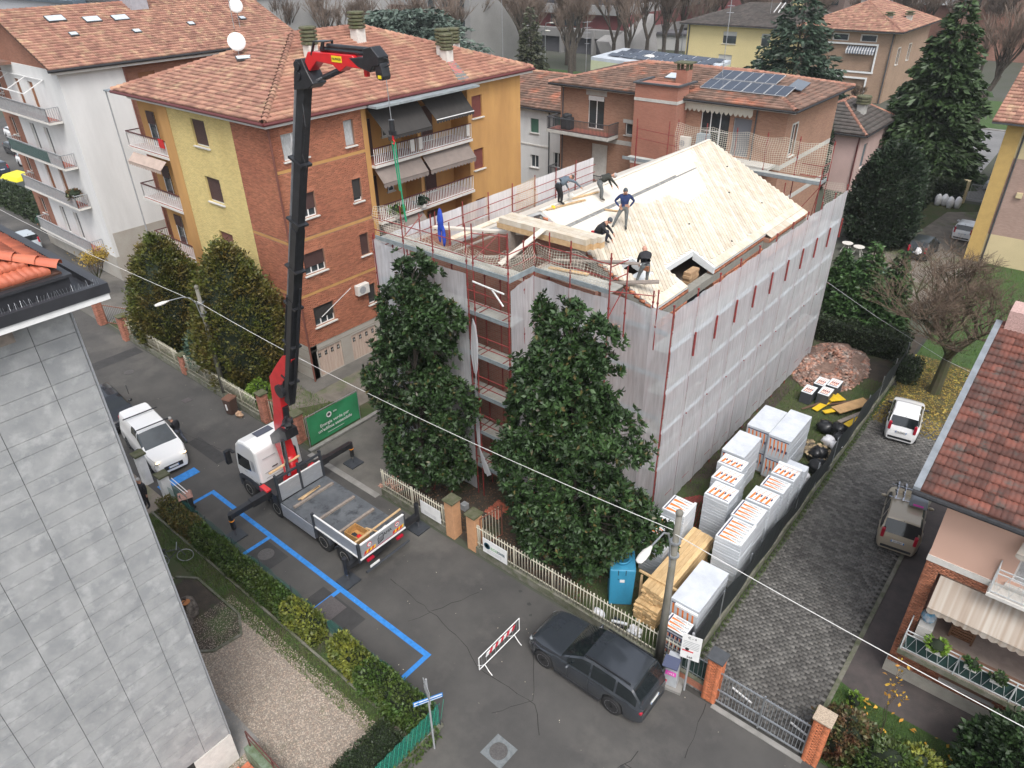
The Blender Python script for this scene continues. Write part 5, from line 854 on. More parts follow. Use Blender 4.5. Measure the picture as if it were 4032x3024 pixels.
def deck(x0, x1, y0, y1, z, toes='f', n=3):
    for i in range(n): (MB().box(x0, x1, y0 + (y1 - y0) * i / n + .01, y0 + (y1 - y0) * (i + 1) / n, z - .07, z - .02) if x1 - x0 > y1 - y0 else MB().box(x0 + (x1 - x0) * i / n + .01, x0 + (x1 - x0) * (i + 1) / n, y0, y1, z - .07, z - .02)).obj('deck_board', deckm, SC)
    t = MB()
    if 'f' in toes: [t.box(x0, x1, y0 - .04, y0, z - .04 + k * .1, z + .05 + k * .1) for k in range(2)]
    if 'r' in toes: [t.box(x1, x1 + .04, y0, y1, z - .04 + k * .1, z + .05 + k * .1) for k in range(2)]
    if 'b' in toes: [t.box(x0, x1, y1, y1 + .04, z - .04 + k * .1, z + .05 + k * .1) for k in range(2)]
    if t.v: t.obj('toe_board', toe, SC)
ysr = [22.7 + 1.95 * k for k in range(11)]
for k, y in enumerate(ysr):
    pole(-11.18, y, 0.05, 11.1); pole(-12.0, y, 0.05, 9.0)
    if k: ledger((-11.06, y, 8.1), (-11.06, y, 9.2), .045); ledger((-11.02, y + .02, 5.2), (-11.02, y + .02, 5.25), .03)
for k in range(10):
    netpanel((-11.12, ysr[k] + .015), (-11.12, ysr[k + 1] - .015), .35, 10.82 + random.uniform(-.08, .08), 10.82 + random.uniform(-.08, .08), net, .05)
MB().tube((-11.16, 22.7, 1), (-11.16, 42.2, 1), .01).obj('tie', redpole, SC)
for z in (9.85, 10.25, 10.6, 7.85, 5.85, 3.85, 1.85): ledger((-11.2, 22.7, z), (-11.2, 42.2, z), .022)
for z in (9.0, 7.0, 5.0, 3.0): deck(-12.05, -11.24, 22.75, 42.1, z, '', 2); MB().box(-11.225, -11.205, 22.75, 42.1, z - .03, z + .2).obj('toe_board', mat('toe_bright', (.62, .66, .68), .5), SC)
# front: left part, stair bay, return, right part, corner part
for x in (-24.45, -22.5, -20.7, -18.8): pole(x, 19.42, .05, 13.6 if x > -24 else 12.0); pole(x, 20.45, .05, 13.0 if x > -24 else 11.6)
for x in (-18.45, -16.62): pole(x, 19.42, .05, 13.7); 
for x in (-17.9, -17.5, -16.65): pole(x, 20.4, .05, 13.1)
pole(-16.6, 21.0, .05, 13.5); pole(-14.83, 21.0, .05, 13.35); pole(-13.03, 21.0, .05, 13.3); pole(-12.9, 22.0, 9.5, 12.5); pole(-16.6, 22.0, 9, 13)
pole(-14.0, 22.62, .05, 11.0); pole(-12.05, 22.62, 9.0, 11.5); pole(-11.85, 22.62, 9.0, 11.6)
netpanel((-24.4, 19.36), (-22.5, 19.36), .35, 11.75, 11.5); netpanel((-22.48, 19.36), (-20.7, 19.36), .35, 11.5, 11.5); netpanel((-20.68, 19.36), (-18.82, 19.36), .35, 11.5, 11.55)
netpanel((-16.58, 19.5), (-16.58, 20.95), .35, 11.35, 11.55); netpanel((-16.56, 20.95), (-14.85, 20.95), .35, 11.5, 11.45); netpanel((-14.83, 20.95), (-13.05, 20.95), .35, 11.45, 11.5); netpanel((-14.4, 22.58), (-12.05, 22.58), .35, 10.9, 10.75); netpanel((-12.05, 22.56), (-11.14, 22.56), .35, 10.8, 10.82)
for i in range(9): netpanel((-24.62, 19.45 + 1.95 * i), (-24.62, 19.42 + 1.95 * (i + 1)), .35, 11.65, 11.65, net2 if i != 3 else net, .03); pole(-24.56, 19.45 + 1.95 * i, .05, 11.9)
for z in (9.9, 10.35, 10.8, 11.25): ledger((-24.5, 19.4, z), (-24.5, 37, z))
for z in (11.8,): deck(-24.3, -16.62, 19.44, 20.4, z, 'f'); deck(-16.58, -13.05, 21.03, 22.0, z - .1, 'f'); MB().box(-16.6, -16.56, 19.42, 21.0, z - .1, z + .12).obj('toe_board', toe, SC)
for z in (12.3, 12.85): ledger((-24.4, 19.42, z - .1), (-16.62, 19.42, z)); ledger((-16.62, 19.42, z), (-16.6, 21, z)); ledger((-16.6, 21, z), (-13.03, 21, z)); ledger((-13.03, 21, z - .1), (-12.9, 22, z - .1)); 
ledger((-18.5, 19.42, 13.3), (-17.5, 20.4, 13.1)); ledger((-18.45, 19.42, 12.2), (-17.9, 20.4, 13.1)); ledger((-22.5, 19.42, 12.2), (-22.3, 20.45, 13.0)); ledger((-13.03, 21, 11.8), (-12.0, 22.62, 11.3)); ledger((-13.03, 21, 10.7), (-13.2, 22.3, 11.4))
for z in (9.8, 7.8, 5.8, 3.8, 1.8):
    deck(-18.75, -16.65, 19.44, 20.4, z, 'f'); [ledger((-18.8, 19.42, z + q), (-16.62, 19.42, z + q)) for q in (.55, 1.05)]
    deck(-24.3, -18.85, 19.5, 20.4, z, '', 2); deck(-16.5, -13.9, 21.05, 22.0, z, '', 2); [MB().box(x0, x1, y_ + .03, y_ + .045, z - .05, z + .17).obj('toe_board', toe, SC) for x0, x1, y_ in ((-24.3, -18.85, 19.4), (-16.5, -13.7, 20.98), (-13.9, -11.3, 22.6))]
    for x in (-18.45, -17.2): ledger((x, 19.44, z), (x, 20.4, z + .0))
MB().bar((-18.4, 19.3, 11.35), (-16.75, 19.3, 11.25), .05, .05).bar((-17.4, 19.3, 11.3), (-16.8, 19.3, 10.7), .05, .05).obj('pulley_bracket', white, SC)
deck(-22.0, -12.45, 41.3, 42.3, 11.1, 'fr'); deck(-22, -12.45, 41.3, 42.3, 9, '')
for x in (-22, -20.05, -18.1, -16.2, -14.3, -12.4): pole(x, 42.4, .05, 13.25); pole(x, 41.25, .05, 12.0 if x > -13 else 10.9)
for x, y in ((-25.3, 43), (-23.2, 43.5), (-24.2, 41.2)): pole(x, y, 0.05, 12.8)
for z in (11.6, 12.2): ledger((-25.3, 43, z), (-22, 42.4, z)); ledger((-13.6, 41.25, z - .1), (-12.4, 41.25, z - .1)); ledger((-12.4, 41.25, z - .1), (-12.4, 42.4, z - .1))
ledger((-13.6, 41.25, 9), (-12.5, 42.3, 11)); ledger((-12.6, 41.3, 9), (-12.4, 41.3, 11)); deck(-25.3, -22.1, 41.4, 42.4, 10.6, 'f')
cord = mat('net_cord', (.62, .58, .48), .9)
def cordnet(a, b, z0, z1, sag=.12, cell=.13, w=.016, nm='safety_net', m=cord, parent=None):
    a = Vector((*a, 0)); b = Vector((*b, 0)); L_ = (b - a).length; nx = int(L_ / cell); nz = max(3, int((z1 - z0) / cell * 1.15)); d = (b - a) / L_; nrm = Vector((-d.y, d.x, 0)); ph = random.uniform(0, 9); mb = MB()
    def P(i, j):
        u = i / nx; v = j / nz; s = sag * abs(math.sin(u * L_ * 1.4 + ph)); z = z0 + (z1 - s * 1.6 - z0) * v; off = .16 * math.sin(u * L_ * 2.1 + ph + v * 3) * math.sin(math.pi * v); p = a + d * (u * L_ + .03 * math.sin(v * 7 + u * 11)) + nrm * off; return Vector((p.x, p.y, z))
    G = [[P(i, j) for j in range(nz + 1)] for i in range(nx + 1)]; up = Vector((0, 0, w / 2)); sd_ = d * w / 2
    for i in range(nx + 1):
        for j in range(nz + 1):
            if i < nx: p, q = G[i][j], G[i + 1][j]; mb.add([p - up, q - up, q + up, p + up], [(0, 1, 2, 3)])
            if j < nz: p, q = G[i][j], G[i][j + 1]; mb.add([p - sd_, p + sd_, q + sd_, q - sd_], [(0, 1, 2, 3)])
    return mb.obj(nm, m, parent or SC)
cordnet((-24.3, 19.5), (-22.5, 19.5), 12.0, 13.4); cordnet((-22.5, 19.5), (-18.5, 19.5), 11.95, 12.9, .35); cordnet((-18.4, 19.5), (-16.64, 19.5), 11.9, 13.0, .3); cordnet((-16.6, 19.5), (-16.6, 20.95), 11.85, 12.9, .2); cordnet((-16.55, 21.05), (-13.05, 21.05), 11.8, 13.0, .15)
cordnet((-22, 42.3), (-12.4, 42.3), 11.2, 13.1, .1); cordnet((-12.4, 42.3), (-11.2, 41.9), 9.8, 11.2, .1); cordnet((-24.5, 29.5), (-24.5, 31.2), 10.2, 11.8, .05, m=mat('tan_cord', (.6, .42, .22), .9))
tp_ = netmat('tarp', (.55, .56, .58), .97)
tm = thing('hanging_sheet', 'loose white sheet tied in a long knot down the open stair bay of the scaffolding', 'sheet'); V = []; F = []
prof = [(9.55, .02), (9.2, .2), (8.6, .36), (8.0, .42), (7.5, .4), (7.15, .3), (7.0, .1), (6.9, .07), (6.2, .14), (5.2, .16), (4.2, .18), (3.4, .16), (3.0, .08), (2.85, .1), (2.2, .3), (1.6, .42)]
for j, (z, w_) in enumerate(prof):
    cx_ = -18.45 + (.0 if z > 3 else (3 - z) * .35) + .03 * math.sin(z * 3)
    for i in range(9): u = i / 8 - .5; V.append((cx_ + u * w_, 19.25 + .06 * math.sin(i * 2.2 + z) * min(1, w_ * 4), z + (.35 * abs(u) if z > 9 or z < 2 or 7.1 < z < 7.6 else 0)))
for j in range(len(prof) - 1):
    for i in range(8): q = j * 9 + i; F.append((q, q + 9, q + 10, q + 1))
link('cloth', mesh_np('cloth', V, F, tp_, smooth=True), tm)
bb = thing('blue_overalls', 'blue work clothes hanging on the left front scaffold pole', 'work clothes'); bm = mat('work_blue', (.02, .06, .38), .85, var=.2, scale=6); b_ = MB().blob((-21.35, 20.6, 12.9), (.17, .1, .5), jit=.12).blob((-21.45, 20.6, 12.35), (.1, .07, .45), jit=.1).blob((-21.2, 20.6, 12.25), (.1, .07, .5), jit=.1); b_.obj('cloth', bm, bb, True)
bf_ = thing('scaffold_frame', 'red scaffold frame standing on the ground under the left magnolia', 'scaffold frame'); mb = MB(); mb.tube((-20.7, 18.2, 0), (-20.4, 19.0, 2.1), .03).tube((-19.7, 18.3, 0), (-19.4, 19.1, 2.0), .03).tube((-20.4, 19.0, 2.1), (-19.4, 19.1, 2.0), .03).tube((-20.4, 19.0, 1.7), (-20.0, 19.05, 2.0), .025).tube((-19.5, 19.0, 1.4), (-19.9, 19.05, 2.0), .025); mb.obj('tubes', redpole, bf_)
bu = thing('bucket', 'blue bucket on a middle deck of the open stair bay', 'bucket', (-17.0, 19.8, 5.79)); MB().lathe([(.13, 0), (.17, .28), (.18, .3), (.155, .3), (.12, .05)], n=14).obj('pail', mat('bucket_blue', (.1, .2, .3), .6), bu)
# ---------------- fences, pillars, site goods ----------------
cream_p = mat('cream_railing', (.55, .52, .42), .6, var=.12, scale=6); rustp = mat('rust_frame', (.2, .08, .05), .8, var=.2); brp = mat('pillar_brick', (.36, .15, .1), .85, rnd=.25, var=.1, scale=6); orp = mat('orange_pillar', (.5, .27, .14), .9, var=.1, scale=4); lowwall = mosscon
def picket(name, label, x0, x1, y, zb, zt, wallh, m, sp=.155, ypost=True, cat='fence', cap=200, group=None):
    t = thing(name, label, cat); MB().box(x0, x1, y - .05, y + .17, 0, wallh).obj('low_wall', lowwall, t)
    for z in (zb, zt): MB().box(x0, x1, y + .035, y + .065, z - .02, z + .02).obj('rail', m, t)
    n = int((x1 - x0) / sp); T = [(x0 + (i + .5) * sp, y + .02, (zb + zt) / 2 + .03) for i in range(n)]; pieces('picket', T, (.02, .02, zt - zb + .36), m, t, cap=cap)
    if ypost: [MB().box(x, x + .05, y + .07, y + .12, wallh, zt + .1).obj('post', m, t) for x in np.arange(x0 + .05, x1, 2.0)]
    return t
def pillar(label, x, y, h, w, m, capm=None, brick=False, z0=0):
    t = thing('gate_pillar', label, 'gate pillar', (x, y, 0)); MB().box(-w / 2, w / 2, -w / 2, w / 2, 0, h).obj('shaft', mortar if brick else m, t)
    if brick:
        T = []; Sz = []; w += .02
        for k in range(int(h / .07)):
            for s in (-1, 1):
                for q in (-.25, .25) if k % 2 else (-.36, .0, .36):
                    l = w * (.48 if k % 2 else .3); T += [(q * w * .98, s * w / 2, k * .07 + .035), (s * w / 2, q * w * .98, k * .07 + .035)]; Sz += [(l, .03, .06), (.03, l, .06)]
        pieces('brick', T, Sz, m, t, near=(-x, -y, 23), cap=120)
    MB().box(-w / 2 - .07, w / 2 + .07, -w / 2 - .07, w / 2 + .07, h + .01, h + .09).obj('cap', capm or moss, t, bevel=.02); return t
picket('railing', 'cream picket railing between the tile shards and the left orange gate pillar', -22.4, -18.05, 16.42, .62, 1.42, .42, cream_p)
picket('railing', 'long cream picket railing from the right orange gate pillar to the parking meter', -16.2, -6.35, 16.42, .58, 1.46, .38, cream_p)
picket('railing', 'pale picket railing beside the street lamp and the brown bin', -40.6, -32.7, 16.35, .6, 1.35, .38, cream_p, cap=80); picket('railing', 'pale picket railing in front of the dark round shrubs up the street', -48.2, -41.3, 16.35, .6, 1.35, .38, cream_p, cap=60)
pillar('left orange plastered gate pillar with a mossy cap, bearing the house number', -17.75, 16.6, 2.05, .5, orp)
pillar('right orange plastered gate pillar beside the open pedestrian gate', -16.45, 16.6, 1.95, .48, orp)
pillar('brick gate pillar beside the crane mast, nearest the brown bin', -32.35, 16.55, 1.85, .42, brp, brick=True); pillar('brick gate pillar at the left end of the green banner', -29.3, 16.6, 1.75, .5, brp, brick=True)
pillar('low brick pillar in the railing beside the grey green bush', -41.0, 16.5, 1.3, .42, brp, brick=True); pillar('brick gate pillar on the right of the far open gate up the street', -48.5, 16.3, 1.75, .48, brp, brick=True); pillar('brick gate pillar on the left of the far open gate up the street', -52.3, 16.3, 1.75, .48, brp, brick=True)
pillar('orange brick gate pillar with a dark cap beside the parking meter', -5.0, 16.4, 2.15, .44, mat('pillar_orange_brick', (.5, .16, .07), .8, rnd=.2), dgrey, True); pillar('orange brick gate pillar at the right end of the sliding gate', -1.42, 16.4, 2.2, .44, MC['pillar_orange_brick'], mat('gravel_cap', (.5, .4, .3), .9, col2=(.25, .2, .15), scale=25), True)
def gate(name, label, a, b, z0, z1, m, fm, n=14, rail=(.0, 1.)):
    t = thing(name, label, 'gate'); a = Vector((*a, 0)); b = Vector((*b, 0)); L_ = (b - a).length
    for p, q in (((a.x, a.y, z0), (b.x, b.y, z0)), ((a.x, a.y, z1), (b.x, b.y, z1)), ((a.x, a.y, z0), (a.x, a.y, z1)), ((b.x, b.y, z0), (b.x, b.y, z1))): MB().bar(p, q, .045, .045).obj('frame', fm, t)
    for i in range(1, n): p = a.lerp(b, i / n); MB().bar((p.x, p.y, z0 + .03), (p.x, p.y, z1 + .08), .02, .02).obj('bar', m, t)
    return t
gate('gate', 'rust framed pedestrian gate standing open by the right orange pillar', (-16.2, 16.7), (-16.0, 17.9), .1, 1.75, cream_p, rustp, 7); gate('gate', 'rusty framed gate half open beside the crane mast', (-32.1, 16.6), (-30.9, 17.2), .15, 1.5, cream_p, rustp, 9); gate('gate', 'rusty framed gate ajar at the left edge of the green banner', (-29.1, 16.7), (-28.5, 18.0), .15, 1.5, cream_p, rustp, 9)
gate('gate', 'grey barred gate ajar between the two far brick pillars', (-52.0, 16.5), (-49.2, 17.6), .15, 1.5, grey, rustp, 18)
sg = gate('sliding_gate', 'grey steel sliding gate across the paved drive', (-4.78, 16.28), (-1.7, 16.28), .16, 1.62, steel, steel, 26); MB().bar((-4.78, 16.28, .75), (-1.7, 16.28, .75), .05, .05).obj('rail', steel, sg); MB().bar((-3.2, 16.25, .1), (-3.2, 16.25, 1.8), .05, .05).obj('post', steel, sg)
struct(MB().box(-4.8, -1.6, 16.0, 16.2, 0, .035).obj('gate_track', concrete))
for x in (-4.5, -2.4): tag(MB().bar((x, 17.0, .3), (x + .8, 16.85, .3), .05, .05).obj('gate_bar', white), 'white bar behind the sliding gate, nearer the parking meter' if x < -4 else 'white bar behind the right half of the sliding gate', 'bar')
gf = thing('green_mesh_fence', 'short green mesh fence on a brick base between the parking meter and the brick pillar', 'fence'); MB().box(-6.3, -5.25, 16.35, 16.6, 0, .42).obj('brick_base', mat('base_brick', (.33, .13, .08), .9, var=.2, scale=10), gf); MB().box(-6.3, -5.25, 16.32, 16.63, .43, .5).obj('coping', mosscon, gf)
MB().box(-6.25, -5.3, 16.46, 16.465, .5, 1.5).obj('mesh', mat('dark_green_mesh', (.01, .035, .03), .8, alpha=.85), gf); [MB().bar((x, 16.45, .45), (x, 16.45, 1.6), .04, .04).obj('post', steel, gf) for x in (-6.25, -5.3)]; [MB().bar((-6.25, 16.45, z), (-5.3, 16.45, z), .03, .03).obj('rail', steel, gf) for z in (.6, 1.5)]
for i in range(1, 6): MB().bar((-6.25 + i * .16, 16.44, .5), (-6.25 + i * .16, 16.44, 1.6), .015, .015).obj('bar', steel, gf)
df = thing('black_mesh_fence', 'long black mesh screen on a low wall between the building site and the paved drive', 'fence'); MB().box(-6.32, -6.14, 16.9, 45, 0, .4).obj('low_wall', mosscon, df)
bm_ = mat('black_mesh', (.008, .013, .014), .85, alpha=.96); mb = MB(); n = 60
P_ = [(-6.2 + .03 * math.sin(i * .9), 16.95 + 28 * i / n, .41) for i in range(n + 1)]; Q_ = [(-6.16 + .07 * math.sin(i * .7 + 1), 16.95 + 28 * i / n, 1.78 + .03 * math.sin(i * 1.3)) for i in range(n + 1)]
mb.add(P_ + Q_, [(i, i + 1, n + 2 + i, n + 1 + i) for i in range(n)]); mb.obj('mesh_screen', bm_, df); [MB().tube((-6.22, y, .3), (-6.22, y, 1.85), .03).obj('post', steel, df) for y in np.arange(17, 45, 2.5)]
# garden fence and hedge at the left of the street
lf = thing('garden_fence', 'green plastic mesh fence along the blue parking bays', 'fence'); gmesh = mat('green_mesh', (.02, .2, .16), .8, alpha=.4, col2=(.03, .3, .24), scale=3); MB().box(-29.8, -11.55, 9.42, 9.58, 0, .16).obj('low_wall', mosscon, lf); MB().box(-11.72, -11.55, 6.5, 9.42, 0, .3).obj('low_wall', mosscon, lf)
def meshstrip(pts, z0, z1, m, par, nm='mesh'):
    V = [(x, y, z0) for x, y in pts] + [(x, y, z1 + .05 * math.sin(i * 2.1) - (.35 if i in (38, 39, 40, 47) and len(pts) > 40 else 0)) for i, (x, y) in enumerate(pts)]; n = len(pts); return MB().add(V, [(i, i + 1, n + i + 1, n + i) for i in range(n - 1)]).obj(nm, m, par)
meshstrip([(-29.7 + i * 18.1 / 60, 9.5 + .02 * math.sin(i)) for i in range(61)], .16, 1.2, gmesh, lf); meshstrip([(-11.6 - .0 * i, 9.5 - i * .12) for i in range(26)], .3, 1.3, mat('green_mesh2', (.02, .22, .16), .8, alpha=.55), lf)
for x in [-28.5 + 2.15 * i for i in range(8)] + [-11.6]: MB().tube((x, 9.5, .1), (x, 9.5, 1.3), .025).obj('post', dgrey, lf)
for k in range(16): MB().bar((-11.6, 9.5 - .2 * k, .3), (-11.6, 9.5 - .2 * k + .25, 1.28), .012, .012).obj('wire', mat('green_wire', (.03, .3, .2), .7), lf)
for (x, y, h) in ((-32.4, 9.6, 1.75), (-30.0, 9.55, 1.7)): t = thing('gate_post', 'white plastered gate post with a mossy cap beside the fair pink wheelie bin' if x > -31 else 'white plastered gate post with a mossy cap half hidden by the grey building', 'gate post', (x, y, 0)); MB().box(-.2, .2, -.2, .2, 0, h).obj('shaft', white, t); MB().box(-.28, .28, -.28, .28, h + .01, h + .1).obj('cap', moss, t)
gp = thing('white_gate', 'white barred garden gate panel behind the gate post', 'gate'); MB().box(-29.7, -28.3, 9.7, 9.72, .2, 1.2).obj('glass_panel', mat('green_glass', (.12, .22, .2), .3, alpha=.7), gp); MB().bar((-29.8, 9.7, 1.45), (-28.4, 9.75, 1.3), .03, .03).bar((-29.8, 9.85, 1.45), (-28.5, 9.9, 1.25), .03, .03).obj('top_bar', white, gp)
def wbin(label, x, y, rz, body, lid, h=1.05, w=.55):
    t = thing('wheelie_bin', label, 'wheelie bin', (x, y, 0), rz); MB().hexa([(-w * .38, -w * .4, .08), (w * .38, -w * .4, .08), (w * .38, w * .4, .08), (-w * .38, w * .4, .08), (-w / 2, -w / 2, h), (w / 2, -w / 2, h), (w / 2, w * .55, h), (-w / 2, w * .55, h)]).obj('body', body, t)
    MB().hexa([(-w * .54, -w * .56, h + .005), (w * .54, -w * .56, h + .005), (w * .54, w * .62, h + .005), (-w * .54, w * .62, h + .005), (-w * .46, -w * .48, h + .08), (w * .46, -w * .48, h + .08), (w * .46, w * .5, h + .1), (-w * .46, w * .5, h + .1)]).obj('lid', lid, t)
    for s in (-1, 1): MB().tube((s * w * .4, w * .45, .09), (s * w * .48, w * .45, .09), .09, n=10).obj('wheel', rubber, t)
    MB().box(-.12, -.02, -w * .5, -w * .44, .35, .75).obj('sticker', white, t); return t
wbin('brown wheelie bin beside the street lamp and railing', -34.6, 15.75, R(15), mat('bin_brown', (.075, .045, .035), .6), mat('bin_lid_brown', (.15, .075, .05), .6)); wbin('black wheelie bin with a pink brown lid by the white gate post', -28.6, 9.75, R(-20), blackm, mat('bin_lid_pink', (.36, .2, .16), .6))
tag(MB().blob((-33.95, 15.8, .2), (.26, .2, .2), jit=.3).obj('paper_sack', mat('brown_paper', (.35, .2, .12), .85, col2=(.42, .3, .2), scale=8)), 'crumpled brown paper sack beside the brown wheelie bin', 'sack')
# street lamps and cable
conc_p = mat('lamp_concrete', (.2, .19, .17), .9, col2=(.13, .125, .095), scale=2.5, stretch=(1, 1, .3), bump=.2)
def lamp(label, x, y, h, arm, tilt=0):
    t = thing('street_lamp', label, 'street lamp', (x, y, 0)); MB().tube((0, 0, 0), (tilt, 0, h - .15), .16, .1, 12).blob((tilt, 0, h - .1), (.13, .13, .14), jit=0, n=12).obj('pole', conc_p, t, True); o = MB().path(arm, .032, 8).obj('arm', steel, t)
    a, b = Vector(arm[-2]), Vector(arm[-1]); d = (b - a).normalized(); hd = MB(); r0 = [(.04, 0), (.07, .1), (.1, .22), (.16, .4), (.17, .7), (.13, .95), (.04, 1.02)]; mb = MB().lathe(r0, n=14); mb.v = [(x_ * .85, y_ * .5, z_ * .8) for x_, y_, z_ in mb.v]
    hd = mb.obj('lamp_head', offwhite, t, True, loc=b); hd.rotation_euler = (d + Vector((0, 0, -.12))).to_track_quat('Z', 'Y').to_euler(); lp = MB().lathe([(.1, .0), (.12, .02)], n=12).obj('lens', mat('lens', (.35, .38, .4), .2), t); lp.location = b + d * .7 + Vector((0, 0, -.1)); [MB().lathe([(.19, 0), (.19, .05)], (0, 0, z), 12).obj('band', steel, t) for z in (5.6, 6.2)]; return t
lamp('concrete street lamp between the parking meter and the stacked timber', -7.1, 16.4, 7.55, [(-.02, -.15, 5.2), (-.1, -.17, 6.2), (-.12, -.35, 6.75), (-.14, -.65, 7.0), (-.14, -1.4, 7.02)]); lamp('concrete street lamp rising from the railing beside the two round conifers', -36.45, 16.45, 7.25, [(0, -.15, 5.4), (0, -.25, 6.3), (0, -.5, 6.7), (0, -.9, 6.88), (0, -1.6, 6.95)])
cab = mat('white_cable', (.62, .62, .6), .7); tc_ = thing('overhead_cable', 'white twisted cable strung between the two street lamps across the whole picture', 'cable'); pts = [(-110, 16.3, 7.4)]
for (x0, z0, x1, z1, sag) in ((-110, 7.6, -36.6, 6.3, 1.2), (-36.5, 6.35, -7.2, 6.75, .55), (-7.1, 6.62, 30, 7.4, 1.1)):
    pts = []; 
    for i in range(41): u = i / 40; pts.append((x0 + (x1 - x0) * u, 16.3, z0 + (z1 - z0) * u - sag * 4 * u * (1 - u)))
    MB().path(pts, .013, 5).obj('cable', cab, tc_)
tag(MB().path([(-11.1, 42, 5.4), (-8, 42.3, 3.9), (-4, 42.6, 2.3), (2, 43, .8)], .012, 4).obj('thin_cable', grey), 'thin grey cable sagging from the scaffolding towards the bare tree', 'cable')
# parking meter, signs, barrier
pm = thing('parking_meter', 'grey parking meter with a solar panel on top beside the concrete lamp pole', 'parking meter', (-6.35, 15.95, 0), R(12)); MB().hexa([(-.25, -.18, .12), (.25, -.18, .12), (.25, .18, .12), (-.25, .18, .12), (-.2, -.14, 1.6), (.2, -.14, 1.6), (.2, .14, 1.6), (-.2, .14, 1.6)]).obj('cabinet', mat('meter_grey', (.38, .4, .42), .5, var=.08), pm, bevel=.02); MB().box(-.4, .45, -.3, .5, 0, .12).obj('plinth', concrete, pm)
sp_ = MB().box(-.27, .27, -.24, .2, 1.64, 1.7).obj('solar_panel', mat('meter_solar', (.06, .07, .12), .3), pm, rot=(R(15), 0, 0)); sp_.location = (0, .1, 0); MB().box(-.12, .12, -.19, -.17, 1.3, 1.42).box(-.12, .0, -.19, -.17, 1.08, 1.24).box(.04, .12, -.19, -.17, 1.05, 1.24).obj('buttons', dgrey, pm); MB().box(-.19, .19, -.2, -.185, .72, .92).obj('pink_sticker', mat('pink', (.7, .08, .45), .6), pm); text('1422', .13, white, pm, (0, -.202, .82), (R(90), 0, 0))
ps = thing('parking_sign', 'white parking zone sign reading C-4 on a grey pole beside the parking meter', 'sign', (-5.85, 16.05, 0), R(14)); MB().tube((0, 0, 0), (0, 0, 3.05), .04, n=8).obj('pole', grey, ps); MB().box(-.33, .33, -.06, -.045, 1.75, 2.95).obj('board', white, ps); text('C - 4', .14, black, ps, (0, -.064, 2.82), (R(90), 0, 0)); text('568', .13, black, ps, (0, -.064, 1.86), (R(90), 0, 0)); MB().box(-.28, .1, -.066, -.061, 2.12, 2.18).obj('red_line', mat('sign_red', (.6, .05, .06), .6), ps)
for k in range(5): MB().box(-.27, .27, -.066, -.061, 2.3 + k * .08, 2.32 + k * .08).obj('print_line', grey, ps)
MB().lathe([(.07, 0), (.07, .004)], (-.12, -.066, 2.24), 12, axis='y').obj('symbol', blackm, ps)
ss = thing('street_sign', 'grey sign pole with a blue one-way arrow sign at the garden corner', 'sign', (-11.24, 8.83, 0)); MB().tube((0, 0, 0), (0, 0, 3.65), .035, n=8).obj('pole', grey, ss)
sbl = mat('sign_blue', (.02, .18, .5), .5); o = MB().box(-.48, .48, -.02, 0, -.1, .1).obj('arrow_board', sbl, ss, loc=(.05, -.06, 2.75)); o.rotation_euler.z = R(62); MB().box(-.45, .45, -.026, -.021, -.075, .075).obj('white_field', white, o); MB().ext([(-.46, -.03, .0), (-.3, -.03, .065), (-.3, -.03, .03), (.45, -.03, .03), (.45, -.03, -.03), (-.3, -.03, -.03), (-.3, -.03, -.065)], (0, -.004, 0)).obj('arrow', sbl, o)
for a, z in ((R(-25), 3.35), (R(-25), 3.0)): o = MB().box(-.3, .3, -.015, 0, -.12, .12).obj('name_board', grey, ss, loc=(.05, -.05, z)); o.rotation_euler.z = a
br_ = thing('road_barrier', 'white crowd barrier with a red and white striped board standing in the road', 'barrier', (-11.92, 13.0, 0), R(90)); wb = MB(); 
for p, q in (((-1.15, 0, .35), (1.15, 0, .35)), ((-1.15, 0, 1.0), (1.15, 0, 1.0)), ((-1.15, 0, .35), (-1.15, 0, 1.0)), ((1.15, 0, .35), (1.15, 0, 1.0))): wb.tube(p, q, .02)
wb.obj('frame', white, br_); wb = MB(); [wb.tube((x, 0, .35), (x, 0, 1.0), .007) for x in np.arange(-1, 1.1, .25)]; wb.obj('bars', steel, br_)
for x in (-.85, .85): MB().path([(x, -.35, 0), (x, -.2, .1), (x, 0, .33), (x, .2, .1), (x, .35, 0)], .018).obj('foot', white, br_)
for k in range(10): x = -.8 + k * .16; MB().ext([(x, -.03, .72), (x + .16, -.03, .72), (x + .24, -.03, .9), (x + .08, -.03, .9)], (0, .02, 0)).obj('stripe', (mat('barrier_red', (.55, .02, .04), .6) if k % 2 else white), br_)
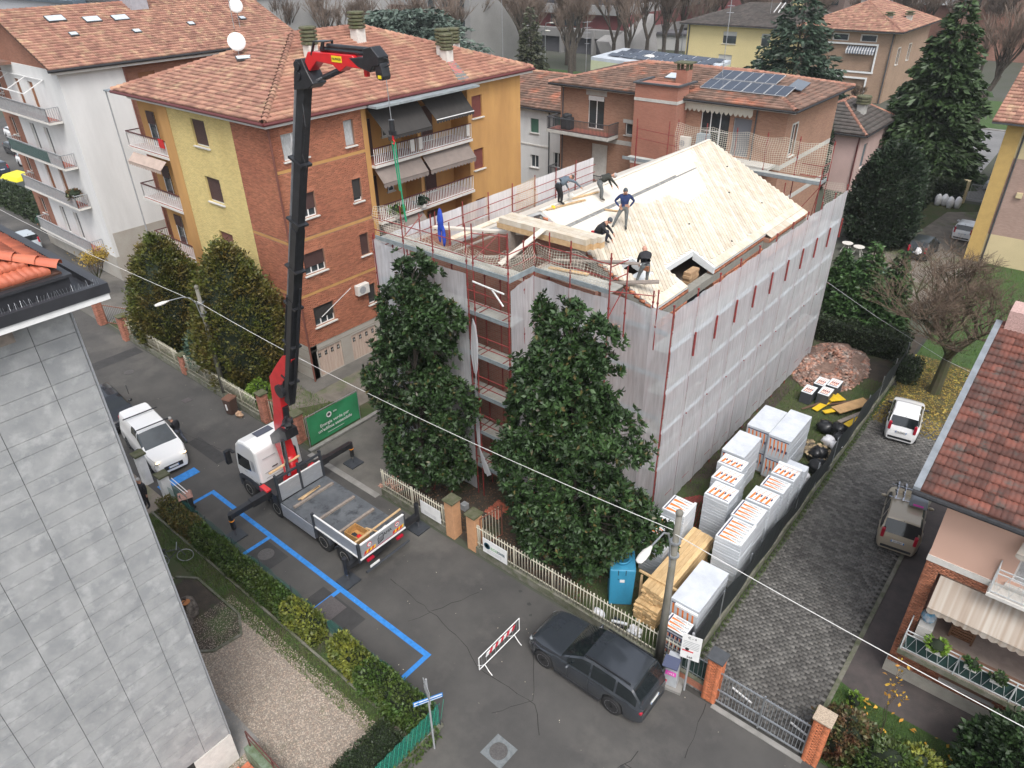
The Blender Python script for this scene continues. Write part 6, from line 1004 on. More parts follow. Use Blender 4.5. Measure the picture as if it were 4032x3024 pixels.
# green banner
gbn = thing('green_banner', 'green printed banner stretched on site fence panels beside the crane truck', 'banner'); gr_ = mat('banner_green', (.03, .24, .1), .6, col2=(.025, .19, .075), scale=.9); V = []; F = []
for j in range(7):
    for i in range(25): V.append((-28.3 + .04 * math.sin(i * .5) * math.sin(j), 16.6 + i * 3.35 / 24, .12 + j * 1.75 / 6))
for j in range(6):
    for i in range(24): q = j * 25 + i; F.append((q, q + 1, q + 26, q + 25))
link('cloth', mesh_np('cloth', V, F, gr_, smooth=True), gbn); MB().tube((-28.34, 16.55, 1.92), (-28.34, 20, 1.92), .025).obj('frame', steel, gbn); MB().tube((-28.34, 16.55, 0), (-28.34, 16.55, 1.92), .025).obj('post', steel, gbn); MB().tube((-28.34, 20, 0), (-28.34, 20, 1.92), .025).obj('post', steel, gbn)
rt_ = (R(90), 0, R(90)); text('Energia verde per', .27, white, gbn, (-28.22, 18.25, 1.02), rt_); text("un'edilizia sostenibile", .27, white, gbn, (-28.22, 18.25, .72), rt_); MB().box(-28.225, -28.22, 17.7, 18.8, .42, .44).obj('print_line', white, gbn); MB().lathe([(.17, 0), (.17, .005), (.1, .005), (.1, 0)], (-28.24, 17.95, 1.46), 16, axis='x').obj('logo', white, gbn); text('ECO', .12, white, gbn, (-28.22, 18.35, 1.5), rt_)
# boards on railings
for (x0, x1, z0, z1, lab) in ((-19.55, -18.25, .55, 1.3, 'blank white notice board tied to the railing left of the orange pillars'), (-15.7, -14.35, .5, 1.3, 'white company board with a dark ring logo tied to the railing under the right magnolia')):
    t = thing('notice_board', lab, 'board'); bx('board', white, x0, x1, 16.30, 16.32, z0, z1, t)
    if x0 > -17: MB().lathe([(.17, 0), (.17, .006), (.1, .006), (.1, 0)], (x0 + .25, 16.285, z0 + .45), 18, axis='y').obj('ring_logo', mat('logo_blue', (.02, .07, .1), .6), t); text('ECO', .2, mat('logo_green', (.2, .4, .2), .6), t, (x0 + .66, 16.288, z0 + .42), (R(90), 0, 0)); text('POWER', .2, mat('logo_blue', (.02, .07, .1), .6), t, (x0 + 1.03, 16.288, z0 + .42), (R(90), 0, 0), sx=.6)
    for k in range(3): MB().box(x0 + .25, x1 - .3, 16.294, 16.299, z0 + .12 + k * .06, z0 + .13 + k * .06).obj('print_line', grey, t)
# insulation pallets
wrap = mat('stretch_film', (.62, .65, .68), .3, col2=(.5, .53, .57), scale=2.2, stretch=(.8, .8, 7), rnd=.03, bump=.25, bscale=9, spec=.6); eps = mat('polystyrene', (.7, .72, .73), .6, var=.04, scale=3); oran = mat('print_orange', (.75, .2, .03), .5); navy = mat('print_navy', (.03, .03, .09), .5); pal = mat('pallet_wood', (.4, .32, .22), .85, var=.2, scale=5)
def prints(t, x0, x1, y0, y1, z, style):
    W_, D_ = x1 - x0, y1 - y0
    if style == 'diamond':
        MB().box(x0 + .06, x1 - .06, y0 + .1, y0 + .14, z, z + .004).obj('navy_band', navy, t); n = 4 if W_ < 1.6 else 8
        for k in range(n):
            u = x0 + .1 + k * (W_ - .2) / n; s = (W_ - .2) / n; MB().ext([(u, y0 + .16, z + .001), (u + s * .45, y0 + .16, z + .001), (u + s * .6, y0 + D_ * .45, z + .001), (u + s * .3, y0 + D_ * .62, z + .001)], (0, 0, .003)).obj('orange_print', oran, t); MB().bar((u + s * .4, y0 + D_ * .5, z + .002), (u + s * .95, y1 - .08, z + .002), .02, .002).obj('orange_print', oran, t)
            o = MB().lathe([(.035, 0), (.035, .003)], n=12).obj('logo', navy, t, loc=(u + s * .72, y0 + D_ * .5, z)); o.scale = (1, 2.6, 1)
    else:
        MB().box(x0 + .08, x0 + .13, y0 + .05, y1 - .05, z, z + .004).obj('navy_band', navy, t); n = max(3, int(D_ / .28))
        for k in range(n):
            v = y0 + .06 + k * (D_ - .12) / n; s = (D_ - .12) / n; MB().ext([(x0 + .15, v, z + .001), (x0 + .15, v + s * .45, z + .001), (x0 + W_ * .5, v + s * .4, z + .001), (x1 - .15, v + s * .12, z + .001), (x0 + W_ * .5, v + s * .1, z + .001)], (0, 0, .003)).obj('orange_print', oran, t); text('MASTERPLAST', .1, black, t, (x0 + W_ * .6, v + s * .68, z + .002), (0, 0, 0), ext=.001)
def pallet(label, x0, x1, y0, y1, h, style=None, lay=.15, ends=None, mt=None, top=None, wr=None):
    t = thing('insulation_pallet', label, 'pallet', (0, 0, 0), 0, 'pallets of insulation boards on the site'); 
    for s in (0, .5, 1): MB().box(x0 + .02, x1 - .02, y0 + .05 + s * (y1 - y0 - .2), y0 + .15 + s * (y1 - y0 - .2), .03, .14).obj('pallet_bearer', pal, t)
    n = max(1, round((h - .15) / lay)); z = .15
    for k in range(n):
        dz = (h - .15) / n; j = lambda: random.uniform(-.008, .008); MB().box(x0 + j(), x1 + j(), y0 + j(), y1 + j(), z + .004, z + dz).obj('board_layer', wr or wrap, t, bevel=.015); z += dz
    if style: MB().box(x0 + .02, x1 - .02, y0 + .02, y1 - .02, h + .001, h + .006).obj('top_sheet', eps, t); prints(t, x0, x1, y0, y1, h + .007, style)
    if ends:
        m_ = int((h - .1) / ends + .5)
        for q in range(m_):
            zz = .15 + q * (h - .15) / m_; hh = (h - .15) / m_; nn = 5 if x1 - x0 < 1.4 else 8
            MB().box(x0 + .04, x1 - .04, y0 - .026, y0 - .02, zz + .03, zz + hh - .03).obj('end_sheet', mat('print_grey', (.5, .53, .56), .5), t); MB().box(x0 + .06, x1 - .06, y0 - .03, y0 - .026, zz + hh - .16, zz + hh - .11).obj('navy_band', navy, t)
            for k in range(nn): u = x0 + .08 + k * (x1 - x0 - .16) / nn; s = (x1 - x0 - .16) / nn; MB().ext([(u + .1 * s, y0 - .027, zz + hh - .18), (u + .5 * s, y0 - .027, zz + hh - .18), (u + .65 * s, y0 - .027, zz + hh * .5), (u + .25 * s, y0 - .027, zz + .06), (u + .35 * s, y0 - .027, zz + hh * .48)], (0, -.003, 0)).obj('orange_print', oran, t); o = MB().lathe([(.04, 0), (.04, .003)], (0, 0, 0), 10, axis='y').obj('logo', navy, t, loc=(u + .82 * s, y0 - .03, zz + hh * .45)); o.scale = (1, 1, 2.4)
    if top: MB().box(*top).obj('corner_board', eps, t)
    return t
pallet('tall wrapped pallet half under the magnolia leaves, behind the street lamp head', -10.15, -9.1, 19.95, 21.1, 2.45, 'text', top=(-9.22, -9.1, 19.95, 21.1, 2.47, 2.53)); pallet('tall wrapped pallet against the netting corner, behind the one under the magnolia', -10.1, -9.05, 21.45, 22.55, 2.5, 'text', top=(-9.15, -9.05, 21.45, 22.55, 2.52, 2.58))
pallet('tall wrapped pallet with orange diamonds on top, nearest of the row behind the timber stack', -9.1, -8.0, 23.3, 24.4, 2.6, 'diamond'); pallet('wrapped pallet in the middle of the three orange diamond topped ones', -9.4, -8.3, 24.55, 25.6, 2.55, 'diamond'); pallet('wrapped pallet at the rear of the three orange diamond topped ones', -9.65, -8.5, 25.65, 26.5, 2.6, 'diamond')
pallet('long white topped pallet beside the netting, behind the diamond topped row', -9.95, -8.85, 26.75, 28.7, 2.55, None, .3, ends=1.2); pallet('white topped double stack with printed ends standing nearest the netting at the back', -9.85, -8.72, 29.3, 31.5, 2.6, None, .3, ends=1.2); pallet('white topped double stack with printed ends beside the white bag at the back', -8.68, -7.6, 29.1, 31.8, 2.65, None, .3, ends=1.2)
pallet('tall wrapped pallet along the black fence, nearest the timber stack', -7.6, -6.5, 21.3, 22.75, 2.55, 'text', top=(-6.62, -6.5, 21.3, 22.75, 2.57, 2.63)); pallet('tall wrapped pallet along the black fence, second from the timber stack', -7.65, -6.55, 22.8, 23.95, 2.6, 'text'); pallet('wrapped pallet along the black fence with orange diamonds on top, third from the timber stack', -7.6, -6.5, 24.1, 25.2, 2.6, 'diamond')
pallet('wrapped pallet along the black fence with printed text, fourth from the timber stack', -7.5, -6.45, 25.4, 26.3, 2.55, 'text'); pallet('wrapped pallet along the black fence, fifth from the timber stack, with a white edge board', -7.45, -6.4, 26.4, 27.35, 2.6, 'diamond', top=(-7.45, -6.4, 27.2, 27.35, 2.62, 2.7)); pallet('plain white wrapped pallet at the far end of the row along the black fence', -7.2, -6.3, 27.5, 28.0, 2.5, None)
pallet('big white topped pallet beside the timber stack, nearest the road', -7.55, -6.4, 17.75, 20.2, 2.1, None, .3, ends=1.9, top=(-7.3, -6.4, 17.6, 17.7, 1.95, 2.05)); pallet('small black sided stack of printed packs between the lamp pole and the parking sign', -7.4, -6.45, 16.9, 17.65, 1.5, 'text', .45, wr=mat('pack_side', (.06, .065, .075), .5), ends=.45)
for i, (x, y) in enumerate(((-9.75, 36.9), (-8.95, 37.3), (-9.5, 38.2), (-8.85, 38.5))): t = thing('printed_pack', ['front left', 'front right', 'rear left', 'rear right'][i] + ' pack of the four small printed packs near the rubble heap', 'pack', (0, 0, 0), 0, 'small printed packs near the rubble'); bx('pack', MC['pack_side'], x, x + .62, y, y + .95, .05, .75, t); bx('top_sheet', eps, x, x + .62, y, y + .95, .751, .77, t); prints(t, x, x + .62, y, y + .95, .772, 'diamond')
# sawn timber stack
ts = thing('timber_stack', 'stack of fresh yellow sawn boards behind the concrete lamp pole', 'timber stack'); tim2 = mat('fresh_timber', (.66, .47, .25), .7, rnd=.16, col2=(.55, .36, .17), scale=4, stretch=(3, .6, 1))
for layer, (x0, x1, y0, y1, z0, n, m_) in enumerate(((-8.95, -7.95, 17.6, 21.9, .1, 5, 9), (-8.85, -7.9, 17.9, 22.05, 1.02, 5, 7))):
    for j in range(m_):
        for i in range(n): w_ = (x1 - x0) / n; jy = random.uniform(-.08, .08); MB().box(x0 + i * w_ + .004, x0 + (i + 1) * w_ - .004, y0 + jy, y1 + jy, z0 + j * .1 + .006, z0 + (j + 1) * .1).obj('board', tim2, ts)
MB().box(-9.3, -7.6, 18.4, 18.48, 1.75, 1.83).obj('batten', tim2, ts)
# blue cabin, black bags, rubble, planks
cb = thing('portable_toilet', 'bright blue plastic site toilet tank standing under the right magnolia', 'site toilet', (-9.95, 18.2, 0), R(36)); cb.scale = (.92, .92, 1); blu = mat('toilet_blue', (.04, .28, .46), .5, col2=(.035, .23, .38), scale=2.5, stretch=(1, 1, .4)); MB().hexa([(-.5, -.45, .03), (.5, -.45, .03), (.5, .45, .03), (-.5, .45, .03), (-.55, -.5, 2.0), (.55, -.5, 2.0), (.55, .5, 2.25), (-.55, .5, 2.25)]).obj('shell', blu, cb, bevel=.05); MB().lathe([(.36, 0), (.34, .08), (.3, .1), (.28, .05)], (0, .05, 2.12), 20).obj('roof_dome', blu, cb, True)
MB().box(-.1, .1, -.497, -.49, 1.35, 1.5).obj('notice', white, cb); MB().lathe([(.05, 0), (.05, .03)], (.4, .3, 2.2), 10).obj('vent', blackm, cb); MB().box(-.2, -.17, -.51, -.49, 1.75, 2.0).box(.12, .15, -.51, -.49, 1.75, 2.0).obj('hinge', blackm, cb)
tag(MB().bar((-9.1, 18.3, .03), (-9.4, 18.9, 1.1), .1, .03).obj('prop_board', timber), 'narrow board leaning behind the blue site toilet', 'board')
def sack(name, lab, c, r, m, jit=.2, cat='bag', group=None): return tag(MB().blob(c, r, 12, 9, jit).obj(name, m, None, True), lab, cat, group)
bag = mat('bin_bag', (.015, .016, .018), .3, var=.3, scale=6); wbag = mat('white_bag', (.7, .7, .72), .6, var=.08, scale=5)
for i, (x, y, z, r, m, lab) in enumerate(((-6.9, 35.0, .4, .45, bag, 'black rubbish bag at the left rear of the heap by the black fence'), (-7.6, 34.9, .35, .42, bag, 'black rubbish bag beside the yellow boards'), (-6.55, 34.2, .4, .45, bag, 'black rubbish bag behind the two pale bags'), (-6.9, 33.4, .55, .35, wbag, 'crumpled pale bag in the middle of the rubbish heap'), (-6.5, 33.2, .55, .3, wbag, 'small pale bag beside the black fence'), (-7.0, 32.2, .35, .5, bag, 'black rubbish bag in front of the torn brown wrapping'), (-6.6, 31.2, .35, .5, bag, 'black rubbish bag low by the fence in front'), (-7.3, 30.6, .3, .35, bag, 'black rubbish bag nearest the double stacks'), (-6.95, 29.3, .8, .5, wbag, 'big white sack beside the printed double stack'))): sack('rubbish_bag', lab, (x, y, z), (r, r * .9, r * .8), m)
tag(pebbles('torn_wrapping', -7.9, -6.5, 31.8, 33.2, 90, .35, .15, .4, mat('torn_tan', (.5, .38, .22), .8, rnd=.3, col2=(.03, .03, .03), scale=4)), 'torn tan and black wrapping lying over the rubbish heap', 'rubbish')
tag(bx('white_crate', offwhite, -7.3, -6.5, 28.3, 29.5, .05, .45), 'flat cream crate under the big white sack', 'crate')
yb = mat('yellow_board', (.68, .45, .02), .6, var=.12, scale=4)
for i, (a, b, w_, z, m, lab) in enumerate([((-8.7, 38.6), (-7.9, 37.9), .9, .25, yb, 'broad yellow formwork board at the top of the plank pile'), ((-8.7, 36.5), (-8.3, 38), .35, .12, yb, 'narrow yellow board sticking out at the left of the plank pile'), ((-8.2, 36.5), (-6.9, 38.2), .3, .18, yb, 'long yellow board under the brown panel'), ((-7.7, 36.9), (-6.6, 38.8), .7, .3, mat('ply_panel', (.42, .26, .12), .7, var=.15), 'brown plywood panel on the plank pile'), ((-7.2, 36.0), (-6.2, 38.2), .25, .22, timberw, 'grey plank on the plank pile'), ((-6.9, 35.6), (-6.3, 37.6), .35, .15, yb, 'yellow board lying against the black fence'), ((-8.9, 36.9), (-6.5, 39.5), .18, .1, mat('dark_plank', (.12, .07, .045), .8), 'dark brown plank across the plank pile'), ((-9.3, 36.2), (-8.6, 37.5), .14, .08, MC['dark_plank'], 'short dark plank left of the plank pile')]): tag(MB().bar((*a, z), (*b, z + .1), w_, .04).obj('board', m), lab, 'board', 'boards in the plank pile')
P = rs(-11.8, -7.6, 38.6, 45.5, lambda x, y: ((x + 9.7) / 2.1) ** 2 + ((y - 42) / 3.4) ** 2 < 1)(4200); hgt = np.maximum(0, 1 - ((P[:, 0] + 9.7) / 2.1) ** 2 - ((P[:, 1] - 42) / 3.4) ** 2) * (.75 + .45 * np.sin(P[:, 0] * 2.1) * np.sin(P[:, 1] * 1.7 + 1)); s_ = rng.uniform(.06, .26, len(P)); M_ = np.zeros((len(P), 3, 3)); a_ = rng.uniform(0, 6.28, len(P)); M_[:, 0, 0] = np.cos(a_) * s_; M_[:, 0, 1] = -np.sin(a_) * s_ * .6; M_[:, 1, 0] = np.sin(a_) * s_; M_[:, 1, 1] = np.cos(a_) * s_ * .6; M_[:, 2, 2] = s_ * .45; M_[:, 2, 0] = rng.uniform(-.3, .3, len(P)) * s_
rh = thing('rubble_heap', 'heap of broken bricks and plaster at the far end of the site', 'rubble heap'); MB().blob((-9.7, 42, 0), (1.9, 3.1, .6), 20, 10, .2).obj('core', mat('rubble_core', (.2, .13, .1), .95, var=.3, scale=4, bump=.8, bscale=10), rh, True); pieces('broken_brick', np.column_stack([P, hgt + .02]), 1, mat('rubble_brick', (.36, .16, .1), .95, rnd=.5, col2=(.3, .26, .23), scale=3), rh, cap=250, M=M_)
rs_ = thing('red_frames', 'pile of dark red scaffold frames leaning at the foot of the netting', 'scaffold frames'); mb = MB()
for k in range(9): x = -10.6 + k * .09; mb.tube((x, 22.9 + k * .1, .05), (x + .15, 23.3 + k * .12, 1.5), .025).tube((x + .6, 23.0 + k * .1, .05), (x + .75, 23.5 + k * .12, 1.4), .025).tube((x + .15, 23.3 + k * .12, 1.5), (x + .75, 23.5 + k * .12, 1.4), .025)
stuff(mb.obj('frames', redpole, rs_))
tag(pebbles('broken_tiles', -17.7, -16.9, 18.6, 19.6, 160, .02, .1, .28, mat('tile_red', (.42, .12, .07), .8, rnd=.3)), 'small heap of broken red bricks behind the orange gate pillar', 'bricks')
tag(bx('paint_can', grey, -18.7, -18.4, 18.0, 18.3, .02, .35), 'grey can lying on the soil under the left magnolia', 'can')
for i, (x, y) in enumerate(((-9.2, 16.95), (-8.5, 17.1), (-10.1, 16.9))): tag(MB().blob((x, y, .15), (.3, .2, .15), jit=.3).obj('litter_bag', wbag if i != 0 else bag), ('black bag behind the cream railing next to the dark car', 'white wrapping behind the cream railing next to the blue toilet', 'pale bag behind the cream railing left of the black one')[i], 'bag')
for i, x in enumerate((-9.4, -8.7)): tag(MB().bar((x, 16.75, .35), (x + .6, 16.9 - .2 * i, .45), .1, .06).obj('foam_strip', eps), 'white foam strip above the black bag behind the railing' if i == 0 else 'tilted white foam strip to the right behind the railing', 'foam strip')
wt = [(-15.45, 62.15), (-14.42, 61.85)]
for i, (x, y) in enumerate(wt): t = thing('garden_table', ('left' if i == 0 else 'right') + ' of the two small white garden tables behind the site', 'table', (x, y, 0)); MB().lathe([(.45, .7), (.45, .74)], n=14).obj('table_top', offwhite, t); [MB().bar((q * .1, w_ * .1, .7), (q * .35, w_ * .35, 0), .03, .03).obj('leg', offwhite, t) for q, w_ in ((1, 1), (-1, 1), (1, -1), (-1, -1))]
for i, (x, y) in enumerate(((-12.5, 79.6), (-12.0, 79.9), (-11.4, 79.4), (-10.8, 79.7))): sack('rubble_sack', ('leftmost', 'second from the left', 'third from the left', 'rightmost')[i] + ' of the four white sacks by the dark far hedge', (x, y, .55), (.33, .3, .6), wbag, .1, 'sack')
gate('gate', 'grey metal gate with green base at the end of the far gravel drive', (-10.4, 82), (-7.6, 82), .5, 1.9, grey, grey, 24); gate('gate', 'pale barred gate beyond the far hedge beside the tall spruce', (-15.2, 93), (-11.5, 93), .1, 1.8, offwhite, grey, 24)
pl2 = thing('gate_pillar', 'cream pillar beside the far grey gate', 'gate pillar', (-10.9, 82, 0)); MB().box(-.3, .3, -.3, .3, 0, 2.2).obj('shaft', MC['cream_wall'], pl2)
bk_ = thing('bicycle', 'old bicycle leaning behind the hedge beside the grey building', 'bicycle', (-26.0, 7.6, .05), R(60))
for x in (-.5, .5): mb = MB(); mb.path([(x + .33 * math.cos(a), 0, .34 + .33 * math.sin(a)) for a in np.linspace(0, math.tau, 21)], .018, 5); w_ = mb.obj('wheel', grey, bk_); 
MB().path([(-.5, 0, .34), (-.15, 0, .34), (.32, 0, .75), (-.25, 0, .78), (-.5, 0, .34)], .02, 6).tube((-.15, 0, .34), (-.28, 0, .85), .02).tube((.5, 0, .34), (.3, 0, .9), .02).obj('frame', dgrey, bk_); MB().blob((-.28, 0, .88), (.14, .08, .04), jit=0).obj('saddle', blackm, bk_); MB().tube((.28, -.25, .95), (.28, .25, .95), .015).obj('handlebar', steel, bk_)
sm = thing('tree_stump', 'split rotten tree stump with an orange cut face beside the grey building', 'tree stump', (-22.9, 6.6, .05)); MB().blob((0, 0, .3), (.4, .35, .5), 10, 7, .3).blob((.35, -.35, .2), (.25, .25, .35), 8, 6, .3).obj('trunk', mat('rotten_wood', (.05, .04, .035), .95, col2=(.22, .19, .16), scale=5, bump=.8), sm); MB().lathe([(.17, 0), (.17, .02)], (.08, -.06, .76), 10).obj('cut_face', mat('cut_orange', (.42, .17, .06), .8, var=.2, scale=12), sm)
yc = thing('recycling_container', 'grey recycling container with a yellow lid on the far left street', 'container', (-92.2, 25.5, 0), R(8)); MB().hexa([(-1.4, -.8, .2), (1.4, -.8, .2), (1.4, .8, .2), (-1.4, .8, .2), (-1.7, -1, 1.6), (1.7, -1, 1.6), (1.7, 1, 1.6), (-1.7, 1, 1.6)]).obj('body', mat('container_grey', (.2, .23, .22), .6), yc); MB().hexa([(-1.7, -1, 1.61), (1.7, -1, 1.61), (1.7, 1, 1.61), (-1.7, 1, 1.61), (-1.5, -.7, 2.0), (1.5, -.7, 2.0), (1.5, .9, 2.1), (-1.5, .9, 2.1)]).obj('lid', mat('container_yellow', (.7, .6, .02), .5), yc)
for i, (x, y, h) in enumerate(((-93.9, 121, 8), (-99, 129, 8.5), (-80, 152, 8))): t = thing('far_street_lamp', ('curved far street lamp just left of the flat white roof', 'far street lamp left of the long concrete building entrance', 'far street lamp behind the flat white roof')[i], 'street lamp', (x, y, 0)); MB().path([(0, 0, 0), (0, 0, h - 1), (.3, -.2, h - .2), (1.6, -.6, h)], .09).obj('pole', steel, t); MB().blob((2.2, -.8, h), (.7, .25, .15), jit=0).obj('lamp_head', offwhite, t)
# ---------------- crane truck ----------------
tr = thing('crane_truck', 'white cabbed flatbed crane truck with a tall black and red folding crane, parked on outriggers', 'truck'); tw = mat('truck_white', (.78, .78, .77), .25, coat=.6); cred = mat('crane_red', (.6, .015, .02), .32, var=.1, scale=3, coat=.4); cbl = mat('crane_black', (.018, .019, .022), .38, var=.3, scale=5, coat=.2); tgrey = mat('truck_grey', (.035, .04, .048), .6, var=.15, scale=4); chrome = mat('chrome', (.6, .6, .62), .2, metal=1); bedm = mat('bed_floor', (.07, .078, .088), .6, col2=(.12, .13, .14), scale=1.2, col3=(.035, .04, .047), s3=2)
CX = 13.45
pr_ = [(-28.05, .95), (-28.12, 1.5), (-27.98, 2.4), (-27.75, 3.0), (-27.45, 3.3), (-26.9, 3.42), (-26.3, 3.38), (-26.05, 3.2), (-26.0, 1.3), (-26.05, 1.15), (-26.9, 1.15), (-27.0, .95)]
MB().ext([(x, 12.32, z) for x, z in pr_][::-1], (0, 2.3, 0)).obj('cab', tw, tr, bevel=.12)
for y, s in ((12.32, -1), (14.62, 1)):
    MB().ext([(x, y, z) for x, z in ((-27.85, 1.75), (-27.68, 2.5), (-26.72, 2.5), (-26.72, 1.85), (-27.3, 1.75))], (0, s * .012, 0)).obj('side_window', glassd, tr); MB().ext([(x, y, z) for x, z in ((-28.05, .45), (-28.08, 1.05), (-27.75, 1.25), (-26.9, 1.3), (-26.1, 1.15), (-26.1, .9), (-26.6, .85), (-26.75, .95), (-27.3, 1.08), (-27.85, .9), (-27.9, .45))], (0, -s * .25, 0)).obj('lower_panel', tgrey, tr).location.y = s * .03
    MB().box(-28.35, -28.15, y + s * .12, y + s * .38, 1.75, 2.5).obj('mirror', black, tr, bevel=.03); MB().box(-28.3, -27.9, y, y + s * .15, 2.42, 2.48).obj('mirror_arm', black, tr)
    MB().ext([(x, y + s * .002, z) for x, z in ((-26.6, 1.95), (-26.35, 1.95), (-26.35, 2.55), (-26.6, 2.55))], (0, s * .006, 0)).obj('vent_grille', grey, tr)
MB().ext([(x, 12.4, z) for x, z in ((-28.02, 1.75), (-27.76, 2.65), (-27.78, 2.65), (-28.05, 1.75))], (0, 2.14, 0)).obj('windscreen', glassd, tr); MB().box(-28.2, -27.9, 12.4, 14.55, .4, .95).obj('bumper', tgrey, tr, bevel=.05); MB().box(-27.2, -26.75, 13.0, 13.9, 3.42, 3.45).obj('roof_hatch', mat('hatch_grey', (.08, .09, .12), .2), tr, bevel=.02)
MB().box(-25.995, -25.98, 12.6, 13.3, 2.7, 2.72).box(-25.995, -25.98, 12.6, 14.3, 1.9, 1.92).box(-25.995, -25.98, 12.6, 14.3, 1.6, 1.62).obj('rear_groove', grey, tr); MB().box(-25.99, -25.975, 13.0, 13.3, 2.05, 2.1).obj('badge', blackm, tr)
for k in range(3): text(('MAN', 'TGS', 'AMA')[k], (.1, .07, .13)[k], grey, tr, (-27.2 + k * .42, 12.3, (1.62, 1.5, 1.35)[k]), (R(90), 0, 0))
MB().box(-27.6, -18.95, 12.95, 13.95, .7, 1.08).obj('chassis', cbl, tr); MB().box(-26.2, -24.7, 12.3, 14.6, 1.0, 1.45).obj('crane_plinth', cbl, tr, bevel=.03); MB().box(-25.9, -25.3, 12.1, 12.35, 1.1, 1.5).obj('control_box', cred, tr); MB().box(-25.0, -24.6, 12.15, 12.5, 1.0, 1.6).obj('tool_box', cbl, tr); MB().box(-24.4, -22.1, 12.45, 12.9, .5, 1.0).obj('side_locker', tgrey, tr)
def wheel_mesh(r, w, rimr, rimm, spokes=0, n=28):
    mb = MB().lathe([(r * .72, -w / 2), (r * .95, -w / 2), (r, -w * .35), (r, w * .35), (r * .95, w / 2), (r * .72, w / 2)], n=n, axis='y'); return mb.mesh('tyre', rubber, True)
def add_wheel(parent, x, y, r, w, rimr, rimm, out, spokes=5, z=None):
    t = link('wheel', wheel_mesh(r, w, rimr, rimm), parent, (x, y, z or r)); mb = MB(); o = out * w / 2
    mb.lathe([(rimr, o * .9), (rimr, o * 1.0), (rimr * .93, o * 1.02), (rimr * .88, o * .55), (.02, o * .5)] if out > 0 else [(.02, o * .5), (rimr * .88, o * .55), (rimr * .93, o * 1.02), (rimr, o * 1.0), (rimr, o * .9)], n=28, axis='y')
    for k in range(spokes): a = math.tau * k / spokes; p = Vector((math.cos(a), 0, math.sin(a))); mb.bar(p * rimr * .15 + Vector((0, o * .8, 0)), p * rimr * .92 + Vector((0, o * .92, 0)), rimr * .13, .02, up=(0, 1, 0))
    mb.lathe([(rimr * .2, o * .5), (rimr * .2, o * 1.0)] if out > 0 else [(rimr * .2, o * 1.0), (rimr * .2, o * .5)], n=12, axis='y'); link('rim', mb.mesh('rim', rimm), t); return t
rimt = mat('truck_rim', (.42, .4, .36), .55, var=.15, scale=12)
for x in (-27.3, -25.05, -21.55, -20.1):
    for y, s in ((12.42, -1), (14.48, 1)): add_wheel(tr, x, y, .5, .32, .28, rimt, s, 8); MB().ext([(x + .62 * math.cos(a), y - .2 * s - .02, .5 + .6 * math.sin(a)) for a in np.linspace(.3, math.pi - .3, 9)] + [(x + .56 * math.cos(a), y - .2 * s - .02, .5 + .54 * math.sin(a)) for a in np.linspace(math.pi - .3, .3, 9)], (0, s * .38, 0)).obj('mudguard', tgrey, tr) if x > -27 else None
MB().box(-24.4, -18.85, 12.22, 14.72, 1.16, 1.26).obj('bed_floor', bedm, tr); MB().box(-24.4, -22.0, 12.17, 12.21, .5, 1.22).obj('side_board', alu, tr); MB().box(-21.85, -18.95, 12.22, 12.26, 1.27, 1.9).obj('side_board', alu, tr); MB().box(-18.87, -18.83, 12.3, 14.7, 1.22, 1.92).obj('tailgate', alu, tr)
MB().box(-21.85, -18.95, 12.205, 12.275, 1.9, 1.95).obj('top_rail', white, tr); MB().box(-18.885, -18.8, 12.3, 14.7, 1.92, 1.97).obj('top_rail', white, tr); MB().box(-21.95, -18.9, 12.19, 12.22, 1.2, 1.27).box(-18.84, -18.8, 12.2, 14.72, 1.15, 1.22).obj('floor_rail', white, tr)
for x in (-21.93, -18.9): MB().box(x - .05, x + .05, 12.17, 12.28, .6 if x < -20 else 1.0, 2.0).obj('post', tgrey, tr)
MB().box(-18.93, -18.83, 14.68, 14.76, 1.0, 2.0).obj('post', tgrey, tr)
for y0, y1 in ((12.3, 13.42), (13.5, 14.66)): MB().box(-24.5, -24.46, y0, y1, 1.27, 2.15).obj('bulkhead_panel', alu, tr); MB().box(-24.52, -24.44, y0, y1, 2.15, 2.18).obj('bulkhead_trim', white, tr)
for y in (12.26, 13.46, 14.68): MB().box(-24.55, -24.42, y - .06, y + .04, 1.0, 2.75).obj('post', tgrey, tr)
MB().box(-24.53, -24.45, 12.26, 14.7, 2.5, 2.6).obj('cross_rail', tgrey, tr); MB().bar((-24.75, 12.15, 2.8), (-24.75, 13.8, 2.85), .1, .06).obj('timber_bar', timber, tr)
for k in range(6):
    for y in (12.42, 14.0): MB().ext([(-18.826, y + k * .1, 1.32), (-18.826, y + k * .1 + .1, 1.32), (-18.826, y + k * .1 + .16, 1.46), (-18.826, y + k * .1 + .06, 1.46)], (.006, 0, 0)).obj('chevron', cred if k % 2 == 0 else mat('chevron_yellow', (.8, .5, .02), .5), tr)
MB().box(-18.828, -18.82, 12.4, 14.6, 1.25, 1.28).obj('red_stripe', mat('dark_red', (.3, .01, .04), .5), tr)
rr = (R(90), 0, R(90)); text('AMA', .22, blackm, tr, (-18.82, 13.75, 1.66), rr)
for y, s in ((12.75, '70'), (14.3, '80')): MB().lathe([(.13, 0), (.13, .003)], (-18.828, y, 1.68), 18, axis='x').obj('limit_ring', cred, tr); MB().lathe([(.1, 0), (.1, .003)], (-18.822, y, 1.68), 18, axis='x').obj('limit_disc', white, tr); text(s, .12, blackm, tr, (-18.815, y, 1.68), rr)
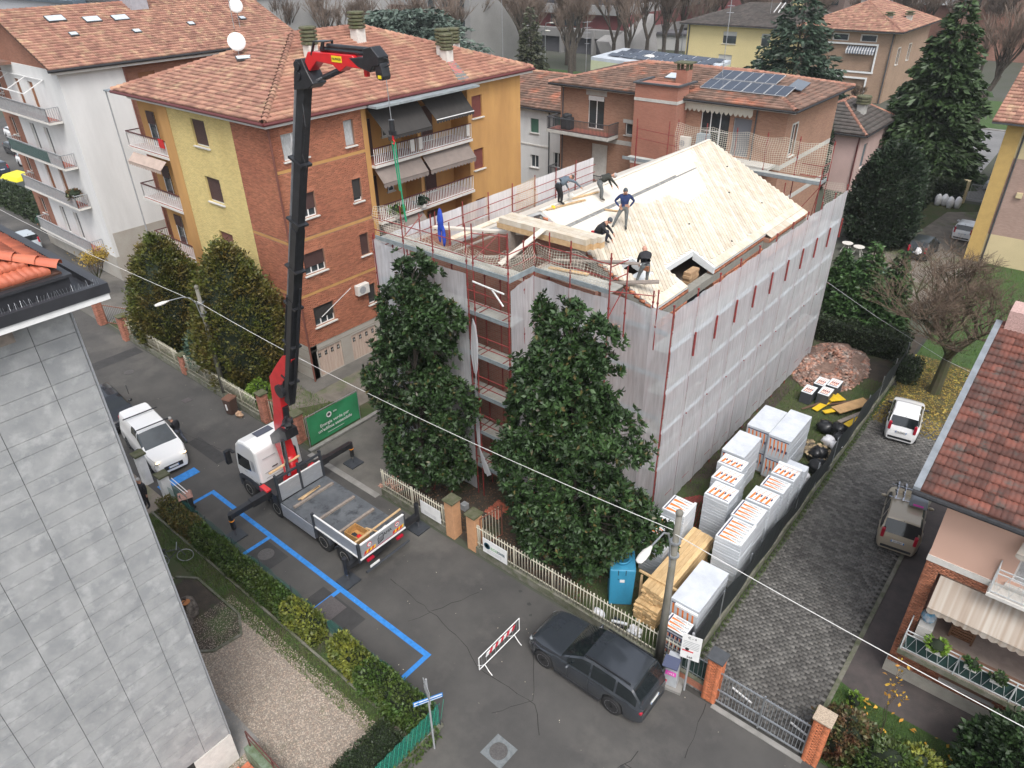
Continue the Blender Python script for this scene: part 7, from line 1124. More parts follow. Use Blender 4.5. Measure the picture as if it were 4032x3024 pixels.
mb = MB(); hx = [(13.2, 1.36), (13.2, 1.62), (13.3, 1.78), (13.5, 1.78), (13.5, 1.45)]; [mb.bar((-18.82, *hx[i]), (-18.82, *hx[(i + 1) % 5]), .02, .012) for i in range(5)]; [mb.bar((-18.82, 13.22, 1.42 + k * .05), (-18.82, 13.48, 1.46 + k * .05), .008, .006) for k in range(5)]; mb.obj('house_logo', blackm, tr)
MB().tube((-18.6, 12.25, .6), (-18.6, 14.65, .6), .06).obj('underrun_bar', tgrey, tr); MB().box(-18.85, -18.75, 12.5, 12.85, .88, .98).obj('tail_light', mat('tail_red', (.4, .01, .03), .3), tr); MB().box(-18.85, -18.75, 14.15, 14.5, .88, .98).obj('tail_light', MC['tail_red'], tr); MB().box(-18.58, -18.56, 12.45, 12.95, .72, .84).obj('number_plate', white, tr)
for y0, xs0 in ((12.2, -25.45), (14.7, -25.45)):   # front outriggers
    s = -1 if y0 < 13 else 1; ye = 10.25 if s < 0 else 17.1; MB().box(xs0 - .13, xs0 + .13, y0, ye, 1.12, 1.38).obj('outrigger_beam', cbl, tr); MB().box(xs0 - .17, xs0 + .17, y0 - s * .5, y0 + s * .9, 1.08, 1.42).obj('outrigger_sleeve', cbl, tr); MB().tube((xs0, ye, 1.35), (xs0, ye, .5), .11, n=10).obj('outrigger_leg', cbl, tr); MB().tube((xs0, ye, .5), (xs0, ye, .09), .05, n=8).obj('outrigger_rod', chrome, tr); MB().box(xs0 - .38, xs0 + .38, ye - .38, ye + .38, 0.01, .08).obj('foot_plate', tgrey, tr); MB().tube((xs0, ye, .95), (xs0, ye, 1.0), .118, n=10).obj('reflector_band', mat('reflect_orange', (.9, .3, .02), .4), tr)
for y, s in ((11.75, -1), (15.85, 1)):   # rear outriggers
    x = -19.3; MB().box(x - .12, x + .12, 13.45, y, .7, .92).obj('outrigger_beam', cbl, tr); MB().tube((x, y, 1.5 if s > 0 else 1.35), (x, y, .5), .11, n=10).obj('outrigger_leg', cbl, tr); MB().tube((x, y, .5), (x, y, .09), .05, n=8).obj('outrigger_rod', chrome, tr); MB().box(x - .38, x + .38, y - .38, y + .38, 0.01, .08).obj('foot_plate', tgrey, tr)
# crane
P2 = lambda x, z, y=CX: (x, y, z)
def slabx(pts, w, m, nm, y=CX, bev=.02): return MB().ext([(x, y - w / 2, z) for x, z in pts], (0, w, 0)).obj(nm, m, tr, bevel=bev)
MB().lathe([(.5, 1.45), (.45, 1.7), (.36, 2.0), (.34, 3.0)], (-25.1, CX, 0), 16).obj('slew_column', cred, tr, True)
slabx([(-24.75, 1.9), (-24.8, 2.9), (-25.0, 3.9), (-25.45, 4.1), (-25.7, 3.7), (-25.45, 2.6), (-25.3, 1.9)], .5, cred, 'column_arm'); slabx([(-25.75, 3.4), (-24.3, 4.3), (-24.35, 4.7), (-24.9, 4.7), (-25.8, 3.9)], .62, cbl, 'link_plate')
slabx([(-25.55, 3.7), (-24.65, 4.4), (-24.45, 5.8), (-24.35, 6.9), (-23.8, 7.5), (-23.15, 8.3), (-22.85, 8.85), (-23.2, 8.95), (-23.5, 8.8), (-24.0, 8.3), (-24.9, 7.3), (-25.1, 5.9), (-25.45, 4.6)], .34, cred, 'main_arm')
MB().tube(P2(-24.6, 2.3, 13.0), P2(-24.5, 4.3, 13.0), .1, n=10).obj('lift_cylinder', chrome, tr); MB().tube(P2(-24.65, 4.4), P2(-24.45, 5.9), .15, n=10).obj('cylinder_barrel', cbl, tr); MB().lathe([(.3, -.3), (.3, .3)], (-24.15, CX, 6.9), 14, axis='y').obj('pivot', cbl, tr); MB().blob((-24.1, 13.2, 5.3), (.25, .3, .25), jit=.4).obj('valve_block', cbl, tr); MB().box(-25.95, -25.55, 13.6, 14.2, 1.9, 2.8).obj('oil_tank', cbl, tr, bevel=.08); MB().blob((-24.7, 14.3, 1.9), (.22, .22, .2), jit=.1).obj('hose_reel', cred, tr)
b0, b1 = Vector(P2(-23.95, 6.3)), Vector(P2(-19.15, 19.75)); d_ = (b1 - b0).normalized(); sd2 = Vector((d_.z, 0, -d_.x))
for k, (w_, h_, a, b) in enumerate(((.34, .3, .0, 1.0), (.3, .38, .03, .62), (.26, .43, .06, .4))): MB().bar(b0.lerp(b1, a), b0.lerp(b1, b), h_, w_).obj('boom_section', cbl, tr)
for o_, r_, m_ in ((-.34, .03, steel), (-.42, .035, steel), (.3, .05, cbl)): MB().tube(b0.lerp(b1, .05) + sd2 * o_, b0.lerp(b1, 1. if o_ < 0 else .45) + sd2 * o_, r_).obj('hose_tube', m_, tr)
for f in (.24, .38, .5, .64, .8, .1): MB().bar(b0.lerp(b1, f) - sd2 * .4, b0.lerp(b1, f) + sd2 * .3, .42, .08, up=d_).obj('boom_collar', cbl, tr)
for a, b in ((.02, .22), (.24, .4)): MB().tube(b0.lerp(b1, a) - sd2 * .29 + Vector((0, -.1, 0)), b0.lerp(b1, b) - sd2 * .29 + Vector((0, -.1, 0)), .07).tube(b0.lerp(b1, a) + sd2 * .28, b0.lerp(b1, b) + sd2 * .28, .06).obj('side_cylinder', cbl, tr)
slabx([(-19.5, 19.3), (-18.75, 19.4), (-18.5, 19.55), (-18.75, 19.9), (-18.9, 20.2), (-19.2, 20.15), (-19.35, 19.8)], .5, cbl, 'tip_joint'); [MB().lathe([(.13, -.3), (.13, .3)], (x, CX, z), 14, axis='y').obj('pulley', cbl, tr) for x, z in ((-19.1, 20.0), (-19.15, 19.72))]
slabx([(-18.85, 20.12), (-18.65, 20.38), (-18.35, 20.4), (-16.7, 20.42), (-16.42, 20.1), (-17.0, 20.12), (-17.3, 19.96), (-17.6, 20.12), (-18.3, 20.15), (-18.7, 19.86)], .34, cred, 'jib_box')
MB().box(-17.58, -17.15, CX - .18, CX - .172, 20.2, 20.36).obj('brand_plate', mat('plate_yellow', (.8, .62, .02), .5), tr); text('PALFINGER', .085, blackm, tr, (-17.365, CX - .182, 20.28), (R(90), 0, 0), sx=.92)
MB().tube(P2(-18.6, 19.62), P2(-18.2, 19.75), .05, n=10).obj('jib_rod', chrome, tr); MB().tube(P2(-18.25, 19.72), P2(-17.35, 20.02), .085, n=12).obj('jib_cylinder', cbl, tr); MB().tube(P2(-17.9, 20.57), P2(-16.2, 20.58), .06, n=10).tube(P2(-18.2, 20.47), P2(-16.3, 20.48), .07, n=10).obj('upper_cylinder', cbl, tr); MB().tube(P2(-16.6, 20.47), P2(-16.3, 20.47), .05).obj('upper_rod', chrome, tr)
fm = MB(); [fm.bar(P2(-18.5, 20.3, CX + q), P2(-18.3, 20.66, CX + q), .05, .05).bar(P2(-17.95, 20.45, CX + q), P2(-17.88, 20.67, CX + q), .05, .05) for q in (-.15, .15)]; fm.bar(P2(-18.35, 20.66), P2(-17.85, 20.68), .35, .03); fm.obj('guard_frame', cbl, tr)
slabx([(-16.85, 20.35), (-16.5, 20.15), (-16.0, 20.05), (-15.9, 20.2), (-15.65, 20.25), (-15.62, 20.45), (-15.9, 20.68), (-16.2, 20.62), (-16.25, 20.4)], .36, cbl, 'jib_extension'); slabx([(-15.9, 20.3), (-15.82, 19.93), (-15.72, 19.87), (-15.6, 19.88), (-15.55, 19.97), (-15.62, 20.3)], .28, cbl, 'tip_head'); MB().box(-15.75, -15.62, CX - .15, CX - .142, 19.92, 20.0).obj('warning_label', MC['plate_yellow'], tr); MB().box(-16.42, -16.3, CX - .05, CX + .05, 19.9, 20.1).obj('jib_foot', cred, tr)
MB().path([P2(-15.6, 20.42), P2(-15.45, 20.4), P2(-15.42, 20.25), P2(-15.58, 20.2)], .015).obj('hose', cbl, tr); MB().tube(P2(-15.6, 19.9), P2(-15.56, 18.85), .012).obj('winch_rope', steel, tr)
MB().path([(-19.3, 13.3, 18.9), (-19.2, 13.2, 18.3), (-19.6, 13.2, 17.4), (-19.5, 13.2, 17.0), (-19.9, 13.3, 16.6)], .012, 4).obj('hose', cbl, tr)
hk = thing('crane_hook', 'black and red crane hook block hanging from the thin rope', 'crane hook', (-15.56, CX, 18.38)); MB().lathe([(.05, .1), (.08, .2), (.08, .5)], n=14).obj('block', cbl, hk); MB().box(-.12, .12, -.04, .04, .1, .22).obj('pin', cbl, hk); MB().tube((0, 0, .1), (0, 0, -.02), .03).path([(0, 0, -.02), (.05, 0, -.08), (.03, 0, -.14), (-.03, 0, -.13)], .022).obj('hook', cred, hk)
stp = thing('lifting_straps', 'green lifting straps hanging from the crane hook', 'straps'); gsm = mat('strap_green', (.02, .28, .14), .75, var=.1, scale=8)
MB().bar((-15.62, CX, 18.3), (-15.5, CX, 16.95), .05, .012).bar((-15.5, CX, 18.3), (-15.36, CX - .05, 16.6), .05, .012).bar((-15.36, CX - .05, 16.6), (-15.3, CX - .05, 16.1), .06, .02).obj('strap', gsm, stp)
# loose timber, crate on the bed
for x in (-23.6, -22.05, -20.7): tag(MB().bar((x, 12.35, 1.32), (x, 14.55, 1.32), .12, .1).obj('bearer', timberw), {-23.6: 'grey timber bearer on the truck bed nearest the crane', -22.05: 'grey timber bearer across the middle of the truck bed', -20.7: 'grey timber bearer on the truck bed beside the plywood crate'}[x], 'timber', 'bearers on the truck bed')
for k, (a, b) in enumerate((((-23.9, 12.8), (-23.95, 14.0)), ((-23.8, 12.9), (-23.95, 14.05)))): tag(MB().bar((*a, 1.3), (*b, 1.3), .08, .04).obj('lath', timber), ('yellow lath lying by the truck bulkhead, nearer the cab', 'yellow lath crossing the other by the truck bulkhead')[k], 'lath')
tag(MB().bar((-19.2, 12.3, 1.85), (-19.05, 14.75, 2.1), .08, .05).obj('long_batten', timber), 'long pink-brown batten lying over the tailgate end of the truck', 'batten'); tag(MB().bar((-20.0, 13.5, 1.35), (-19.2, 13.7, 1.4), .07, .04).obj('short_batten', timber), 'short batten behind the plywood crate on the truck', 'batten'); tag(MB().bar((-19.15, 13.2, 1.45), (-19.05, 13.9, 1.75), .14, .03).obj('board', sheetw), 'pale board leaning on the inside of the tailgate', 'board')
ct = thing('plywood_crate', 'open plywood crate with a red tool inside on the truck bed', 'crate', (-19.9, 12.95, 1.26), R(5)); ply = mat('osb', (.5, .28, .1), .75, col2=(.36, .19, .06), scale=9); [MB().box(*q).obj('crate_side', ply, ct) for q in ((-.42, .42, -.32, -.29, 0, .38), (-.42, .42, .29, .32, 0, .38), (-.42, -.39, -.29, .29, 0, .38), (.39, .42, -.29, .29, 0, .38))]; MB().box(-.39, .39, -.29, .29, 0, .03).obj('crate_base', ply, ct)
tag(MB().blob((-19.75, 12.95, 1.42), (.13, .1, .08), jit=.3).obj('tool', cred), 'red power tool inside the plywood crate', 'tool'); tag(MB().blob((-20.05, 12.9, 1.38), (.12, .12, .06), jit=.3).obj('tool_bag', blackm), 'black tool pouch inside the plywood crate', 'tool pouch')
# ---------------- cars ----------------
def car(label, loc, rz, L, Wd, Hh, prof, paint, gl=None, wb=None, r=.33, rim=None, plate=None, belt=None, front_oh=.85, tail='tall', roofm=None, spokes=5, group=None, name='parked_car', cat='car', rails=False, trim=None):
    """prof: (x, z) of the top outline from nose to tail; belt: (x, z) shoulder line; x in 0..L measured from the nose"""
    t = thing(name, label, cat, loc, rz, group); gl = gl or glassd; px, pz = zip(*prof['top']); bx_, bz = zip(*prof['belt']); wb = wb or L * .58; w1, w2 = front_oh, front_oh + wb; N_ = 64; ws = prof['ws']; hw = Wd / 2
    xs = sorted(set(list(np.linspace(0, L, N_)) + [ws[0], ws[1], ws[2], ws[3]])); rings = []
    for x in xs:
        top = float(np.interp(x, px, pz)); bel = min(float(np.interp(x, bx_, bz)), top - .02); e_ = min(1, ((x + .02) / .75)) ** .45 * min(1, ((L - x + .02) / .4)) ** .35; w = hw * (.66 + .34 * e_); g = max(0, (top - bel) / max(.1, Hh - .95)); wt = w * (.97 - .2 * min(1, g)); zb = .22
        for xw in (w1, w2):
            if abs(x - xw) < r * 1.14: zb = max(zb, r + math.sqrt(max(0, (r * 1.14) ** 2 - (x - xw) ** 2)))
        zb = min(zb, bel - .1); zz = lambda f: zb + (bel - zb) * f
        hp = [(w * .93, zb), (w * .985, zz(.25)), (w, zz(.6)), (w * .985, zz(.88)), (w * .955, bel), (w * .94, bel + (top - bel) * .05), ((w * .94 * .45 + wt * .55), bel + (top - bel) * .5), (wt * .985, bel + (top - bel) * .86), (wt * .9, bel + (top - bel) * .965), (wt * .55, top - .006), (0, top + .004)]
        rings.append([(L / 2 - x, y, z) for y, z in hp] + [(L / 2 - x, -y, z) for y, z in reversed(hp[:-1])])
    n = len(rings[0]); V = [p for r_ in rings for p in r_]; F = []; M_ = []
    for i in range(len(xs) - 1):
        xm = (xs[i] + xs[i + 1]) / 2
        for k in range(n - 1):
            F.append((i * n + k, i * n + k + 1, (i + 1) * n + k + 1, (i + 1) * n + k)); side = k in (5, 6, 13, 12); topf = 8 <= k <= 11; q = 0
            if side and ws[0] + .25 < xm < min(ws[3] - .1, prof.get('smax', 99)) and not any(abs(xm - p_) < .05 for p_ in prof['pillars']): q = 1 if k < 9 else 4
            if topf and ws[0] < xm < ws[1]: q = 2
            if topf and ws[2] < xm < ws[3]: q = 3
            M_.append(q)
    F += [tuple(reversed(range(n))), tuple(range(len(V) - n, len(V)))]; M_ += [0, 0]
    for q, nm, mm in ((0, 'body', paint), (1, 'side_window', gl), (4, 'side_window', gl), (2, 'windscreen', gl), (3, 'rear_window', gl)):
        idx = [i for i, m_ in enumerate(M_) if m_ == q]
        if not idx: continue
        used = sorted({v for i in idx for v in F[i]}); mp = {v: j for j, v in enumerate(used)}; me = bpy.data.meshes.new(nm); me.from_pydata([V[v] for v in used], [], [tuple(mp[v] for v in F[i]) for i in idx]); me.materials.append(mm); me.polygons.foreach_set('use_smooth', [True] * len(idx)); me.update(); o = link(nm, me, t)
        if q == 0: md = o.modifiers.new('edge', 'EDGE_SPLIT'); md.split_angle = R(38)
    MB().box(-L / 2 + .25, L / 2 - .25, -hw + .12, hw - .12, .18, min(.75, Hh * .45)).obj('underbody', blackm, t)
    for xw in (w1, w2):
        for s in (-1, 1): add_wheel(t, L / 2 - xw, s * (hw - .12), r, .22, r * .7, rim or chrome, s, spokes)
    tm_ = trim or blackm
    zf = float(np.interp(.15, px, pz)); zr2 = float(np.interp(L - .1, bx_, bz))
    for s in (-1, 1):
        MB().blob((L / 2 - .15, s * hw * .68, zf - .12), (.1, .17, .055), jit=0).obj('headlight', mat('headlight', (.25, .27, .28), .1), t, True)
        if tail == 'tall': MB().box(-L / 2 + .0, -L / 2 + .14, s * hw * .74 - .07, s * hw * .74 + .07, zr2 - .05, zr2 + .42).obj('tail_light', MC['tail_red'], t, bevel=.03)
        else: MB().box(-L / 2 + .0, -L / 2 + .3, s * hw * .7 - .17, s * hw * .7 + .17, zr2 - .22, zr2 - .1).obj('tail_light', MC['tail_red'], t, bevel=.03)
        mx = L / 2 - ws[0] - .42; MB().blob((mx, s * (hw + .1), float(np.interp(ws[0] + .4, bx_, bz)) + .08), (.07, .13, .08), jit=0).obj('wing_mirror', tm_ if trim else paint, t, True)
        for p_ in (*prof['pillars'][:2], ws[0] + .35): MB().box(L / 2 - p_ + .02, L / 2 - p_ + .035, s * (hw - .03), s * (hw + .003), .34, .98).obj('door_seam', blackm, t)
        MB().box(L / 2 - w2 + r * 1.3, L / 2 - w1 - r * 1.3, s * (hw - .1), s * (hw - .015), .2, .33).obj('sill_trim', blackm, t)
        for p_ in prof['pillars'][:2]: MB().box(L / 2 - p_ - .2, L / 2 - p_ - .04, s * (hw - .0), s * (hw + .012), .86, .89).obj('door_handle', paint, t)
        if rails: MB().bar((L / 2 - ws[1] - .1, s * hw * .72, Hh + .03), (L / 2 - ws[2] + .1, s * hw * .72, Hh + .01), .04, .04).obj('roof_rail', black, t)
    MB().box(L / 2 - .06, L / 2 + .02, -hw * .5, hw * .5, .35, .6).obj('grille', blackm, t, bevel=.02); MB().box(-L / 2 - .02, -L / 2 + .06, -hw * .7, hw * .7, .3, .42).obj('rear_bumper', tm_, t, bevel=.02)
    for e_, s in (((L / 2 + .02), 1), (-L / 2 - .02, -1)): zz = .42 if s > 0 else .7; MB().box(e_ - .01, e_ + .01, -.26, .26, zz, zz + .11).obj('number_plate', white, t); MB().box(e_ + s * .011, e_ + s * .014, -.26, -.22, zz, zz + .11).box(e_ + s * .011, e_ + s * .014, .22, .26, zz, zz + .11).obj('plate_band', sbl, t); 
    if plate: text(plate, .1, black, t, (-L / 2 - .031, 0, .755), (R(90), 0, R(-90)), sx=.85)
    MB().bar((-L / 2 + .3, 0, Hh + .02), (-L / 2 + .18, 0, Hh + .12), .03, .02).obj('aerial', black, t); return t
suv = dict(top=[(0, .72), (.1, .95), (.35, 1.07), (.9, 1.13), (1.6, 1.18), (2.45, 1.67), (2.9, 1.74), (3.8, 1.73), (4.5, 1.66), (4.85, 1.12), (4.92, .95)], belt=[(0, .6), (.4, .88), (1.5, 1.04), (4.5, 1.12), (4.9, .9)], ws=(1.6, 2.45, 4.45, 4.8), pillars=(2.85, 3.85))
car('dark grey glossy sport utility vehicle parked by the cream railing', (-8.75, 14.6, 0), R(180), 4.93, 2.0, 1.75, suv, mat('suv_grey', (.03, .035, .042), .18, coat=1., var=.04), wb=2.97, r=.39, front_oh=.86, tail='flat', rails=True, rim=mat('dark_alloy', (.2, .2, .21), .3, metal=.7), spokes=12)
hatch = lambda L, H: dict(top=[(0, .62), (.1, .82), (.5, .98), (.85, 1.06), (1.0, 1.08), (1.55, H - .12), (1.9, H), (L - .9, H), (L - .4, H - .04), (L - .12, 1.02), (L, .7)], belt=[(0, .5), (.4, .84), (.9, .98), (L - .3, 1.05), (L, .7)], ws=(.95, 1.6, L - .38, L - .12), pillars=(2.05, L - 1.0))
car('white small hatchback parked at the leafy end of the paved drive', (-4.45, 38.0, 0), R(98), 3.65, 1.62, 1.55, hatch(3.65, 1.55), mat('car_white', (.78, .78, .78), .25, coat=.8), wb=2.3, r=.3, front_oh=.75, plate='FL 731LM', rim=grey, trim=black)
ida = car('beige people carrier with a grey roof box and bike racks on the paved drive', (-2.3, 29.6, 0), R(98), 3.95, 1.72, 1.68, hatch(3.95, 1.68), mat('car_beige', (.42, .36, .27), .3, coat=.8, metal=.3), wb=2.5, r=.31, front_oh=.8, plate='DV 225JV', rim=grey)
bxo = thing('roof_box', 'grey roof box strapped on the beige people carrier', 'roof box', (-1.97, 29.9, 1.76), R(98)); MB().hexa([(-.85, -.38, 0), (.85, -.34, 0), (.85, .34, 0), (-.85, .38, 0), (-.7, -.32, .36), (.6, -.26, .3), (.6, .26, .3), (-.7, .32, .36)]).obj('shell', mat('box_grey', (.2, .22, .24), .4), bxo, bevel=.07); MB().box(-.86, -.84, -.2, .2, .1, .18).obj('red_label', mat('pink', (.7, .08, .45), .6), bxo)
rk = thing('bike_rack', 'silver bike racks on the left of the beige people carrier roof', 'bike rack', (-2.65, 29.75, 1.74), R(98)); [MB().bar((-.6, y, .04), (.75, y, .04), .06, .03).obj('rail', chrome, rk) for y in (-.1, .2)]; [MB().path([(x, y, .05), (x + .1, y + .1, .25), (x + .2, y, .1)], .02).obj('clamp', blackm, rk) for x in (-.3, .2) for y in (-.1, .2)]; MB().bar((-.45, -.9, -.02), (-.45, .45, -.02), .04, .03).bar((.5, -.9, -.02), (.5, .45, -.02), .04, .03).obj('crossbar', chrome, rk)
vanp = dict(top=[(0, .65), (.1, .95), (.5, 1.1), (.95, 1.22), (1.1, 1.25), (1.9, 1.85), (2.3, 1.95), (4.6, 1.93), (4.75, 1.5), (4.8, .9)], belt=[(0, .55), (.4, .95), (1.0, 1.12), (4.7, 1.2), (4.8, .8)], ws=(1.08, 1.9, 4.69, 4.7), smax=2.75, pillars=(2.0, 9))
vn = car('white panel van with roof bars and lit headlights half hidden by the grey building', (-34.4, 11.15, 0), R(-6), 4.8, 1.9, 1.95, vanp, tw, wb=3.0, r=.33, front_oh=.95, rim=grey, trim=black, name='parked_van', cat='van', gl=glass)
for x in (-.2, 1.0): pass
rb_ = [MB().bar((-34.6 + x, 10.3 - x * .1, 2.05), (-34.4 + x, 12.05 - x * .1, 2.05), .06, .04).obj('roof_bar', black, None) for x in (-.9, .6)]
for o in rb_: o.parent = vn; o.matrix_parent_inverse = Matrix.LocRotScale(vn.location, vn.rotation_euler, None).inverted()
for s in (-1, 1): MB().blob((2.34, s * .68, .95), (.05, .1, .05), jit=0).obj('headlamp_glow', mat('lit_lamp', (1, .75, .4), .3, emit=(1, .7, .35, 3.)), vn)
oc = lambda lab, x, y, rz, c, L=4.1, H=1.5, **k: car(lab, (x, y, 0), R(rz), L, 1.72, H, hatch(L, H), c, wb=2.5, r=.31, front_oh=.8, **k)
pb = mat('car_black', (.012, .014, .018), .25, coat=.8); psv = mat('car_silver', (.45, .47, .5), .3, coat=.6, metal=.4); pwt = MC['car_white']
oc('black car behind the white van, almost hidden by the grey building', -39.6, 11.2, -4, pb); oc('dark old off-roader with its tailgate open on the far gravel drive', -10.3, 65.2, 88, mat('car_darkgreen', (.02, .025, .025), .35, coat=.4), 4.0, 1.62); oc('white hatchback in front of the dark off-roader beside the pinkish block', -8.4, 72.0, 88, pwt, 3.8, 1.45); oc('silver car parked at the far road behind the right hand block', -8.0, 88.2, 184, psv, 4.2, 1.6)
for lab, x, y, c in (('white car at the far left edge, farthest up the street', -122, 35.5, pwt), ('black car at the far left edge, between the two white ones', -112, 32, pb), ('white car at the far left edge nearest the hedge', -103.5, 30.5, pwt), ('dark blue car at the far left edge nearest the yellow lidded container', -103.6, 26.9, mat('car_blue', (.02, .03, .05), .25, coat=.8)), ('pale blue car parked behind the corner of the grey building roof', -73.6, 19.0, mat('car_pale', (.4, .45, .48), .3, coat=.8))): oc(lab, x, y, random.choice((0, 180)), c)
tag(MB().blob((-10.2, 62.9, 1.0), (.25, .2, .3), jit=.2).obj('shopping_bag', wbag), 'white and green bag in the open boot of the dark off-roader', 'bag')
# ---------------- people ----------------
skin_ = mat('skin', (.42, .22, .15), .6, var=.06, scale=20); hairm = mat('grey_hair', (.35, .34, .33), .8, var=.2, scale=30); bald = mat('bald_skin', (.5, .27, .2), .5)
def cloth(n, c, v=.2): return mat(n, c, .85, var=v, scale=9, bump=.2, bscale=14)
def person(label, loc, rz, J, top, legs, shoe, head=None, hat=None, hatm=None, sc=1.):
    """one skinned body: J gives joint positions in metres about the point between the feet"""
    t = thing('person', label, 'person', loc, rz); seg = [('pelvis', 'chest', .135, .165, 0), ('chest', 'neck', .15, .06, 0), ('neck', 'head', .055, .085, 3)]
    for s in 'lr': seg += [('chest', 'sh' + s, .12, .07, 0), ('sh' + s, 'el' + s, .062, .046, 0), ('el' + s, 'wr' + s, .044, .032, 0), ('wr' + s, 'ha' + s, .03, .036, 3), ('pelvis', 'hi' + s, .13, .1, 1), ('hi' + s, 'kn' + s, .095, .062, 1), ('kn' + s, 'an' + s, .058, .042, 1), ('an' + s, 'to' + s, .045, .04, 2)]
    names = list(J); idx = {k: i for i, k in enumerate(names)}; rad = {k: .06 for k in names}
    for a, b, ra, rb, m in seg: rad[a] = max(rad[a], ra) if a not in ('pelvis',) else .14; rad[b] = rb
    rad['chest'] = .155; rad = {k_: v_ * 1.16 for k_, v_ in rad.items()}; rad['head'] = .1
    me = bpy.data.meshes.new('body'); me.from_pydata([J[k] for k in names], [(idx[a], idx[b]) for a, b, *_ in seg], []); o = bpy.data.objects.new('tmp', me); C.objects.link(o)
    md = o.modifiers.new('s', 'SKIN'); o.modifiers.new('u', 'SUBSURF').levels = 1
    for k in names: v = me.skin_vertices[0].data[idx[k]]; v.radius = (rad[k], rad[k]); v.use_root = (k == 'pelvis')
    dg_ = bpy.context.evaluated_depsgraph_get(); dg_.update(); m2 = bpy.data.meshes.new_from_object(o.evaluated_get(dg_)); bpy.data.objects.remove(o)
    m2.materials.clear(); [m2.materials.append(x) for x in (top, legs, shoe, skin_)]; SG = [(Vector(J[a]), Vector(J[b]), m) for a, b, _, _, m in seg]
    for p in m2.polygons:
        c = Vector(p.center); best = 9
        for a, b, m in SG:
            d = b - a; u = max(0, min(1, (c - a).dot(d) / d.dot(d))); q = (c - a - d * u).length
            if q < best: best = q; p.material_index = m
        p.use_smooth = True
    b = link('body', m2, t); hd = Vector(J['head']); up = (hd - Vector(J['neck'])).normalized(); c = hd + up * .05; f = Vector(J.get('face', (0, 1, 0))) if False else (Vector(J['tol']) - Vector(J['anl'])); f.z = 0; f = (f.normalized() + Vector((0, 0, -.9 if up.z < .8 else -.3))).normalized()
    mb = MB().blob(c, (.088, .1, .118), 12, 9, 0); hm = mb.obj('head', bald if head == 'bald' else skin_, t, True); MB().blob(c + f * .095, (.014, .014, .02), 6, 4, 0).obj('nose', skin_, t); s_ = f.cross(up).normalized(); [MB().blob(c + s_ * (.088 * q), (.02, .02, .032), 6, 4, 0).obj('ear', skin_, t) for q in (-1, 1)]
    em = MB(); [em.blob(c + f * .082 + s_ * (.034 * q) + up * .02, (.012, .012, .008), 6, 4, 0) for q in (-1, 1)]; em.blob(c + f * .086 - up * .045, (.024, .012, .006), 6, 4, 0); em.obj('eyes_and_mouth', blackm, t)
    if hat or head != 'bald': MB().blob(c + up * .03 - f * .02, (.097, .105, .112), 12, 8, .02).obj(hat or 'hair', hatm or hairm, t, True)
    for s in 'lr':
        h = Vector(J['ha' + s]); d = (h - Vector(J['wr' + s])).normalized(); q = d.cross(Vector((0, .3, 1))).normalized(); fb_ = MB()
        for i in range(4): a = h + q * (.024 * (i - 1.5)); m_ = a + d * (.04, .048, .045, .035)[i]; fb_.tube(a, m_, .009, .008, 5).tube(m_, m_ + (d + Vector((0, 0, -.6))).normalized() * .035, .008, .006, 5)
        a = h - q * .03 - d * .03; fb_.tube(a, a + (d - q * .8).normalized() * .05, .01, .008, 5); fb_.obj('fingers', skin_, t)
    t.scale = (sc, sc, sc); return t
def pose(**k):
    d = dict(pelvis=(0, 0, .95), chest=(0, 0, 1.3), neck=(0, .01, 1.5), head=(0, .03, 1.62), shl=(-.2, 0, 1.42), shr=(.2, 0, 1.42), ell=(-.26, 0, 1.14), elr=(.26, 0, 1.14), wrl=(-.27, .06, .9), wrr=(.27, .06, .9), hal=(-.27, .08, .82), har=(.27, .08, .82), hil=(-.1, 0, .9), hir=(.1, 0, .9), knl=(-.11, .03, .5), knr=(.11, .03, .5), anl=(-.11, 0, .1), anr=(.11, 0, .1), tol=(-.12, .17, .04), tor=(.12, .17, .04)); d.update(k); return d
def rz(x, y): return (x, y, zr_(x) + .0)
navyc = cloth('navy_jacket', (.015, .03, .1)); darkc = cloth('dark_jacket', (.018, .018, .022)); olive = cloth('olive_coat', (.03, .032, .026)); steelc = cloth('slate_jacket', (.1, .13, .16)); trg = cloth('grey_trousers', (.13, .14, .14)); trn = cloth('navy_trousers', (.015, .018, .035)); trk = cloth('black_trousers', (.012, .012, .014)); shoe = cloth('shoe', (.07, .06, .05)); shd = cloth('dark_shoe', (.03, .03, .03))
bend = dict(pelvis=(0, -.1, .82), chest=(0, .22, 1.05), neck=(0, .42, 1.12), head=(0, .54, 1.1), shl=(-.18, .3, 1.08), shr=(.18, .3, 1.08), ell=(-.22, .42, .82), elr=(.22, .5, .86), wrl=(-.15, .52, .6), wrr=(.2, .68, .66), hal=(-.14, .55, .52), har=(.2, .72, .58), hil=(-.1, -.1, .8), hir=(.1, -.1, .8), knl=(-.12, .05, .45), knr=(.12, .02, .45))
person('worker in a slate blue jacket bending over a circular saw on the roof ridge', rz(-18.1, 24.7), R(-20), pose(**{**bend, 'wrr': (.3, .85, .7), 'har': (.32, .92, .64), 'elr': (.28, .6, .95)}), steelc, trk, shd, hatm=cloth('dark_hair', (.05, .04, .035)), hat='hair')
person('grey haired worker in a dark olive coat bending with a tool near the roof ridge', rz(-17.5, 27.0), R(-40), pose(**bend), olive, trg, shoe)
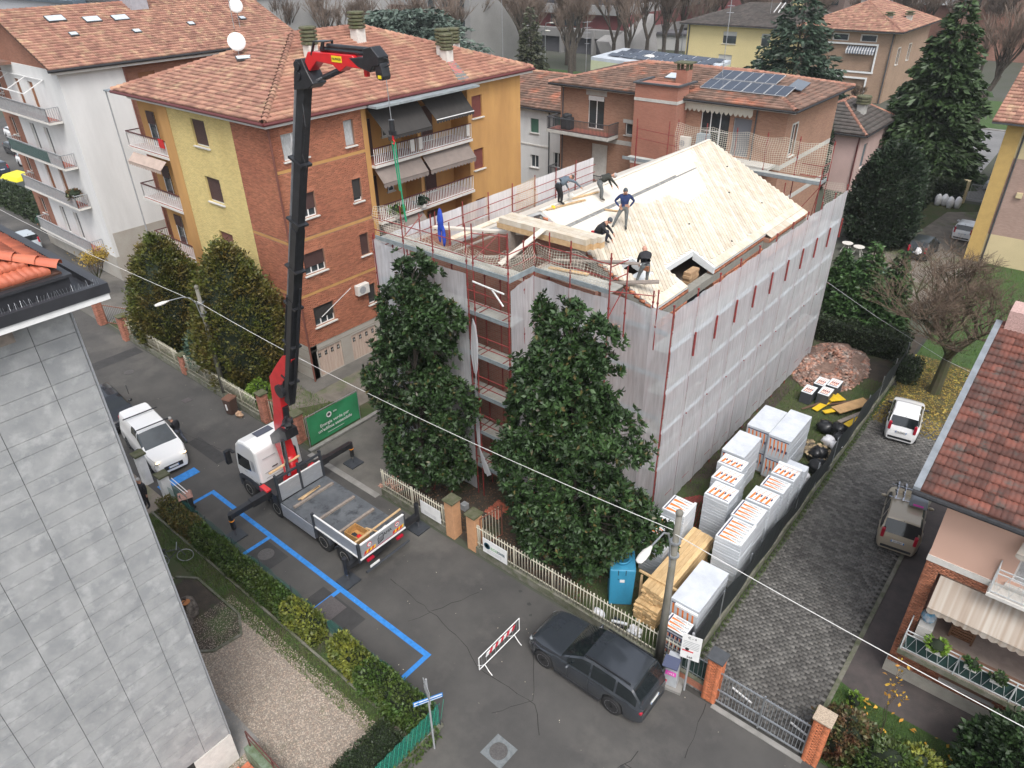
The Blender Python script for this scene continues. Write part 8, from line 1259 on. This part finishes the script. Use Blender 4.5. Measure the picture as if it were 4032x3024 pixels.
person('standing worker in a navy hoodie with hands on hips in mid roof', rz(-15.85, 26.35), R(215), pose(ell=(-.4, -.1, 1.18), wrl=(-.22, .02, .98), hal=(-.16, .05, .98), elr=(.4, -.1, 1.18), wrr=(.22, .02, .98), har=(.16, .05, .98), hir=(.1, 0, .9), knr=(.3, .1, .52), anr=(.42, .05, .16), tor=(.5, .2, .1), head=(0, .07, 1.6)), navyc, trg, shd, hat='beanie', hatm=cloth('grey_beanie', (.06, .07, .08)), sc=1.04)
cr = dict(pelvis=(0, -.12, .38), chest=(0, .08, .68), neck=(0, .22, .85), head=(0, .33, .93), shl=(-.18, .12, .78), shr=(.18, .12, .78), ell=(-.24, .32, .58), elr=(.24, .34, .56), wrl=(-.12, .5, .42), wrr=(.2, .52, .3), hal=(-.1, .54, .36), har=(.2, .56, .22), hil=(-.11, -.1, .36), hir=(.11, -.1, .36), knl=(-.16, .3, .5), knr=(.14, .3, .3), anl=(-.15, .22, .08), anr=(.13, -.08, .1), tol=(-.15, .38, .04), tor=(.13, .06, .04))
person('crouching worker in a black padded jacket working on the boards behind the front net', rz(-15.75, 24.35), R(-70), pose(**cr), darkc, trn, shoe, hat='cap', hatm=cloth('grey_beanie', (.06, .07, .08)), sc=1.08)
person('bald worker in a black sweatshirt and tool belt by the small roof opening', rz(-13.35, 24.1), R(40), pose(**{**bend, 'pelvis': (0, -.12, .88), 'chest': (0, .1, 1.15), 'neck': (0, .24, 1.3), 'head': (0, .36, 1.34), 'shl': (-.2, .14, 1.24), 'shr': (.2, .14, 1.24), 'hil': (-.1, -.12, .85), 'hir': (.1, -.12, .85), 'knl': (-.2, .0, .48), 'anl': (-.3, .0, .1), 'tol': (-.36, .16, .04), 'wrr': (.14, .42, .84), 'har': (.12, .46, .78), 'wrl': (-.16, .38, .74), 'hal': (-.14, .4, .66)}), darkc, trg, shoe, head='bald', sc=1.04)
person('grey haired man in a black jacket beside the open door of the white van', (-34.15, 12.35, 0), R(120), pose(ell=(-.24, .22, 1.15), wrl=(-.18, .45, 1.1), hal=(-.16, .53, 1.08), chest=(0, .06, 1.28), neck=(0, .14, 1.47), head=(0, .2, 1.58), knr=(.12, -.1, .5), anr=(.1, -.3, .12), tor=(.1, -.14, .04)), darkc, cloth('grey_blue_trousers', (.09, .1, .13)), cloth('green_shoe', (.06, .1, .07)))
person('man in black with grey hair carrying something behind the white gate posts', (-30.6, 8.7, 0), R(200), pose(), darkc, trk, shd); person('man in an orange helmet walking down the far gravel drive', (-12.4, 70.7, 0), R(20), pose(ell=(-.28, .1, 1.15), wrl=(-.2, .25, 1.0)), cloth('dark_blue_jumper', (.015, .02, .03)), trg, shd, hat='helmet', hatm=mat('helmet_orange', (.9, .12, .02), .4), sc=1.05); person('person in green camouflage clothes standing on the far left pavement', (-76.5, 21.6, 0), R(60), pose(), cloth('camo_green', (.02, .06, .04), .4), cloth('camo_trousers', (.1, .09, .06), .4), shd, hat='cap', hatm=cloth('camo_green', (.02, .06, .04), .4))
for lab, x, y, z, s, m in (('white circular saw held by the worker at the left end of the ridge', -17.95, 25.3, .35, .16, offwhite), ('yellow spirit level lying by the ridge worker', -18.05, 24.15, .05, .12, yb)): tag(MB().blob((x, y, zr_(x) + z), (s, s * .6, s * .7), jit=.2).obj('tool', m), lab, 'tool')
tb = tag(MB().box(-.16, .16, -.05, .05, -.1, .1).obj('tool_pouch', mat('leather', (.25, .1, .05), .7), None, loc=(-13.25, 23.95, zr_(-13.3) + .85)), 'brown leather tool pouch on the bald worker belt', 'tool pouch'); tag(MB().box(-.1, .1, -.06, .06, -.08, .08).obj('tool_pouch', mat('red_pouch', (.45, .02, .03), .7), None, loc=(-15.95, 24.2, zr_(-15.9) + .4)), 'red pouch on the crouching worker', 'tool pouch')
for i, (a, b) in enumerate((((-18.1, 23.7), (-17.8, 26.2)), ((-17.0, 26.6), (-16.6, 27.3)), ((-18.1, 25.6), (-17.9, 27.4)))): tag(MB().bar((*a, zr_(a[0]) + .04), (*b, zr_(b[0]) + .04), .12, .04).obj('batten', timber), ('batten lying in front of the worker with the saw', 'short batten lying near the ridge slot by the standing worker', 'batten lying along the ridge behind the worker with the saw')[i], 'batten')
# ---------------- vegetation ----------------
def leafm(n, c, c2, rnd=.35, rough=.55, sc=1.2, **k): return mat(n, c, rough, rnd=rnd, col2=c2, scale=sc, **k)
def unit(v): return v / (np.linalg.norm(v, axis=-1, keepdims=True) + 1e-9)
def leaves(name, P, D, s, w, m, parent, fold=.15, mi=None, st=True, rn=None):
    """diamond leaves with base P, pointing along D, length s, width ratio w"""
    n = len(P); D = unit(D); A = unit(np.cross(D, unit(rng.normal(0, 1, (n, 3))))); B = np.cross(D, A); s = s[:, None]; V = np.stack([P, P + D * s * .5 + A * s * w * .5 + B * s * fold, P + D * s, P + D * s * .5 - A * s * w * .5 + B * s * fold], 1)
    o = link(name, mesh_np(name, V, np.arange(n * 4).reshape(n, 4), m, rng.random(n) if rn is None else rn, mi), parent)
    return stuff(o) if st else o
def sph(n): v = rng.normal(0, 1, (n, 3)); return unit(v)
bark = mat('bark', (.09, .075, .06), .95, col2=(.05, .042, .034), scale=4, bump=.8, bscale=14); barkg = mat('mossy_bark', (.075, .065, .04), .95, col2=(.05, .06, .02), scale=2, bump=.8); twigm = mat('twig', (.12, .085, .06), .95, var=.25, scale=2)
def conifer_round(label, x, y, h, r, m, prof, clumps=620, per=26, leaf=.2, name='round_conifer', cat='tree', drop=0, trunk=True):
    t = thing(name, label, cat, (x, y, 0)); pz, pr = zip(*prof)
    if trunk: MB().tube((0, 0, 0), (0, 0, h * .8), .16, .04, 8).obj('trunk', bark, t)
    z = rng.beta(1.1, 1.25, clumps); a = rng.uniform(0, math.tau, clumps); lump = 1 + .09 * np.sin(a * 3 + z * 9) + rng.normal(0, .055, clumps); rr_ = np.interp(z, pz, pr) * r * lump
    c = np.stack([rr_ * np.cos(a), rr_ * np.sin(a), z * h], 1); out = unit(np.stack([np.cos(a), np.sin(a), np.full(clumps, .8 - drop)], 1))
    P = np.repeat(c, per, 0) + rng.normal(0, .16 * r / 2.3, (clumps * per, 3)); D = np.repeat(out, per, 0) + rng.normal(0, .45, (clumps * per, 3)); cr = np.repeat(rng.random(clumps), per) * .6 + rng.random(clumps * per) * .4
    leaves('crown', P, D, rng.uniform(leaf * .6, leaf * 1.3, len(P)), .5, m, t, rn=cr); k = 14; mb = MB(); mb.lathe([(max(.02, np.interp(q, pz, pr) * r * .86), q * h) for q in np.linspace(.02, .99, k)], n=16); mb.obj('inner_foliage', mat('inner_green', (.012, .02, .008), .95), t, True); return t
thu = leafm('thuja_leaf', (.07, .1, .014), (.12, .085, .018), .4, sc=.9); thd = leafm('dark_conifer_leaf', (.022, .042, .018), (.015, .028, .013), .4); pz_ = [(0, .55), (.08, .8), (.3, 1), (.55, .86), (.8, .5), (.93, .22), (1, .03)]
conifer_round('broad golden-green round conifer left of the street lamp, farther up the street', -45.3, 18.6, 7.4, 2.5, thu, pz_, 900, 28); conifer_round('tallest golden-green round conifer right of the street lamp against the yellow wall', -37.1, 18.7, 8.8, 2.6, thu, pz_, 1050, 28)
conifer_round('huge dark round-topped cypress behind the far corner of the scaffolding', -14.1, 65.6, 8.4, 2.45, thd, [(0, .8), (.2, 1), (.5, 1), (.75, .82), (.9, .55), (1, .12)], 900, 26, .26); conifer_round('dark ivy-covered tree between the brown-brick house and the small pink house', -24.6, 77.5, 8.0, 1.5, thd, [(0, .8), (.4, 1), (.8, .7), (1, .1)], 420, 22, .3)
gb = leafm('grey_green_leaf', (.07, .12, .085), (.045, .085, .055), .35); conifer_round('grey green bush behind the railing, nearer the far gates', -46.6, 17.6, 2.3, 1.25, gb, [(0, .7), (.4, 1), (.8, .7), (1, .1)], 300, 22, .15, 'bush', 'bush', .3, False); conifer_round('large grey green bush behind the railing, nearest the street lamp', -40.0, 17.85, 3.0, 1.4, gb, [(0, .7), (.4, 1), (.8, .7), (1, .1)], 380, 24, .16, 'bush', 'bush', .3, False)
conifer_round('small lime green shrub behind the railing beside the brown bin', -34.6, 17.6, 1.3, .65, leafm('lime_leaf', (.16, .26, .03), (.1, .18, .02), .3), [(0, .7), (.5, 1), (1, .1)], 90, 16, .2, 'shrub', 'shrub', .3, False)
# magnolias: whorls of big glossy leaves
magm = [leafm('magnolia_leaf', (.032, .068, .017), (.019, .044, .012), .45, .55), leafm('magnolia_leaf_brown', (.1, .075, .025), (.06, .06, .02), .4, .45)]
def magnolia(label, x, y, lobes, n, ground=0):
    t = thing('magnolia_tree', label, 'tree', (x, y, 0)); hmax = max(l[2] + l[5] for l in lobes); tb_ = MB(); tb_.tube((0, 0, 0), (.1, 0, hmax * .55), .17, .1, 8).tube((.1, 0, hmax * .55), (lobes[0][0] * .8, lobes[0][1] * .8, hmax * .93), .1, .02, 6)
    vol = np.array([l[3] * l[4] + l[3] * l[5] + l[4] * l[5] for l in lobes]); vol /= vol.sum(); T = []; Dr = []
    for l, v in zip(lobes, vol):
        k = int(n * v); kc = max(8, k // 16); s = unit(sph(kc)[rng.integers(0, kc, k)] + rng.normal(0, .2, (k, 3))); rad_ = rng.uniform(.45, 1.0, (k, 1)) ** .45 * (1 + .14 * np.sin(s[:, :1] * 7 + s[:, 1:2] * 5) + .1 * np.sin(s[:, 2:] * 17 + s[:, :1] * 13)); T.append(np.array(l[:3]) + s * rad_ * np.array(l[3:6])); Dr.append(s + np.array((0, 0, .55)))
        for _ in range(7): e_ = np.array(l[:3]) + sph(1)[0] * np.array(l[3:6]) * .8; z0 = max(.5, min(hmax * .85, l[2] - l[5] * .6)); tb_.tube((0.05, 0, z0), tuple(e_), .05, .012, 4)
    tb_.obj('trunk', bark, t); T = np.concatenate(T); Dr = unit(np.concatenate(Dr) + rng.normal(0, .25, T.shape)); ok = T[:, 2] > ground + .25; T, Dr = T[ok], Dr[ok]; per = 9; N_ = len(T); a = np.tile(np.arange(per) * 2.4, N_) + np.repeat(rng.uniform(0, 6, N_), per); D = np.repeat(Dr, per, 0)
    U = unit(np.cross(D, (.3, .2, .9))); Wv = np.cross(D, U); P = np.repeat(T, per, 0) - D * rng.uniform(0, .1, (N_ * per, 1)); L_ = D * rng.uniform(.15, .75, (N_ * per, 1)) + (U * np.cos(a)[:, None] + Wv * np.sin(a)[:, None]) * .85
    mi = (rng.random(N_ * per) < .04).astype(int); cr = np.repeat(rng.random(N_), per) * .5 + rng.random(N_ * per) * .5; dist = np.linalg.norm(P + np.array((x, y, -23)), axis=1); od = np.argsort(dist); big = od[:240]; rest = od[240:]; sz = rng.uniform(.17, .3, len(P))
    leaves('crown', P[rest], L_[rest], sz[rest], .42, magm, t, mi=mi[rest], rn=cr[rest])
    for k in range(12):
        i0 = big[k]; me_ = leaves('leaf', np.zeros((1, 3)), L_[i0:i0 + 1], sz[i0:i0 + 1], .42, magm, t, st=False); me_.location = P[i0]
        for j in big[k + 12::12]: o = link('leaf', me_.data, t, P[j], (0, 0, float(a[j])))
    return t
magnolia('large magnolia in front of the left part of the netted house', -21.0, 18.0, [(.5, .1, 11.2, 1.3, 1.0, 1.2), (1.0, .2, 9.6, 1.6, 1.1, 1.4), (-.5, .1, 9.4, 1.5, 1.0, 1.3), (.1, 0, 7.8, 2.1, 1.4, 1.6), (-1.2, -.1, 6.0, 1.9, 1.4, 1.7), (1.1, .1, 5.6, 2.0, 1.3, 1.9), (0, -.2, 3.6, 2.6, 1.3, 1.7), (-.4, -.2, 1.9, 2.0, 1.2, 1.1), (1.7, 0, 2.8, 1.5, 1.1, 1.2)], 4200)
magnolia('large magnolia on the right, reaching over the pallets beside the blue site toilet', -12.4, 18.1, [(-.9, .1, 11.6, 1.1, .9, 1.1), (.4, .1, 11.1, 1.2, .9, 1.1), (-.3, .1, 10.0, 2.1, 1.2, 1.3), (-.8, 0, 8.4, 2.3, 1.5, 1.6), (.7, 0, 7.6, 2.2, 1.4, 1.5), (-1.3, 0, 6.6, 2.2, 1.5, 1.7), (-1.3, -.2, 4.4, 2.7, 1.5, 2.0), (1.3, -.1, 4.2, 2.2, 1.4, 1.9), (-.4, -.3, 2.0, 2.9, 1.3, 1.3), (2.6, .6, 3.6, 1.5, .9, .8)], 6200)
# layered conifers
def spruce(label, x, y, h, r, m, n=46, droop=.35, leaf=.42, per=34, name='spruce_tree', base=.04, flat=0, top=.05, lean=0):
    t = thing(name, label, 'tree', (x, y, 0)); tr_ = MB(); tr_.tube((0, 0, 0), (lean, 0, h * .97), .25 * h / 15, .03, 8); P = []; D = []; cr = []; zc_ = base * h
    for k in range(n):
        f = (k + .5) / n; z = h * (base + (1 - base) * f ** .92); R_ = r * ((1 - f) ** .8 * (1 - top) + top) * (1 if not flat else (1.0 if f > .25 else .8)); nb = max(4, int(9 * (1 - f) + 4))
        for j in range(nb):
            a = rng.uniform(0, math.tau); L_ = R_ * rng.uniform(.68, 1.12); d = np.array((math.cos(a), math.sin(a), 0)); s = np.array((-d[1], d[0], 0)); q = max(6, int(per * L_ / r)); u = rng.uniform(.12, 1, q) ** .75
            pz2 = z + L_ * (.12 * u - droop * u ** 2) ; side = rng.uniform(-1, 1, q) * L_ * .28 * (1 - u * .55); p = d * (u * L_)[:, None] + s * side[:, None]; p[:, 2] = pz2 - rng.uniform(0, .12 * leaf, q); p[:, 0] += lean * f; P.append(p); D.append(d * .8 + s * np.sign(side)[:, None] * .6 + np.array((0, 0, -.25)) + rng.normal(0, .25, (q, 3))); cr.append(np.full(q, rng.random()) * .5 + rng.random(q) * .5)
            if j % 3 == 0: e_ = d * L_ * .8; tr_.tube((lean * f, 0, z), (e_[0], e_[1], z - L_ * droop * .5), .03 * h / 15, .01, 3)
    tr_.obj('trunk', bark, t); P = np.concatenate(P); leaves('crown', P, np.concatenate(D), rng.uniform(leaf * .6, leaf * 1.3, len(P)), .38, m, t, rn=np.concatenate(cr)); return t
spg = leafm('spruce_leaf', (.04, .075, .02), (.028, .052, .018), .4); spd = leafm('cedar_leaf', (.03, .055, .03), (.04, .07, .045), .4); spb = leafm('lawson_leaf', (.05, .11, .025), (.03, .07, .02), .4)
spruce('very tall drooping green spruce by the far road at the top right', -16.8, 90, 17.2, 6.4, spg, 60, .32, .75, 80); spruce('dark wide cedar between the yellow villa and the tall brick villa', -35.2, 97, 18, 8.0, spd, 48, .15, .7, 70, 'cedar_tree'); spruce('broad blue-grey cedar spreading behind the orange block roof', -87, 80, 14.5, 14, leafm('blue_cedar_leaf', (.1, .14, .11), (.07, .1, .08), .35), 30, .12, .9, 130, 'cedar_tree', .45, 1, .35)
spruce('slim dull green conifer among the bare trees behind the orange block', -83, 104, 13.5, 3.6, leafm('dull_conifer_leaf', (.05, .065, .03), (.07, .07, .04), .4), 34, .2, .6, 40)
for i, (x, y, h, r) in enumerate(((-11.9, 48.2, 5.4, 1.5), (-10.2, 48.0, 6.3, 1.8), (-8.6, 48.6, 5.9, 1.5), (-11.0, 46.8, 4.3, 1.5), (-9.3, 46.9, 4.4, 1.6))): spruce(('bright green conifer at the left of the clump behind the rubble heap', 'tallest bright green conifer of the clump behind the rubble heap', 'bright green conifer at the right of the clump behind the rubble heap', 'low conifer at the front left of the clump behind the rubble heap', 'low conifer at the front right of the clump behind the rubble heap')[i], x, y, h, r, spb, 34, -.22, .3, 60, 'conifer_tree', .02)
# bare trees
def bare(label, x, y, h, seed, spread=.55, depth=6, r0=.2, trunkh=.25, m=twigm, mb_=barkg, shoots=3, ups=.35, up=None, name='bare_tree', leavesm=None, nl=0):
    t = thing(name, label, 'tree', (x, y, 0)); rn = random.Random(seed); big = MB(); V = []; tips = []
    def grow(p, d, L_, r, k):
        q = p + d * L_
        if k >= depth - 2:
            s = d.cross(Vector((rn.uniform(-1, 1), rn.uniform(-1, 1), .3))).normalized() * max(r, .007); V.append((p - s, p + s, q + s * .5, q - s * .5))
        else: big.tube(p, q, r, r * .72, 5 if k > 1 else 9, cap=False)
        if k == depth: tips.append(q); return
        for i in range(shoots + (1 if k > 1 else 0) - (1 if k == 0 else 0) + (k == 0)):
            a = rn.uniform(0, math.tau); o = Vector((math.cos(a), math.sin(a), 0)) * spread * rn.uniform(.6, 1.3); nd = (d + o + Vector((0, 0, ups))).normalized(); grow(q if rn.random() < .6 else p.lerp(q, rn.uniform(.5, .95)), nd, L_ * rn.uniform(.62, .86), r * .6, k + 1)
    grow(Vector((0, 0, 0)), Vector((rn.uniform(-.1, .1), rn.uniform(-.1, .1), 1)).normalized(), h * trunkh, r0, 0); big.obj('trunk', mb_, t); V = np.array([[tuple(p) for p in q] for q in V]); stuff(link('twigs', mesh_np('twigs', V, np.arange(len(V) * 4).reshape(-1, 4), m), t))
    if nl: tp2 = np.array([tuple(p) for p in tips]); P = tp2[rng.integers(0, len(tp2), nl)] + rng.normal(0, .15, (nl, 3)); leaves('yellow_leaves', P, sph(nl), rng.uniform(.08, .18, nl), .6, leavesm, t)
    return t
bare('broad bare tree with a mossy forked trunk between the lawn and the paved drive', -4.0, 42.7, 11.5, 5, .85, 7, .23, .2, ups=.25, shoots=3); C.objects[-1].parent.scale = (1.45, 1.45, 1.1); yl = leafm('yellow_leaf', (.38, .26, .03), (.25, .17, .03), .4); bare('small half bare tree with yellow leaves by the far gates', -56.4, 18.2, 4.6, 9, .6, 5, .08, .28, leavesm=yl, nl=1400)
bare('thin sapling with a few yellow leaves on the front lawn of the brick house', .1, 18.6, 2.6, 3, .5, 4, .025, .35, shoots=2, leavesm=MC['maple_leaf'], nl=40); bare('bare bush before the loggia of the tall brick villa', -33.5, 121, 7, 21, .6, 5, .15, .15, shoots=4)
pr1 = bare('tall bare street tree in the row before the long building, farthest left', -118, 118, 15, 11, .42, 6, .28, .2, m=mat('far_twig', (.16, .12, .095), .95, rnd=.2), mb_=bark); pr2 = bare('tall bare street tree in the row before the long building, second from the left', -112, 124, 16, 12, .38, 6, .28, .2, m=MC['far_twig'], mb_=bark); k = 0
nth = ('third third fourth fifth sixth seventh eighth ninth tenth eleventh twelfth thirteenth fourteenth fifteenth sixteenth seventeenth eighteenth nineteenth twentieth').split()
for pr_t in (pr1, pr2): pr_t.scale = (1.9, 1.9, 1.45); pr_t['group'] = 'bare street trees before the long building'
spots = [(-107, 116), (-103, 130), (-98, 120), (-97, 134), (-94, 116), (-91, 128), (-88, 138), (-86, 120), (-85, 146), (-82, 133), (-80, 150), (-78, 141), (-76, 158), (-73, 147), (-71, 163), (-66, 158), (-128, 128), (-121, 136), (-118, 90), (-111, 93), (-104, 97), (-126, 86), (-98, 100)]
for i, (x, y) in enumerate(spots): copytree((pr1, pr2)[i % 2], (x, y, 0), i * 1.3, 'bare street tree, %s from the left of the row before the long building' % nth[i + 1] if i < 16 else ('bare tree behind the gabled roof, nearer its ridge', 'bare tree beyond the orange block roof, far back', 'second bare tree right of the pale blank hall', 'third bare tree right of the pale blank hall', 'fourth bare tree right of the pale blank hall', 'bare tree touching the right edge of the pale blank hall', 'bare tree beside the blue-grey cedar, on its left')[i - 16])
for i, (x, y, z) in enumerate(((-16, 112, 1.2), (-52, 175, 1), (-40, 180, 1.1), (-62, 178, 1))): c = copytree((pr1, pr2)[i % 2], (x, y, 0), i + .7, ('pale bare tree behind the tall spruce by the far road', 'misty bare tree behind the yellow villa', 'misty bare tree behind the tall brick villa', 'misty bare tree left of the yellow villa')[i], group='misty bare trees behind the villas'); c.scale = (1.8, 1.8, z * 1.2)
V0 = np.concatenate([np.array([v.co[:] for v in c.data.vertices]) for c in pr1.children if c.name.startswith('twigs')]); nw = 60; Pw = np.concatenate([np.stack([rng.uniform(-270, -128, 34), rng.uniform(115, 215, 34)], 1), np.stack([rng.uniform(-125, -62, 16), rng.uniform(165, 198, 16)], 1), np.stack([rng.uniform(-50, -20, 10), rng.uniform(175, 190, 10)], 1)])
sc_ = rng.uniform(1.5, 2.1, (nw, 1, 1)) * np.array([1, 1, .8]); Vw = (V0[None] * sc_ + np.column_stack([Pw, np.zeros(nw)])[:, None]).reshape(-1, 3); tag(stuff(link('far_wood', mesh_np('far_wood', Vw, np.arange(len(Vw)).reshape(-1, 4), MC['far_twig']))), 'misty mass of bare winter trees along the top of the view', 'trees')
# hedges and shrubs
def hedge(label, boxes, m, n, leaf=.12, name='hedge', round_=.0, cat='hedge', inner=True, top=.2, rad=None):
    t = thing(name, label, cat); P = []; D = []
    for x0, x1, y0, y1, z0, z1 in boxes:
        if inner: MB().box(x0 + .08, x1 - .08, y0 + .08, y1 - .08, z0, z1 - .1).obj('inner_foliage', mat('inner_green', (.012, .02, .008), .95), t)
        A_ = np.array([(x1 - x0) * (y1 - y0), (x1 - x0) * (z1 - z0), (y1 - y0) * (z1 - z0)]) * (1, 2, 2); k = (n * A_ / A_.sum()).astype(int)
        for f, kk in enumerate(k):
            q = np.stack([rng.uniform(x0, x1, kk), rng.uniform(y0, y1, kk), rng.uniform(z0, z1, kk)], 1); d = np.zeros((kk, 3)); sgn = rng.choice((0, 1), kk)
            if f == 0: q[:, 2] = z1 + .07 * np.sin(q[:, 0] * 2.3) + rng.normal(0, .05, kk); d[:, 2] = 1
            elif f == 1: q[:, 1] = np.where(sgn, y1, y0) + .05 * np.sin(q[:, 0] * 3) + rng.normal(0, .04, kk); d[:, 1] = sgn * 2 - 1
            else: q[:, 0] = np.where(sgn, x1, x0) + rng.normal(0, .04, kk); d[:, 0] = sgn * 2 - 1
            P.append(q); D.append(d + rng.normal(0, .6, d.shape) + (0, 0, .3))
    P = np.concatenate(P); leaves('foliage', P, np.concatenate(D), rng.uniform(leaf * .6, leaf * 1.4, len(P)), .6, m, t); return t
hm = leafm('hedge_leaf', (.04, .085, .014), (.065, .09, .018), .45, sc=1.5); ho_ = leafm('hedge_orange', (.15, .1, .025), (.06, .09, .02), .45, sc=4); hy = leafm('hedge_yellow', (.2, .21, .03), (.07, .1, .02), .45, sc=2.5); hdk = leafm('dark_hedge_leaf', (.018, .035, .012), (.03, .045, .015), .4)
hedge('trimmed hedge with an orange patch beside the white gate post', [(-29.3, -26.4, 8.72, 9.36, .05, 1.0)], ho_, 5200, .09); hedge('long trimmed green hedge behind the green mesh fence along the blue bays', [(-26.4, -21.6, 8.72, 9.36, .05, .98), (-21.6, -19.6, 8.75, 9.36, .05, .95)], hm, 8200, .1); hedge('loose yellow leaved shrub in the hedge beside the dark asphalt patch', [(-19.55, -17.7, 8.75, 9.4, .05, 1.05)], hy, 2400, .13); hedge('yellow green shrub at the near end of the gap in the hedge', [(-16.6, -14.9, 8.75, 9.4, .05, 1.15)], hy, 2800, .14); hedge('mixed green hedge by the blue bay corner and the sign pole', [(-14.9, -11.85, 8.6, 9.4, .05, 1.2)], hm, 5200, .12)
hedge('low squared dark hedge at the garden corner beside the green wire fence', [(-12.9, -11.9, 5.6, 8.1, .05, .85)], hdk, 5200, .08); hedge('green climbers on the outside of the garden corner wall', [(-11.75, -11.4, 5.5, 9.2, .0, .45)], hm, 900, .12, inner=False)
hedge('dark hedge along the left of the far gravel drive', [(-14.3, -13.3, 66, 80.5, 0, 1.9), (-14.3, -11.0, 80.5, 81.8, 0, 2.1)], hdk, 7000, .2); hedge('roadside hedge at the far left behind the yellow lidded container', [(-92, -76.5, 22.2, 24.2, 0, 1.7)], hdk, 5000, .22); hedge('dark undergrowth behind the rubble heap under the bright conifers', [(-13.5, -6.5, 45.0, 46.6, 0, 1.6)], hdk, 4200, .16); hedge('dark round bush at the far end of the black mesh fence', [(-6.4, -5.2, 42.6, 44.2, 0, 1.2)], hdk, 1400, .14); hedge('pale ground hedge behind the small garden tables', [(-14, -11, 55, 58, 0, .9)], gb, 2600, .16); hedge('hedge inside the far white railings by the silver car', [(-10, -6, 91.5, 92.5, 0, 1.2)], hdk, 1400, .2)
phm = leafm('photinia_leaf', (.05, .09, .025), (.13, .05, .03), .45, sc=3); conifer_round('red tinged photinia bush behind the right gate pillar', -.75, 17.35, 1.7, .85, phm, [(0, .7), (.5, 1), (1, .15)], 260, 22, .15, 'shrub', 'shrub', .2, False); conifer_round('dense green shrub along the front wall of the brick house garden', .6, 16.95, 1.6, 1.1, hm, [(0, .8), (.5, 1), (1, .2)], 300, 22, .15, 'shrub', 'shrub', .2, False); conifer_round('orange and lime tipped shrub in the brick house garden', 1.3, 17.6, 1.3, .8, hy, [(0, .8), (.5, 1), (1, .2)], 170, 20, .16, 'shrub', 'shrub', .2, False); conifer_round('dark glossy laurel in the bottom right corner', 3.6, 19.1, 3.0, 1.35, magm[0], [(0, .8), (.5, 1), (1, .3)], 420, 24, .2, 'shrub', 'shrub', .3, False)
conifer_round('small lime green plant in a pot at the edge of the front lawn', -1.0, 19.3, .5, .25, MC['lime_leaf'], [(0, .7), (.5, 1), (1, .1)], 20, 12, .12, 'potted_plant', 'plant', .2, False)
for lab, x, y, z, r, m in (('yellow green plant in a box on the left end of the brick house balcony railing', .55, 20.5, 3.0, .3, 'lime_leaf'), ('bright green plant in a white box on the middle of the brick house balcony railing', 1.6, 20.5, 3.0, .22, 'lawson_leaf'), ('darker plant in a box on the right of the brick house balcony railing', 2.35, 20.5, 2.95, .22, 'spruce_leaf'), ('lime green plant on the lower balcony of the orange block', -33.5, 28.6, 8.6, .45, 'lime_leaf'), ('dark potted plant on the lower balcony of the orange block', -33.6, 30.8, 8.6, .4, 'cedar_leaf'), ('red and green potted plants on the corner balcony of the white block', -61, 20.2, 6.6, .5, 'photinia_leaf')): o = conifer_round(lab, x, y, r * 1.3, r, MC[m], [(0, .6), (.5, 1), (1, .2)], 24, 14, r * .45, 'potted_plant', 'plant', .2, False); o.location.z = z; MB().box(-r * .8, r * .8, -r * .4, r * .4, -.14, .02).obj('plant_box', offwhite, o)
# ---------------- air ----------------
hz_ = MB().box(-260, 90, -45, 240, -1.2, 31).obj('haze', bpy.data.materials.new('haze_air')); hz_['kind'] = 'stuff'; hm_ = hz_.data.materials[0]; hm_.use_nodes = True; nt = hm_.node_tree; nt.nodes.remove(nt.nodes['Principled BSDF']); pv_ = nt.nodes.new('ShaderNodeVolumePrincipled'); pv_.inputs['Color'].default_value = (.9, .93, .97, 1); pv_.inputs['Density'].default_value = .0002; nt.links.new(pv_.outputs[0], nt.nodes['Material Output'].inputs['Volume'])
tag(hz_, 'thin grey winter haze over the whole neighbourhood', 'haze')
# ---------------- finish: put each group's empty at its base ----------------
bpy.context.view_layer.update()
def allc(o):
    out = []
    for c in o.children: out.append(c); out += allc(c)
    return out
for o in [o for o in C.objects if o.parent is None and o.type in ('EMPTY', 'MESH') and tuple(o.location) == (0, 0, 0) and tuple(o.rotation_euler) == (0, 0, 0)]:
    if o.type == 'MESH' and (o.data.users > 1 or o.children or o.get('kind') == 'structure'): continue
    lo = Vector((1e9,) * 3); hi = -lo
    for c in ([o] if o.type == 'MESH' else allc(o)):
        if c.type != 'MESH': continue
        for p in c.bound_box:
            w = c.matrix_world @ Vector(p); lo = Vector(map(min, lo, w)); hi = Vector(map(max, hi, w))
    if lo.x > 1e8: continue
    b = Vector(((lo.x + hi.x) / 2, (lo.y + hi.y) / 2, lo.z))
    if o.type == 'MESH': o.data.transform(Matrix.Translation(-b)); o.location = b
    else:
        o.location = b
        for c in o.children: c.location = c.location - b
